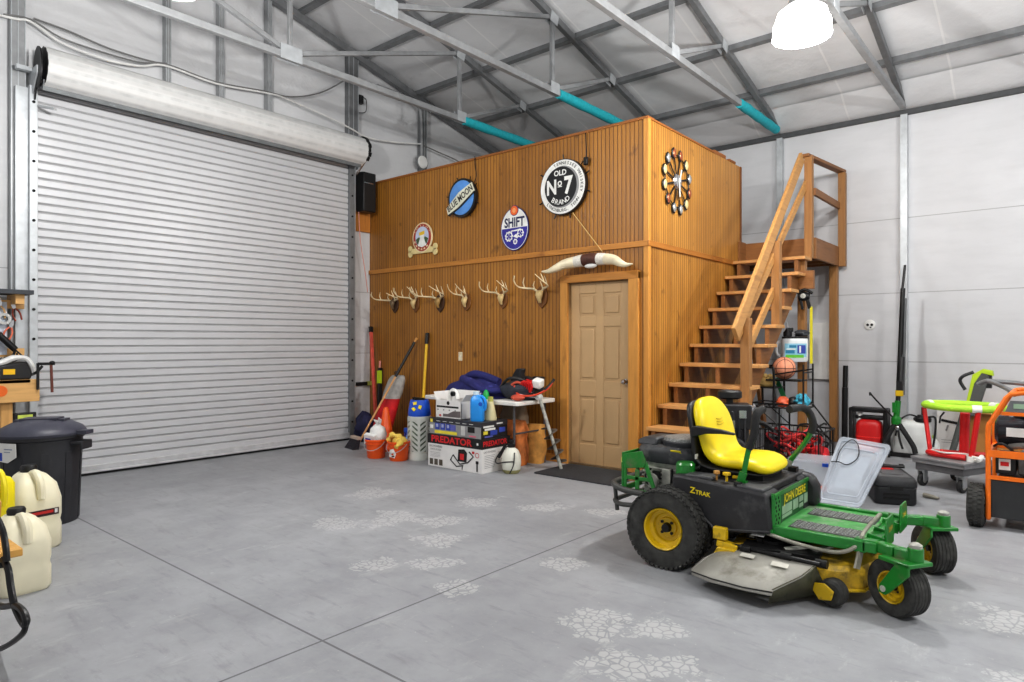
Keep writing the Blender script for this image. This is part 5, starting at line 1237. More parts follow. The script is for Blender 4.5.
quad(mb, BLUEI, X, .14, .25, .03, .08); quad(mb, BLUEI, X, .28, .38, .05, .10); quad(mb, M('violet_ink'), X, .05, .18, .01, .028)
obj('carton_print', mb, t, smooth=0)
TOP2 = BH+.004+h2+.002
t = thing('open_carton', 'open white carton with dark tool picture on top of the stack', 'box', (-5.43, 5.12, TOP2))
mb = MB().use(WCARD); mb.b2(0, .40, 0, .006, 0, .2); mb.b2(0, .006, 0, .26, 0, .2); mb.b2(.394, .4, 0, .26, 0, .2); mb.b2(0, .4, .254, .26, 0, .2); mb.b2(0, .4, 0, .26, 0, .006); obj('carton', mb, t, smooth=0)
mb = MB().use(WCARD); mb.box((-.02, .13, .24), (.006, .24, .10), (0, -.4, 0)); mb.box((.43, .13, .235), (.006, .24, .10), (0, .7, 0)); mb.box((.2, .285, .25), (.38, .006, .1), (-.4, 0, 0)); obj('flap', mb, t, smooth=0)
mb = MB(); X = facemat('f', 0, 0, 0); quad(mb, INK, X, .02, .36, .118, .138); quad(mb, M('picture_grey', (108, 100, 100), .6), X, .12, .39, .02, .05); mb.use(M('picture_grey')).add([X @ Vector(p) for p in ((.12, .02, .0015), (.39, .02, .0015), (.39, .09, .0015), (.28, .085, .0015))], [(0, 1, 2, 3)]); mb.use(INK).lathe([(.022, 0), (0, .001)], n=14, X=X @ Matrix.Translation((.2, .17, .001))); quad(mb, REDI, X, .06, .09, .02, .04)
for i in range(4): quad(mb, GREYI, X, .03+.09*i, .05+.09*i, .085, .10)
obj('carton_print', mb, t, smooth=0)
t = thing('packing_foam', 'white bent packing piece sticking out of the open carton', 'packing', (-5.27, 5.24, TOP2+.007)); obj('foam', MB().use(SW).tube(spline([(-.05, 0, 0), (-.06, 0, .2), (-.02, 0, .29), (.04, 0, .28), (.07, 0, .2)], 5), .025, 8), t); obj('dark_ring', MB().use(BLACK).lathe([(.015, -.03), (.028, -.03), (.028, .03), (.015, .03), (.015, -.03)], (.03, -.02, .26), 'y', 16), t)
t = thing('blue_jug', 'bright blue plastic jug with white cap on the carton stack', 'jug', (-4.835, 5.17, TOP2), .5)
mb = MB().use(CYAN); S_ = lambda k, z, dx=0, q=1: [(x*q+dx, y, z) for x, y in rrect(.145*k, .105*k, .03*k, 4)]
mb.loft([S_(.92, 0), S_(1, .015), S_(1, .17), S_(.96, .21, -.004), S_(.75, .25, -.012), S_(.42, .272, -.014), S_(.36, .285, -.014)]); b = obj('jug_body', mb, t, smooth=50)
mb = MB().use(CYAN); mb.tube(spline([(.0, 0, .265), (.05, 0, .262), (.085, 0, .22), (.085, 0, .14), (.06, 0, .11)], 5), .016, 8); obj('handle', mb, b); obj('handle_gap', MB().use(M('deep_blue', (16, 84, 190), .5)).lathe([(0, -.0545), (.022, -.054), (.0, -.053)], (.045, 0, .185), 'y', 16), b)
obj('cap', MB().use(M('pale_cap', (206, 226, 240), .4)).lathe([(.032, .28), (.032, .315), (0, .318)], (-.014, 0, 0), n=20), t)
t = thing('cream_bottle', 'cream plastic bottle behind the bright blue jug', 'bottle', (-4.80, 5.34, TOP2)); obj('bottle_body', MB().use(M('cream_plastic', (226, 214, 168), .45)).lathe([(0, 0), (.065, 0), (.068, .02), (.04, .16), (.03, .2), (0, .2)], n=20), t); obj('cap', MB().use(M('olive_cap', (180, 180, 90), .5)).lathe([(.03, .2), (.03, .25), (0, .25)], n=16), t)
# ---- folding table and its pile
TBW = M('white_table_top', (236, 234, 228), .5, 0, .03)
t = thing('folding_table', 'white plastic folding table heaped with tools in front of the loft', 'table', (0, 0, 0))
TZ = .74
obj('table_top', MB().use(TBW).prism(rrect(1.46, .70, .04, 4, -5.21, 5.755), TZ-.045, TZ, 'xy'), t, bevel=.008)
LEGM = M('grey_leg_tube', (92, 90, 92), .45, .3)
for x in (-4.60, -5.78):
    for y in (5.50, 6.04): obj('leg', MB().use(LEGM).cyl((x, y, 0), (x, y, TZ-.045), .014, n=10), t)
    mb = MB().use(LEGM); mb.cyl((x, 5.5, .38), (x, 6.04, .38), .010, n=8); x < -5 and mb.cyl((x, 5.77, .38), (x+.35, 5.77, TZ-.045), .009, n=8); obj('leg_brace', mb, t)
o = thing('navy_jacket', 'navy blue jacket heaped on the left of the white folding table', 'jacket', (-5.36, 5.76, TZ))
def jac(u, v):
    a = (u-.5)*2; b = (v-.5)*2; rr = 1-min(1, (abs(a)**2.2+abs(b)**2.4)); h = max(0, rr)**.55
    z = h*(.19+.05*math.sin(4.1*a+1)+.04*math.sin(7*b+3*a))*(1.0-.35*a)
    return (a*.50, b*.26, max(z, .004*(1+math.sin(9*a))))
obj('cloth', MB().use(NAVY).grid(jac, 36, 22), o, smooth=180)
mb = MB().use(NAVY); mb.tube(spline([(-.15, -.12, .2), (.1, -.22, .16), (.3, -.25, .09), (.5, -.12, .1)], 6), [.05]*10+[.035]*9, 10); mb.tube(spline([(-.25, .05, .2), (-.1, .02, .25), (.1, .0, .23), (.3, .02, .17)], 6), .05, 10); obj('sleeve', mb, o, smooth=60)
t = thing('black_gun_case', 'upright black pouch at the back of the folding table', 'pouch', (-4.93, 5.96, TZ)); mb = MB().use(M('black_nylon', (28, 28, 32), .7, 0, .2, 20, bump=.2)); mb.loft([[(x*k+dx, y, z) for x, y in ((-.16, -.05), (.1, -.05), (.1, .05), (-.16, .05))] for k, dx, z in ((1, 0, .0), (.8, .02, .14), (.4, .03, .27), (.3, .06, .33))]); obj('pouch_body', mb, t, bevel=.015); obj('buckle', MB().use(SILV).box((.11, -.05, .2), (.03, .012, .04)), t)
t = thing('black_tool_bag', 'slumped black tool bag on the folding table beside the red auger engine', 'bag', (-4.68, 5.72, TZ)); mb = MB().use(M('charcoal_canvas', (42, 46, 56), .8, 0, .25, 12, bump=.25)); mb.ell((0, 0, .1), (.27, .2, .13), 24, 10, f=lambda p: (p.x*(1+.1*math.sin(5*p.z)), p.y*(1+.12*math.sin(4*p.x)), max(p.z*(1+.15*math.sin(3*p.x+2*p.y)), -.76))); obj('bag_body', mb, t, smooth=60)
mb = MB().use(BLACK); mb.tube(spline([(-.2, -.1, .15), (-.05, -.14, .24), (.12, -.1, .22), (.2, -.05, .14)], 5), .016, 8); obj('strap', mb, t)
mb = MB().use(M('orange_red_strap', (200, 84, 60), .6)); mb.tube(spline([(.0, -.17, .17), (.07, -.16, .2), (.14, -.13, .17)], 4), .014, 8); mb.ell((.13, -.22, .04), (.09, .05, .035), 14, 8); obj('orange_trim', mb, t)
t = thing('green_bottle', 'small green bottle on the folding table before the navy jacket', 'bottle', (-4.985, 5.47, TZ)); obj('bottle_body', MB().use(M('green_bottle_plastic', (30, 170, 80), .35)).lathe([(0, 0), (.035, 0), (.04, .02), (.03, .08), (.014, .1), (0, .105)], n=16), t)
for i, (x, y, m, lb) in enumerate([(-5.30, 5.5, M('grey_tool', (110, 112, 120), .4, .2), 'small grey power tool lying before the navy jacket'), (-5.19, 5.48, M('olive_tool', (150, 150, 60), .5), 'small olive power tool lying before the navy jacket'), (-5.09, 5.48, M('violet_tool', (80, 80, 140), .5), 'small violet-grey power tool beside the green bottle')]):
    t = thing('hand_power_tool', lb, 'power tool', (x, y, TZ), .4*i, 'small tools on the folding table')
    obj('tool_body', MB().use(m).tube([(-.07, 0, .05), (.0, 0, .05), (.06, 0, .05)], [.03, .035, .018], 10).beam((-.03, 0, .05), (-.05, .0, .0), .04, .035), t, bevel=.004); obj('chuck', MB().use(BLACK).cyl((.06, 0, .05), (.1, 0, .05), .014, n=10), t)
# auger: engine head on the table end, bit down to the floor
t = thing('earth_auger', 'red and white engine auger leaning on the table end, bit on the floor', 'auger', (0, 0, 0))
E0 = Vector((-4.43, 5.72, .79)); E1 = Vector((-4.19, 5.80, .012)); dv = (E1-E0).normalized()
mb = MB().use(SILV); mb.cyl(E0, E1, .019, n=10); mb.cyl(E1-dv*.09, E1, .02, .004, n=10)
sh_ = obj('auger_shaft', mb, t)
mb = MB().use(M('dirty_steel_flight', (104, 96, 88), .5, .4, .2)); u = dv.orthogonal().normalized(); w = dv.cross(u)
vs = []; fs = []; N = 80
for i in range(N+1):
    f = i/N; c = E0.lerp(E1, .42+.50*f); a = 2*PI*3.6*f; dd = u*math.cos(a)+w*math.sin(a); rr_ = .085
    vs += [c+dd*.015, c+dd*rr_]
for i in range(N): fs.append((2*i, 2*i+1, 2*i+3, 2*i+2))
mb.add(vs, fs); obj('spiral_flight', mb, t, smooth=80, solid=.004)
E9 = Vector((-4.345, 5.74, .82))
mb = MB().use(SW); mb.lathe([(.03, -.0), (.05, .02), (.06, .06), (.03, .09)], n=16, X=Matrix.Translation(E9-Vector((0, 0, .06)))); mb.box((-4.30, 5.66, 1.0), (.13, .13, .12), (.3, .2, .1)); obj('white_tank', mb, t, bevel=.02)
mb = MB().use(REDP); mb.box((-4.44, 5.64, .96), (.17, .15, .13), (.2, .2, .1))
for i in range(5): mb.box((-4.51+i*.032, 5.56, .965), (.012, .03, .12), (.2, .2, .1))
obj('engine_cowl', mb, t, bevel=.015)
mb = MB().use(BLACK); mb.box((-4.50, 5.72, 1.04), (.12, .08, .07), (0, .3, 0)); mb.box((-4.36, 5.75, 1.06), (.16, .08, .05)); mb.box((-4.43, 5.66, .88), (.22, .12, .04)); obj('engine_top', mb, t, bevel=.01)
mb = MB().use(M('orange_red_frame', (214, 70, 40), .45)); mb.tube(spline([(-4.60, 5.52, .96), (-4.55, 5.5, .87), (-4.42, 5.47, .835), (-4.26, 5.55, .85), (-4.14, 5.66, .93), (-4.10, 5.72, 1.02)], 5), .014, 8); obj('handle_frame', mb, t)
obj('grip', MB().use(BLACK).tube(spline([(-4.17, 5.63, .92), (-4.12, 5.70, .99), (-4.09, 5.74, 1.06)], 4), .02, 8), t)
mb = MB().use(STEEL_L)
for q in ((-4.50, 5.5, .85), (-4.42, 5.48, .835), (-4.28, 5.56, .85), (-4.36, 5.6, .88)): mb.cyl(q, E9-Vector((0, 0, .03)), .008, n=6)
obj('frame_strut', mb, t)
for ch in t.children:
    if ch.name.split('.')[0] not in ('auger_shaft', 'spiral_flight'):
        ch.scale = (.8, .8, .8); ch.location = E0-E9*.8
# bags under the table
def paperbag(label, x, y, w, d, h, m, prt, rot=0):
    t = thing('charcoal_bag', label, 'bag', (x, y, 0), rot, 'bags under the folding table')
    mb = MB().use(m); S_ = lambda k, z, dy=0: [(px_*k+.01*math.sin(px_*40+z*20), py_*k+dy, z) for px_, py_ in rrect(w, d, d*.3, 4)]
    mb.loft([S_(.92, 0), S_(1.0, .05), S_(1.04, h*.35), S_(.98, h*.6), S_(1.03, h*.8), [(p[0], p[1]*.35, h) for p in S_(.95, h)]]); b = obj('bag_body', mb, t, smooth=50)
    if prt:
        mb = MB().use(prt); mb.add([(-w*.3, -d*.53, h*.3), (w*.3, -d*.53, h*.3), (w*.28, -d*.52, h*.6), (-w*.28, -d*.52, h*.6)], [(0, 1, 2, 3)]); mb.use(INK).add([(-w*.15, -d*.54, h*.5), (w*.15, -d*.54, h*.5), (w*.13, -d*.53, h*.6), (-w*.13, -d*.53, h*.6)], [(0, 1, 2, 3)]); mb.use(SW).add([(-w*.1, -d*.55, h*.45), (w*.05, -d*.55, h*.45), (w*.05, -d*.545, h*.49), (-w*.1, -d*.545, h*.49)], [(0, 1, 2, 3)])
        obj('bag_print', mb, b, smooth=0)
paperbag('orange-printed paper bag under the folding table, front one', -4.79, 5.73, .30, .18, .50, M('orange_paper', (198, 116, 58), .8, 0, .25, 8, bump=.3), M('red_orange_print', (204, 84, 40), .7), .1)
paperbag('golden tan paper bag under the folding table, right one', -4.67, 5.98, .2, .2, .44, M('golden_paper', (206, 150, 76), .8, 0, .2, 9, bump=.4), None, .3)
paperbag('tall grey-beige bag under the folding table, rear one', -4.97, 5.95, .34, .16, .64, M('greige_paper', (160, 144, 122), .8, 0, .1, 8, bump=.2), None)
# pump sprayer
t = thing('pump_sprayer', 'small white round pump sprayer beside the big white carton', 'sprayer', (-4.505, 5.34, 0))
t.scale = (.88, .88, .9)
mb = MB().use(M('cloudy_white_tank', (226, 226, 214), .45, 0, .05)); mb.lathe([(0, .015), (.08, .0), (.105, .03), (.118, .12), (.112, .2), (.085, .265), (.045, .295), (.04, .31)], n=30); b = obj('tank', mb, t)
obj('dirty_base', MB().use(M('mossy_base', (150, 146, 100), .8, 0, .2)).lathe([(.084, .0), (.108, .028), (.111, .045), (.1, .02)], n=30), b)
mb = MB().use(BLACK); mb.lathe([(.045, .3), (.048, .335), (.02, .345), (.02, .36), (.03, .365), (.03, .385), (0, .39)], n=20); obj('pump_cap', mb, t)
mb = MB().use(BLACK); mb.tube(spline([(-.04, -.02, .31), (-.13, -.05, .24), (-.18, -.08, .14), (-.13, -.11, .11), (0, -.125, .14), (.1, -.075, .15)], 6), .007, 6); mb.tube(spline([(.09, -.05, .25), (.11, -.09, .12), (.09, -.14, .02)], 4), .007, 6); mb.beam((-.06, -.04, .32), (-.15, -.06, .17), .03, .03); obj('hose', mb, t)
o = crumple('crumpled_cloth', 'small crumpled tan cloth on the floor under the table end', 'cloth', (-4.60, 5.50, 0), (.075, .055, .04), M('tan_cloth', (196, 174, 120), .9, 0, .15, 14, bump=.3), 9)
obj('rubber_mat', MB().use(M('dark_grey_mat', (46, 47, 50), .9, 0, .15, 40, bump=.3)).prism(rrect(.98, .66, .03, 3, -3.82, 5.79), 0, .012, 'xy'), label='dark grey rubber mat on the floor before the tan door', cat='mat', bevel=.003)
# ================================================================ RIGHT SIDE
WIRE = M('black_wire', (22, 22, 23), .45, .2)
def rod(mb, pts, r_=.008, n=6): mb.tube(pts, r_, n)
# wire rack with baskets
_before = set(C.objects)
t = thing('wire_rack', 'black wire ball rack with two baskets in front of the staircase', 'rack', (0, 0, 0))
RX0, RX1, RY0, RY1 = -2.69, -2.14, 7.22, 7.56
mb = MB().use(WIRE)
for y in (RY0, RY1):
    mb.tube(spline([(RX0, y, .66), (RX0, y, 1.05), (RX0+.04, y, 1.10), (RX0+.20, y, 1.10), (RX0+.24, y, 1.05), (RX0+.24, y, .66)], 4), .013, 8)
    mb.tube(spline([(RX1, y, .66), (RX1, y, 1.14)], 3), .010, 8); rod(mb, [(RX0, y, .70), (RX1, y, .70)]); rod(mb, [(RX0, y, .66), (RX1, y, .66)], .008)
    rod(mb, [(RX0+.24, y, 1.02), (RX1, y, 1.08)])
for x in (RX0, RX1): rod(mb, [(x, RY0, .70), (x, RY1, .70)]); rod(mb, [(x, RY0, .66), (x, RY1, .66)]); rod(mb, [(x, RY0, 1.05), (x, RY1, 1.05)])
for i in range(1, 9): rod(mb, [(RX0+(RX1-RX0)*i/9, RY0, .66), (RX0+(RX1-RX0)*i/9, RY1, .66)], .004)
obj('upper_basket', mb, t)
mb = MB().use(WIRE); LX0, LX1, LY0, LY1 = -2.71, -1.94, 7.12, 7.66
for z in (.43, .16, .04): mb.tube([(LX0, LY0, z), (LX1, LY0, z), (LX1, LY1, z), (LX0, LY1, z)], .009 if z > .4 else .006, 6, closed=True)
for i in range(17):
    x = LX0+(LX1-LX0)*i/16; rod(mb, [(x, LY0, .43), (x, LY0, .04), (x, LY1, .04), (x, LY1, .43)], .0035, 5)
for i in range(1, 10):
    y = LY0+(LY1-LY0)*i/10; rod(mb, [(LX0, y, .43), (LX0, y, .04), (LX1, y, .04), (LX1, y, .43)], .0035, 5)
obj('lower_basket', mb, t)
mb = MB().use(WIRE)
for y in (RY0, RY1):
    mb = MB().use(WIRE); rod(mb, [(RX0+.3, y, .66), (RX0+.3, y, .03)], .010, 8); obj('rack_post', mb, t)
    mb = MB().use(WIRE); rod(mb, [(RX1-.02, y, .72), (LX1, y, .43)], .009, 8); obj('rack_brace', mb, t)
    mb = MB().use(WIRE); rod(mb, [(RX0+.06, y, .66), (-2.36, y, .43)], .007); obj('rack_brace', mb, t)
for x in (LX0+.02, LX1-.02):
    for y in (LY0, LY1): obj('rack_foot', MB().use(WIRE).cyl((x, y, 0), (x, y, .43), .010, n=8), t)
# basketball on the rack
t = thing('basketball', 'faded orange basketball resting on top of the wire rack', 'ball', (-2.385, 7.36, 1.09))
obj('ball', MB().use(M('faded_basketball', (222, 150, 118), .65, 0, .08, 9, bump=.35, bscale=170)).ell((0, 0, 0), .122, 32, 20), t, smooth=180)
mb = MB().use(M('ball_seam', (60, 40, 36), .7))
for E_ in ((0, 0, 0), (PI/2, 0, .4), (PI/2, 0, .4+PI/2)):
    X = Euler(E_).to_matrix().to_4x4(); mb.tube([X @ Vector((.1215*math.cos(2*PI*k/40), .1215*math.sin(2*PI*k/40), 0)) for k in range(40)], .0035, 6, closed=True)
for s in (-1, 1):
    X = Euler((PI/2, 0, .4)).to_matrix().to_4x4(); P = []
    for k in range(40):
        a = 2*PI*k/40; v = Vector((.085*math.cos(a), .1*math.sin(a), s*.08)).normalized()*.1215; P.append(X @ v)
    mb.tube(P, .0035, 6, closed=True)
obj('seam', mb, t)
obj('ball_shelf', MB().use(WIRE).b2(-2.55, -2.18, 7.26, 7.5, .95, .967), label='dark shelf pad under the basketball on the wire rack', cat='shelf pad')
t = thing('baseball_glove', 'tan ball glove in the upper basket of the wire rack', 'glove', (-2.58, 7.35, .88)); mb = MB().use(M('tan_glove', (222, 190, 120), .8, 0, .2, 12, bump=.3)); mb.ell((0, 0, .05), (.12, .07, .06), 16, 8)
for k in range(4): mb.tube(spline([(-.06+.045*k, -.02, .07), (-.05+.05*k, -.04, .12), (-.03+.05*k, -.06, .13)], 4), .02, 8)
obj('glove_body', mb, t, smooth=60)
obj('rack_liner', MB().use(WIRE).b2(RX0+.01, RX0+.25, 7.25, 7.55, .865, .878), label='dark liner under the tan glove in the wire rack', cat='shelf pad')
def chunk(name, label, cat, loc, m, r, seed): return crumple(name, label, cat, loc, r, m, seed, 16, 8, .3)
chunk('orange_ball_toy', 'orange ball toy in the upper basket of the wire rack', 'toy', (-2.38, 7.31, .665), M('orange_toy', (226, 104, 64), .5), (.07, .07, .06), 4)
chunk('dark_glove', 'black glove in the upper basket beside the orange toy', 'glove', (-2.27, 7.35, .665), BLACK, (.07, .08, .06), 5)
chunk('blue_cloth', 'bright blue and white cloth hanging on the wire rack corner', 'cloth', (-2.18, 7.33, .665), M('aqua_cloth', (70, 170, 204), .7, 0, .5, 30, bump=.3), (.075, .08, .08), 6)
t = thing('green_paddle', 'green paddle standing in the upper basket of the wire rack', 'paddle', (-2.44, 7.45, .67)); obj('blade', MB().use(M('paddle_green', (40, 140, 84), .5)).beam((-.06, 0, .3), (.03, 0, .08), .05, .012, (0, 1, 0)), t); obj('handle', MB().use(M('paddle_green')).cyl((.03, 0, .1), (.06, 0, 0), .014, n=8), t)
# tangle of red cords in the lower basket
rnd = random.Random(5)
for j, (m, lb) in enumerate([(REDP, 'bright red cord coil in the lower basket of the wire rack'), (M('dark_red_cord', (150, 26, 36), .5), 'dark red cord coil in the lower basket of the wire rack'), (M('pink_red_cord', (226, 70, 70), .5), 'pinkish red cord tangle in the lower basket of the wire rack'), (BLACK, 'black cord tangle in the lower basket of the wire rack')]):
    mb = MB().use(m); cx_, cy_ = [(-2.14, 7.34), (-2.40, 7.38), (-2.27, 7.30), (-2.1, 7.46)][j]
    P = []
    for k in range(52):
        a = k*.62+rnd.uniform(-.2, .2); q = .10+.05*math.sin(k*.37+j)
        P.append((cx_+q*1.15*math.cos(a), cy_+q*.8*math.sin(a), (.075+.03*j)+.0058*k+.05*math.sin(k*1.1+j)))
    mb.tube(spline(P, 3), .011, 7); obj('extension_cord', mb, label=lb, cat='cord', group='cords in the lower basket')
chunk('red_cloth', 'red cloth bundle in the right of the lower basket', 'cloth', (-2.0, 7.3, .046), M('red_bundle', (196, 30, 40), .7, 0, .3, 14, bump=.3), (.1, .12, .12), 8)
chunk('black_bundle', 'black bundle in the left of the lower basket', 'bundle', (-2.50, 7.4, .046), M('black_cloth', (36, 36, 42), .8, 0, .3), (.1, .12, .14), 11)
# the rack and all it holds stand a little further back, clear of the stair stringer
for o in C.objects:
    if o not in _before and o.parent is None: o.location += Vector((-.03, .18, 0))
# black engine / pressure washer behind the seat
t = thing('pressure_washer', 'black engine machine with round wheel between mower seat and stairs', 'machine', (-2.2, 5.55, 0), .5)
t.scale = (.95, .95, 1.3)
obj('frame', MB().use(BLACKM).tube(spline([(-.2, -.15, .1), (-.2, -.15, .5), (-.1, -.12, .56), (.2, -.12, .55), (.32, -.12, .5)], 4), .016, 8).tube(spline([(-.2, .15, .1), (-.2, .15, .5), (.2, .15, .55)], 4), .016, 8).b2(-.22, .26, -.17, .17, .14, .17), t)
mb = MB().use(M('black_engine', (38, 38, 42), .45, .1, .25, 14)); mb.b2(-.17, .12, -.13, .13, .17, .5); mb.b2(-.14, .14, -.15, .1, .5, .66); mb.lathe([(0, -.18), (.1, -.175), (.12, -.14), (.12, -.1)], (0, 0, .34), 'y', 24)
for i in range(6): mb.b2(-.18+.05*i, -.16+.05*i, -.16, .15, .42, .62)
obj('engine', mb, t, bevel=.01)
mb = MB().use(BLACK); mb.lathe([(.085, .69), (.105, .70), (.105, .735), (.085, .745), (.04, .72), (0, .72)], (-.03, 0, 0), n=28); mb.cyl((-.03, 0, .62), (-.03, 0, .72), .03); obj('top_wheel', mb, t)
mb = MB().use(CHROME); mb.box((.06, -.16, .6), (.06, .02, .05)); mb.box((-.02, -.16, .53), (.03, .02, .06)); mb.cyl((.12, -.12, .62), (.16, -.14, .66), .015, n=8); obj('bright_fitting', mb, t)
for s in (-1, 1):
    mb = MB().use(TIRE); mb.lathe([(.06, -.04), (.12, -.045), (.14, -.03), (.14, .03), (.12, .045), (.06, .04), (.06, -.04)], (-.14, s*.22, .14), 'y', 28); w_ = obj('wheel', mb, t); obj('hub', MB().use(SILV).lathe([(.06, -.03), (.03, -.035), (0, -.03)], (-.14, s*.22, .14), 'y', 20).lathe([(.06, .03), (.03, .035), (0, .03)], (-.14, s*.22, .14), 'y', 20), w_)
# cleaner jug, dark tool and yellow strap hanging on the stair post
t = thing('cleaner_jug', 'white jug with blue and green label hung on the stair post', 'jug', (-2.545, 8.34, 1.14), R(16))
mb = MB().use(M('translucent_white', (226, 230, 232), .35, 0, .03)); mb.loft([[(x*k, y*k, z) for x, y in rrect(.30, .16, .05, 4)] for k, z in ((.9, 0), (1, .02), (1, .25), (.96, .275), (.9, .28))]); b = obj('jug_body', mb, t, smooth=50)
X = Matrix.Translation((0, -.081, 0)) @ Euler((PI/2, 0, 0)).to_matrix().to_4x4(); mb = MB(); quad(mb, M('label_pale_blue', (150, 206, 226), .5), X, -.11, .13, .06, .22); quad(mb, M('label_green', (110, 200, 60), .5), X, -.1, .1, .05, .085, .0015); quad(mb, BLUEI, X, .03, .12, .10, .2, .0015); quad(mb, M('label_teal', (40, 130, 170), .5), X, -.1, .0, .10, .14, .0015); quad(mb, M('label_teal'), X, -.06, .02, .17, .2, .0015); quad(mb, SW, X, .05, .07, .11, .19, .002); quad(mb, SW, X, -.09, .01, .145, .16, .002)
obj('jug_label', mb, b, smooth=0)
obj('lid', MB().use(BLACK).prism(rrect(.29, .15, .04), .28, .305, 'xy'), t, bevel=.005)
obj('handle', MB().use(M('translucent_white')).tube(spline([(-.14, 0, .25), (-.2, 0, .22), (-.2, 0, .1), (-.14, 0, .06)], 5), .018, 8), b)
t = thing('trigger_sprayer', 'small clear and black sprayer head on the white labelled jug', 'sprayer', (-2.62, 8.31, 1.446), .3); mb = MB().use(BLACK); mb.lathe([(.05, 0), (.05, .05), (.025, .08), (.02, .1)], n=14, caps=True); mb.box((.03, 0, .08), (.07, .03, .05)); obj('head', mb, t, bevel=.006); obj('clear_tube', MB().use(M('clear_grey', (190, 196, 200), .2)).tube(spline([(0, 0, .1), (-.01, 0, .16), (-.03, 0, .19)], 4), .01, 6), t)
o = chunk('black_rag', 'dark rag lying on top of the white labelled jug', 'rag', (-2.47, 8.36, 1.446), M('dark_rag', (70, 72, 76), .9, 0, .3), (.09, .06, .04), 13)
t = thing('hanging_drill', 'black power tool hanging from the wooden stair bracket', 'power tool', (-2.44, 8.36, 1.9), .2); mb = MB().use(BLACKM); mb.tube([(-.07, 0, .02), (.0, 0, .03), (.06, 0, .02)], [.05, .06, .04], 12); mb.beam((.03, 0, .0), (.06, 0, -.12), .05, .04); mb.beam((-.04, 0, -.02), (-.02, 0, -.13), .04, .03); mb.tube(spline([(-.08, 0, .06), (0, 0, .11), (.09, 0, .06)], 4), .018, 8); obj('tool_body', mb, t, bevel=.006); obj('bright_cap', MB().use(SILV).lathe([(.0, -.06), (.03, -.058), (.03, -.04)], (-.01, 0, .03), 'y', 14), t)
obj('yellow_strap', MB().use(M('yellow_strap', (226, 216, 50), .6)).b2(-2.375, -2.345, 8.35, 8.36, 1.12, 1.80), label='bright yellow strap hanging down the stair post', cat='strap')
# tall black pole
t = thing('black_pole', 'thick black pole standing against the back wall beside the landing post', 'pole', (-2.36, 9.88, 0)); obj('lower_sleeve', MB().use(BLACK).cyl((0, 0, 0), (0, .03, .75), .038, n=16), t); obj('upper_tube', MB().use(BLACKM).cyl((0, .03, .75), (0, .06, 1.05), .032, n=16), t)
t = thing('wall_outlet', 'round white outlet on the back wall right of the staircase', 'outlet', (-2.08, YB-.001, 1.61)); obj('plate', MB().use(WHITE).lathe([(.07, 0), (.07, -.015), (.06, -.02), (0, -.02)], axis='y', n=24), t); mb = MB().use(BLACK)
for x in (-.025, .025): mb.lathe([(.018, -.0205), (.016, -.024), (0, -.024)], (x, 0, .0), 'y', 12)
mb.lathe([(.012, -.0205), (0, -.024)], (.01, 0, -.035), 'y', 10); obj('socket', mb, t)
obj('wall_shelf_edge', MB().use(WHITE).b2(-2.85, -2.52, 9.98, 10.05, .85, 1.65), label='tall white panel on the back wall behind the staircase', cat='panel', bevel=.004)
# ---- clear tub, lid, toolbox
CLR = M('clear_tub_plastic', (226, 232, 240), .18, 0, .02, alpha=.34); CLR2 = M('clear_lid_plastic', (216, 224, 234), .22, 0, .03, alpha=.42)
t = thing('clear_tub', 'clear plastic storage tub behind the mower platform', 'tub', (-1.76, 6.47, 0), R(8))
mb = MB().use(CLR); S_ = lambda w_, d_, z: [(x, y, z) for x, y in rrect(w_, d_, .04, 4)]
mb.loft([S_(.36, .26, 0), S_(.38, .28, .02), S_(.45, .34, .30), S_(.49, .38, .30), S_(.49, .38, .315), S_(.44, .33, .315), S_(.37, .27, .025), S_(.35, .25, .01)]); b = obj('tub_body', mb, t, smooth=40)
obj('blue_latch', MB().use(BLUE).b2(.05, .10, -.195, -.185, .27, .30), b); obj('orange_item', MB().use(ORG).ell((.03, -.06, .05), (.09, .04, .03), 14, 8), label='orange item lying inside the clear tub', cat='toy', loc=(-1.76, 6.41, .012))
t = thing('storage_cover', 'big clear plastic tub lid leaning against the black toolbox', 'lid', (0, 0, 0))
A0, B0, C0, D0 = Vector((-1.66, 6.02, .012)), Vector((-1.32, 6.02, .012)), Vector((-1.13, 6.26, .52)), Vector((-1.53, 6.26, .56))
ux = (B0-A0); uy = (D0-A0); nz = ux.cross(uy).normalized()
def L(u, v, w_=0): return A0*(1-u)*(1-v)+B0*u*(1-v)+C0*u*v+D0*(1-u)*v+nz*w_
mb = MB().use(CLR2)
rings = [[(.03, .03), (.97, .03), (.97, .97), (.03, .97)], [(0, 0), (1, 0), (1, 1), (0, 1)]]
def lidring(k, w_):
    P = []
    for (x, y) in rrect(1, 1, .08, 4): P.append(L(.5+x*k, .5+y*k, w_))
    return P
mb.loft([lidring(.99, -.02), lidring(1.0, -.018), lidring(1.0, .006), lidring(.93, .008), lidring(.86, -.006), lidring(.80, .004), lidring(.5, .004)]); mb.loft([lidring(.5, .004), lidring(.02, .004)])
b = obj('lid_panel', mb, t, smooth=40)
mb = MB().use(CLR2)
for k in (.9, .7): P = lidring(k, .006); mb.tube(P, .006, 6, closed=True)
obj('raised_rib', mb, b)
obj('cable_loop', MB().use(BLACK).tube(spline([L(.12, .60, .015), L(.12, .8, .02), L(.25, .97, .02), L(.42, .9, .015), L(.5, .72, .015), L(.36, .6, .015), L(.16, .62, .02), L(.02, .6, .02)], 6), .004, 6), label='thin black cord looped over the clear tub lid', cat='cord')
TBX = M('black_toolbox_plastic', (34, 35, 38), .5, 0, .1)
t = thing('toolbox', 'black plastic toolbox with red latches behind the clear lid', 'toolbox', (-1.24, 6.67, 0), R(-68))
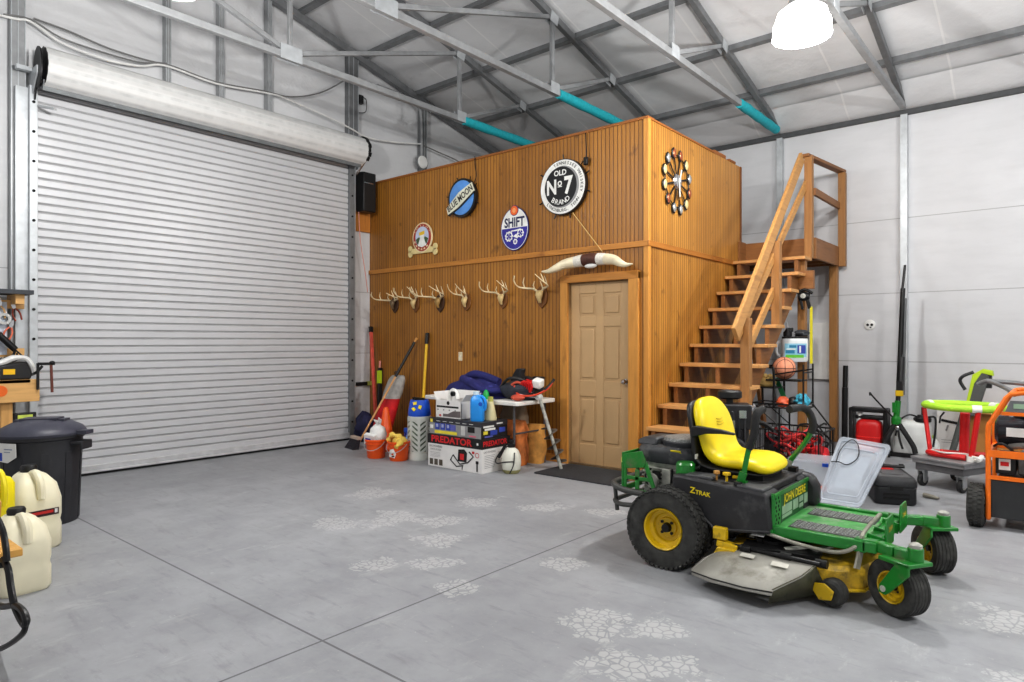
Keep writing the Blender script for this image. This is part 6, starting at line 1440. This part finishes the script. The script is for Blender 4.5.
mb = MB().use(TBX); mb.loft([S_(.62, .30, 0), S_(.64, .32, .02), S_(.64, .32, .15)]); b = obj('lower_box', mb, t, bevel=.008)
mb = MB().use(TBX); mb.loft([S_(.65, .33, .152), S_(.65, .33, .20), S_(.61, .29, .235)]); l_ = obj('lid', mb, t, bevel=.008)
mb = MB().use(M('grey_lid_inlay', (84, 84, 86), .5)); mb.b2(-.2, .2, -.08, .08, .235, .245); mb.b2(-.28, .28, -.12, .12, .228, .237); obj('lid_inlay', mb, l_, bevel=.004)
obj('red_badge', MB().use(REDP).b2(-.12, .0, -.05, .05, .245, .25), l_)
mb = MB().use(M('red_latch', (128, 40, 38), .45))
for x in (-.2, .2): mb.b2(x-.025, x+.025, -.175, -.163, .12, .19); mb.b2(x-.025, x+.025, .163, .175, .12, .19)
obj('latch', mb, t, bevel=.003)
mb = MB().use(DARKHOLE)
for z in (.05, .085): mb.b2(.318, .326, -.1, .1, z, z+.018)
mb.b2(.322, .334, -.05, .05, .13, .16); obj('side_handle', mb, t)
t = thing('socket_wrench', 'black ratchet tool lying on top of the black toolbox', 'hand tool', (-1.22, 6.74, .248), .3); obj('wrench', MB().use(BLACKM).cyl((-.08, 0, .02), (.1, 0, .02), .014, n=8).ell((-.09, 0, .025), (.035, .03, .025), 12, 8), t); obj('socket', MB().use(BLACKM).cyl((.08, .05, .0), (.08, .05, .035), .02, n=10), t)
t = thing('hose_nozzle', 'grey hose nozzle on the floor beside the black toolbox', 'nozzle', (-.99, 6.86, .0), -.4); obj('nozzle', MB().use(M('dull_nozzle', (140, 136, 124), .5, .2)).tube([(0, 0, .022), (.08, 0, .02), (.13, 0, .018)], [.022, .018, .01], 10), t)
# ---- group by the back wall
t = thing('red_gas_can', 'red plastic can held in a black frame by the back wall', 'can', (-1.90, 9.15, 0)) 
mb = MB().use(REDP); mb.loft([[(x*k, y*k, z) for x, y in rrect(.29, .2, .06, 4)] for k, z in ((.95, .03), (1, .06), (1, .34), (.9, .39), (.6, .42))]); b = obj('can_body', mb, t, smooth=45); obj('band', MB().use(M('bright_red_band', (236, 56, 50), .4)).prism(rrect(.295, .205, .06), .20, .215, 'xy'), b)
mb = MB().use(BLACK); 
for x in (-.19, .19): mb.b2(x-.025, x+.025, -.1, .1, 0, .55)
mb.b2(-.215, .215, -.1, .1, .51, .565); mb.b2(-.215, .215, -.1, .1, 0, .03); mb.b2(-.15, .17, -.06, .06, .42, .47); obj('black_frame', mb, t, bevel=.015); obj('white_cap', MB().use(WHITE).lathe([(.03, .42), (.03, .5), (0, .5)], (-.1, -.03, 0), n=14), t)
obj('spray_wand', MB().use(BLACK).tube(spline([(-1.60, 8.96, .47), (-1.74, 8.97, .62), (-1.83, 8.98, .72), (-1.86, 8.98, .76), (-1.855, 8.96, .73)], 5), .010, 7), label='thin black spray wand sticking up before the red can', cat='wand')
t = thing('backpack_sprayer', 'white tank sprayer with black lid by the back wall', 'sprayer', (-1.46, 9.2, .05)); mb = MB().use(M('milky_tank', (222, 224, 222), .45, 0, .04)); mb.loft([[(x*k, y*k, z) for x, y in rrect(.42, .22, .06, 4)] for k, z in ((.95, .0), (1, .03), (1, .30), (.92, .36), (.7, .39))]); b = obj('tank', mb, t, smooth=45)
obj('tank_lid', MB().use(BLACK).lathe([(.09, .38), (.095, .42), (.06, .44), (.05, .46), (0, .46)], (.12, -.02, 0), n=20).cyl((.12, -.02, .44), (.12, -.02, .55), .012, n=8), t); obj('spray_hose', MB().use(BLACK).tube(spline([(.17, -.02, .43), (.25, -.04, .44), (.26, -.08, .3), (.24, -.1, .1)], 5), .012, 7).tube(spline([(.1, -.04, .42), (.0, -.1, .46), (-.1, -.13, .38), (-.14, -.14, .2)], 5), .01, 7), t); obj('base_tray', MB().use(BLACK).b2(-.215, .24, -.14, .12, -.05, .0), t, bevel=.006)
t = thing('string_trimmer', 'tall black pole trimmer with green body standing at the back column', 'trimmer', (-1.56, 8.98, 0))
obj('pole', MB().use(BLACKM).cyl((.0, 0, .68), (.035, .1, 2.02), .026, n=12).cyl((.03, .08, 1.98), (.05, .14, 2.30), .014, n=10), t); obj('second_tube', MB().use(M('grey_trim_tube', (96, 98, 100), .4, .2)).cyl((.05, .03, .75), (.06, .1, 1.9), .016, n=10), t)
mb = MB().use(GREEN); mb.tube(spline([(-.02, 0, .40), (-.015, 0, .5), (-.005, 0, .62), (.0, .0, .68)], 4), [.055]*4+[.034]*9, 12); mb.box((-.035, -.02, .60), (.04, .05, .12)); obj('green_body', mb, t, bevel=.004); obj('yellow_collar', MB().use(YEL).box((.015, 0, .77), (.08, .05, .07)), t, bevel=.006); obj('black_clamp', MB().use(BLACK).box((.02, 0, .86), (.07, .05, .12)).cyl((.025, .0, .9), (.03, .05, 1.2), .034, n=12), t, bevel=.006)
mb = MB().use(RUBBER)
mb.tube(spline([(-.03, -.02, .40), (-.08, -.03, .30), (-.13, -.03, .18), (-.15, -.03, .05)], 5), .03, 10); mb.tube(spline([(.02, -.03, .40), (.1, -.06, .28), (.17, -.07, .16), (.19, -.07, .08)], 5), .028, 10); mb.tube(spline([(0, -.03, .38), (.03, -.06, .22), (.06, -.07, .12)], 4), .012, 8); mb.tube(spline([(-.1, -.05, .18), (-.08, -.06, .05), (-.09, -.05, .0)], 4), .012, 8); obj('handle_grip', mb, t)
obj('bright_joint', MB().use(CHROME).ell((.0, -.05, .36), (.03, .02, .03), 12, 8), t)
t = thing('milk_jug', 'small white jug with green cap standing behind the grey cart', 'jug', (-1.27, 9.4, 0)); obj('jug_body', MB().use(M('milky_tank')).lathe([(0, 0), (.09, 0), (.09, .14), (.05, .2), (.03, .22), (0, .22)], n=18), t); obj('green_leaf_cap', MB().use(M('leaf_green', (150, 176, 60), .5)).lathe([(.034, .21), (.034, .25), (0, .25)], n=14), t); obj('handle', MB().use(BLACK).tube(spline([(-.05, -.07, .18), (-.02, -.1, .13), (-.04, -.09, .06)], 4), .012, 6), t)
t = thing('tool_picture_box', 'white carton with black tool picture against the back wall', 'box', (-1.28, 9.83, 0)); obj('carton', MB().use(WCARD).b2(0, .36, 0, .18, 0, .55), t, bevel=.004); mb = MB(); X = facemat('f', 0, 0, 0); mb.use(INK).tube([X @ Vector(p) for p in ((.05, .40, .003), (.22, .37, .003), (.34, .34, .003))], .016, 6); mb.tube([X @ Vector(p) for p in ((.08, .50, .003), (.04, .44, .003), (.03, .36, .003))], .01, 6); mb.use(GREYI).tube([X @ Vector(p) for p in ((.12, .34, .003), (.10, .27, .003))], .01, 6); quad(mb, GREYI, X, .05, .3, .15, .156); quad(mb, GREYI, X, .05, .25, .12, .125); quad(mb, M('violet_ink'), X, .2, .32, .35, .356, .02); obj('carton_print', mb, t, smooth=0)
t = thing('cardboard_box', 'plain brown cardboard box against the back wall behind the red legs', 'box', (-.92, 9.55, 0)); obj('carton', MB().use(M('brown_cardboard', (178, 124, 66), .8, 0, .06, 6)).b2(0, .5, 0, .42, 0, .56), t, bevel=.004); obj('flap', MB().use(M('brown_cardboard')).box((.25, -.03, .575), (.49, .16, .005), (.5, 0, 0)), t)
t = thing('leaf_blower', 'lime and black leaf blower hung on a grey pole by the back wall', 'leaf blower', (-.90, 9.35, .0))
mb = MB().use(M('grey_blower', (84, 86, 84), .45)); mb.prism([(-.02, .52), (.08, .52), (.2, .98), (.14, 1.06), (.04, 1.0)], -.06, .06, 'xz'); mb.cyl((-.18, 0, .0), (-.03, 0, .62), .035, n=12); mb.cyl((-.09, 0, .03), (.02, 0, .6), .022, n=10); obj('blower_tube', mb, t, bevel=.01)
mb = MB().use(LIME); mb.prism([(.04, 1.0), (.14, 1.07), (.23, 1.05), (.24, .99), (.13, 1.02), (.06, .9), (.0, .62), (-.03, .62)], -.065, .065, 'xz'); obj('lime_housing', mb, t, bevel=.008); mb = MB().use(BLACK); mb.tube(spline([(.05, -.02, 1.03), (-.05, -.03, .98), (-.08, -.03, .92), (-.03, -.03, .82)], 5), .018, 8); mb.b2(.12, .22, -.05, .05, .85, 1.0); obj('handle', mb, t)
# ---- grey platform cart
GC = M('grey_cart_steel', (142, 142, 144), .5, .2, .12, 8)
t = thing('platform_cart', 'low grey metal platform cart on casters by the back wall', 'cart', (-.81, 7.585, 0), R(-24))
obj('platform', MB().use(GC).b2(-.24, .24, -.33, .33, .225, .28).b2(-.25, .25, -.34, .34, .262, .283), t, bevel=.004); obj('under_frame', MB().use(M('dark_cart_steel', (104, 104, 106), .5, .2)).b2(-.22, .22, -.31, .31, .16, .225), t, bevel=.004)
for x in (-.18, .18):
    for y in (-.26, .26):
        mb = MB().use(STEEL); mb.b2(x-.04, x+.04, y-.04, y+.04, .145, .16); mb.b2(x-.03, x-.022, y-.03, y+.03, .05, .15); mb.b2(x+.022, x+.03, y-.03, y+.03, .05, .15); c_ = obj('caster', mb, t); obj('wheel', MB().use(RUBBER).lathe([(.012, -.02), (.055, -.02), (.06, -.012), (.06, .012), (.055, .02), (.012, .02)], (x, y, .06), 'x', 24), c_); obj('hub', MB().use(SILV).lathe([(.03, -.0215), (0, -.0225)], (x, y, .06), 'x', 16).lathe([(.03, .0215), (0, .0225)], (x, y, .06), 'x', 16), c_)
# toy stand: red legs and lime noodle ring
t = thing('play_stand', 'red-legged play stand with lime foam ring on the grey cart', 'toy', (-.77, 7.585, .284), R(-20))
NOOD = M('lime_noodle', (176, 226, 62), .7, 0, .05); PVC = M('white_pipe', (230, 230, 226), .4)
mb = MB().use(NOOD); P = [(.325*math.cos(2*PI*k/28), .27*math.sin(2*PI*k/28), .485) for k in range(28)]; mb.tube(P, .033, 12, closed=True); obj('foam_ring', mb, t, smooth=60)
mb = MB().use(PVC)
for a in (-50, 60, 178): mb.tube([(.325*math.cos(R(a-7)), .27*math.sin(R(a-7)), .485), (.325*math.cos(R(a+7)), .27*math.sin(R(a+7)), .485)], .038, 12)
obj('pipe_joint', mb, t)
for a, b, w_ in (((-.33, -.06, .45), (-.24, -.12, .03), .02), ((.22, -.2, .46), (.16, -.2, .03), .024), ((.08, -.14, .44), (.05, -.1, .03), .04), ((.2, .2, .46), (.15, .2, .03), .024)):
    l_ = obj('leg', MB().use(REDP).cyl(a, b, w_, n=12), t); obj('foot_fitting', MB().use(PVC).cyl((b[0], b[1], .0), (b[0], b[1], .05), w_+.012, n=12), l_)
mb = MB().use(REDP); mb.tube(spline([(-.24, -.16, .03), (-.15, -.22, .03), (.0, -.22, .03), (.12, -.21, .03)], 5), .026, 8); mb.tube(spline([(-.24, -.08, .03), (-.1, -.05, .03), (.06, -.08, .03)], 5), .022, 8); mb.tube(spline([(-.2, -.02, .03), (.0, .05, .03), (.15, .18, .03)], 5), .022, 8); obj('red_base_tube', mb, t)
mb = MB().use(PVC); mb.tube(spline([(-.2, -.17, .06), (-.05, -.26, .06), (.1, -.17, .06), (.2, -.22, .05), (.26, -.1, .03), (.24, .05, .02)], 5), .008, 6); mb.tube(spline([(.2, -.2, .02), (.24, -.24, .03), (.22, -.14, .05)], 4), .02, 8); obj('white_cord', mb, t)
# ---- generator
GO = M('orange_frame_paint', (238, 118, 24), .38, 0, .06)
t = thing('portable_generator', 'orange-framed portable generator with black wheels at the right edge', 'generator', (-.46, 6.02, 0))
def gframe(y):
    mb = MB().use(GO)
    mb.tube(spline([(0, y, .08), (0, y, .5), (0, y, .74), (.02, y, .80), (.08, y, .92), (.11, y, .975)], 4), .017, 10); mb.tube([(.10, y, .965), (.13, y, 1.0), (.45, y, 1.06), (.72, y, 1.0), (.75, y, .9), (.76, y, .08)], .017, 10)
    mb.beam((0, y, .56), (.76, y, .56), .03, .05); mb.beam((0, y, .385), (.76, y, .385), .03, .028); mb.beam((.08, y, .86), (.74, y, .86), .025, .025)
    return obj('frame_side', mb, t)
gframe(0); gframe(.56)
for x, z in ((.0, .08), (.76, .08), (.0, .56), (.76, .56), (.13, 1.0)): obj('cross_bar', MB().use(GO).cyl((x, 0, z), (x, .56, z), .016, n=10), t)
obj('upright_plate', MB().use(GO).beam((.18, .3, .6), (.18, .3, .92), .05, .05, (1, 0, 0)), t)
mb = MB().use(M('generator_panel', (46, 47, 49), .5, 0, .1)); mb.b2(.015, .75, -.005, .01, .09, .37); mb.b2(.02, .74, .01, .03, .1, .36); obj('front_panel', mb, t, bevel=.006)
mb = MB().use(M('panel_grey', (110, 112, 116), .45)); mb.hexa([(.10, -.01, .875), (.68, -.01, .875), (.68, .0, .955), (.13, .0, .955), (.10, .03, .875), (.68, .03, .875), (.68, .03, .955), (.13, .03, .955)]); c_ = obj('control_panel', mb, t); mb = MB(); mb.use(SW).b2(.28, .40, -.016, -.011, .88, .95); mb.use(M('pale_decal')).b2(.15, .26, -.014, -.01, .90, .935); mb.use(REDP).b2(.29, .38, -.018, -.015, .92, .94); obj('decal', mb, c_, smooth=0)
mb = MB().use(M('glossy_black_tank', (32, 34, 40), .25, 0, .1)); mb.tube([(.025, .24, .71), (.05, .24, .71), (.70, .24, .71), (.73, .24, .71)], [.07, .115, .115, .07], 24); tk = obj('fuel_tank', mb, t, smooth=50); obj('tank_label', MB().use(WHITE).b2(.10, .26, .117, .126, .68, .745), tk); mb = MB().use(BLACK); mb.lathe([(.06, .82), (.06, .85), (.02, .86), (0, .86)], (.2, .24, 0), n=20); obj('tank_cap', mb, tk)
mb = MB().use(M('grey_engine_metal', (122, 122, 120), .45, .4, .3, 16)); mb.b2(.18, .55, .1, .45, .40, .55); mb.lathe([(0, .06), (.11, .065), (.13, .1), (.13, .2)], (.4, 0, .47), 'y', 24)
for i in range(6): mb.b2(.17, .56, .09+.06*i, .11+.06*i, .41, .54)
mb.tube(spline([(.12, .05, .61), (.2, .03, .63), (.34, .03, .63), (.4, .05, .6)], 5), .022, 10); obj('engine', mb, t, bevel=.006)
mb = MB().use(BLACK); mb.b2(.04, .16, .05, .4, .41, .54); mb.tube(spline([(.03, .03, .61), (.08, .0, .64), (.15, .03, .58)], 4), .01, 6); mb.b2(.5, .73, .08, .48, .1, .54); mb.b2(.05, .5, .1, .5, .1, .38); obj('alternator', mb, t, bevel=.01)
mb = MB().use(SW); mb.b2(.06, .13, .042, .05, .44, .52); mb.use(REDP).b2(.07, .12, .038, .042, .47, .50); obj('warning_label', mb, t, smooth=0)
obj('silver_valve', MB().use(CHROME).cyl((.13, .1, .83), (.13, .1, .9), .016, n=10), t)
for x in (-.075, .85):
    mb = MB().use(TIRE); mb.lathe([(.08, -.05), (.13, -.055), (.152, -.04), (.157, 0), (.152, .04), (.13, .055), (.08, .05)], (x, .06, .157), 'x', 36)
    for k in range(30):
        for j in (-.03, 0, .03):
            a = 2*PI*(k+(.5 if j == 0 else 0))/30; s = MB(); s.box((0, 0, 0), (.024, .02, .008)); mb.add(s.v, s.f, Matrix.Translation((x+j, .06, .157)) @ Matrix.Rotation(a, 4, 'X') @ Matrix.Translation((0, 0, .157)))
    w_ = obj('wheel', mb, t); obj('hub', MB().use(SILV).lathe([(.085, -.045), (.05, -.04), (0, -.05)], (x, .06, .157), 'x', 24).lathe([(.085, .045), (.05, .04), (0, .05)], (x, .06, .157), 'x', 24), w_)
obj('axle', MB().use(BLACKM).cyl((-.1, .06, .157), (.86, .06, .157), .014, n=8), t)
for x in (.1, .66): obj('rubber_foot', MB().use(RUBBER).b2(x-.03, x+.03, .48, .56, 0, .07), t)
mb = MB().use(M('grey_fold_handle', (130, 132, 134), .4, .4)); mb.tube(spline([(.14, .3, .98), (.08, .45, 1.02), (-.05, .62, 1.06), (-.12, .66, 1.03)], 5), .018, 8); mb.tube(spline([(-.06, .62, 1.065), (.2, .6, 1.05), (.6, .6, 1.0)], 5), .018, 8); obj('fold_handle', mb, t)
LAMP_W = 205; CEIL_FILL_W = 66; WORLD = .55
# ================================================================ LIGHT + CAMERA
SHADE = M('acrylic_lamp_shade', (250, 250, 248), .3, 0, .01, emit=(255, 252, 246), estr=2.6)
def make_lamp():
    t = thing('high_bay_lamp', '', 'ceiling lamp', group='round high-bay lamps')
    mb = MB().use(SHADE)
    mb.lathe([(.11, .26), (.19, .2), (.22, .1), (.23, 0), (.225, 0), (.225, .1), (.18, .19), (.1, .25)], n=36)
    obj('lamp_shade', mb, t)
    obj('diffuser', MB().use(SHADE).lathe([(0, .0), (.13, .002), (.225, .006), (.13, .012), (0, .014)], n=36), t)
    mb = MB().use(STEEL); mb.lathe([(.06, .42), (.095, .41), (.1, .3), (.12, .26), (0, .25)], n=24); obj('ballast_housing', mb, t)
    mb = MB().use(STEEL); mb.tube(spline([(0, 0, .42), (.03, 0, .47), (0, 0, .52), (-.03, 0, .49)], 5), .01, 8); mb.cyl((0, 0, .5), (0, 0, .72), .012, n=8); obj('hook', mb, t)
    return t
lp = make_lamp()
LAMPS = [(-1.69, 5.72, 3.90, 'glowing round high-bay lamp hanging at the top right of the hall'), (-4.82, 2.0, 3.89, 'glowing high-bay lamp hanging before the roller door'),
         (1.5, 2.1, 3.83, 'high-bay lamp hanging behind the camera'), (1.5, 5.7, 3.83, 'high-bay lamp right of the generator')]
for i, (x, y, z, lb) in enumerate(LAMPS):
    o = lp if i == 0 else copy_tree(lp)
    o.location = (x, y, z); o['label'] = lb
    ld = bpy.data.lights.new('lamp_light', 'POINT'); ld.shadow_soft_size = .07; ld.energy = LAMP_W; ld.color = (1, .985, .96)
    lo_ = bpy.data.objects.new('lamp_light', ld); C.objects.link(lo_); lo_.location = (x, y, z-.16)
    lu = bpy.data.lights.new('ceiling_fill_light', 'POINT'); lu.shadow_soft_size = .2; lu.energy = CEIL_FILL_W; lu.color = (1, .985, .96)  # extra point light added beside each lamp to brighten the ceiling
    lo2 = bpy.data.objects.new('ceiling_fill_light', lu); C.objects.link(lo2); lo2.location = (x+.28, y, z+.2)
w = bpy.data.worlds.new('ambient_fill'); bpy.context.scene.world = w; w.use_nodes = True  # even white surround added as fill light through the open sides
bg = w.node_tree.nodes['Background']; bg.inputs[0].default_value = (1, 1, 1, 1); bg.inputs[1].default_value = WORLD
cam = bpy.data.cameras.new('camera'); co = bpy.data.objects.new('camera', cam); C.objects.link(co)
co.location = (0, 0, 1.39); co.rotation_euler = (R(90), 0, R(40.1)); cam.sensor_width = 36; cam.lens = 662/1024*36; cam.clip_start = .05
sc = bpy.context.scene; sc.camera = co
sc.view_settings.view_transform = 'Standard'; sc.view_settings.look = 'None'; sc.view_settings.exposure = .1; sc.view_settings.gamma = .9
sc.cycles.use_denoising = True
sc.cycles.max_bounces = 7; sc.cycles.diffuse_bounces = 4; sc.cycles.glossy_bounces = 3; sc.cycles.transmission_bounces = 6; sc.cycles.transparent_max_bounces = 8
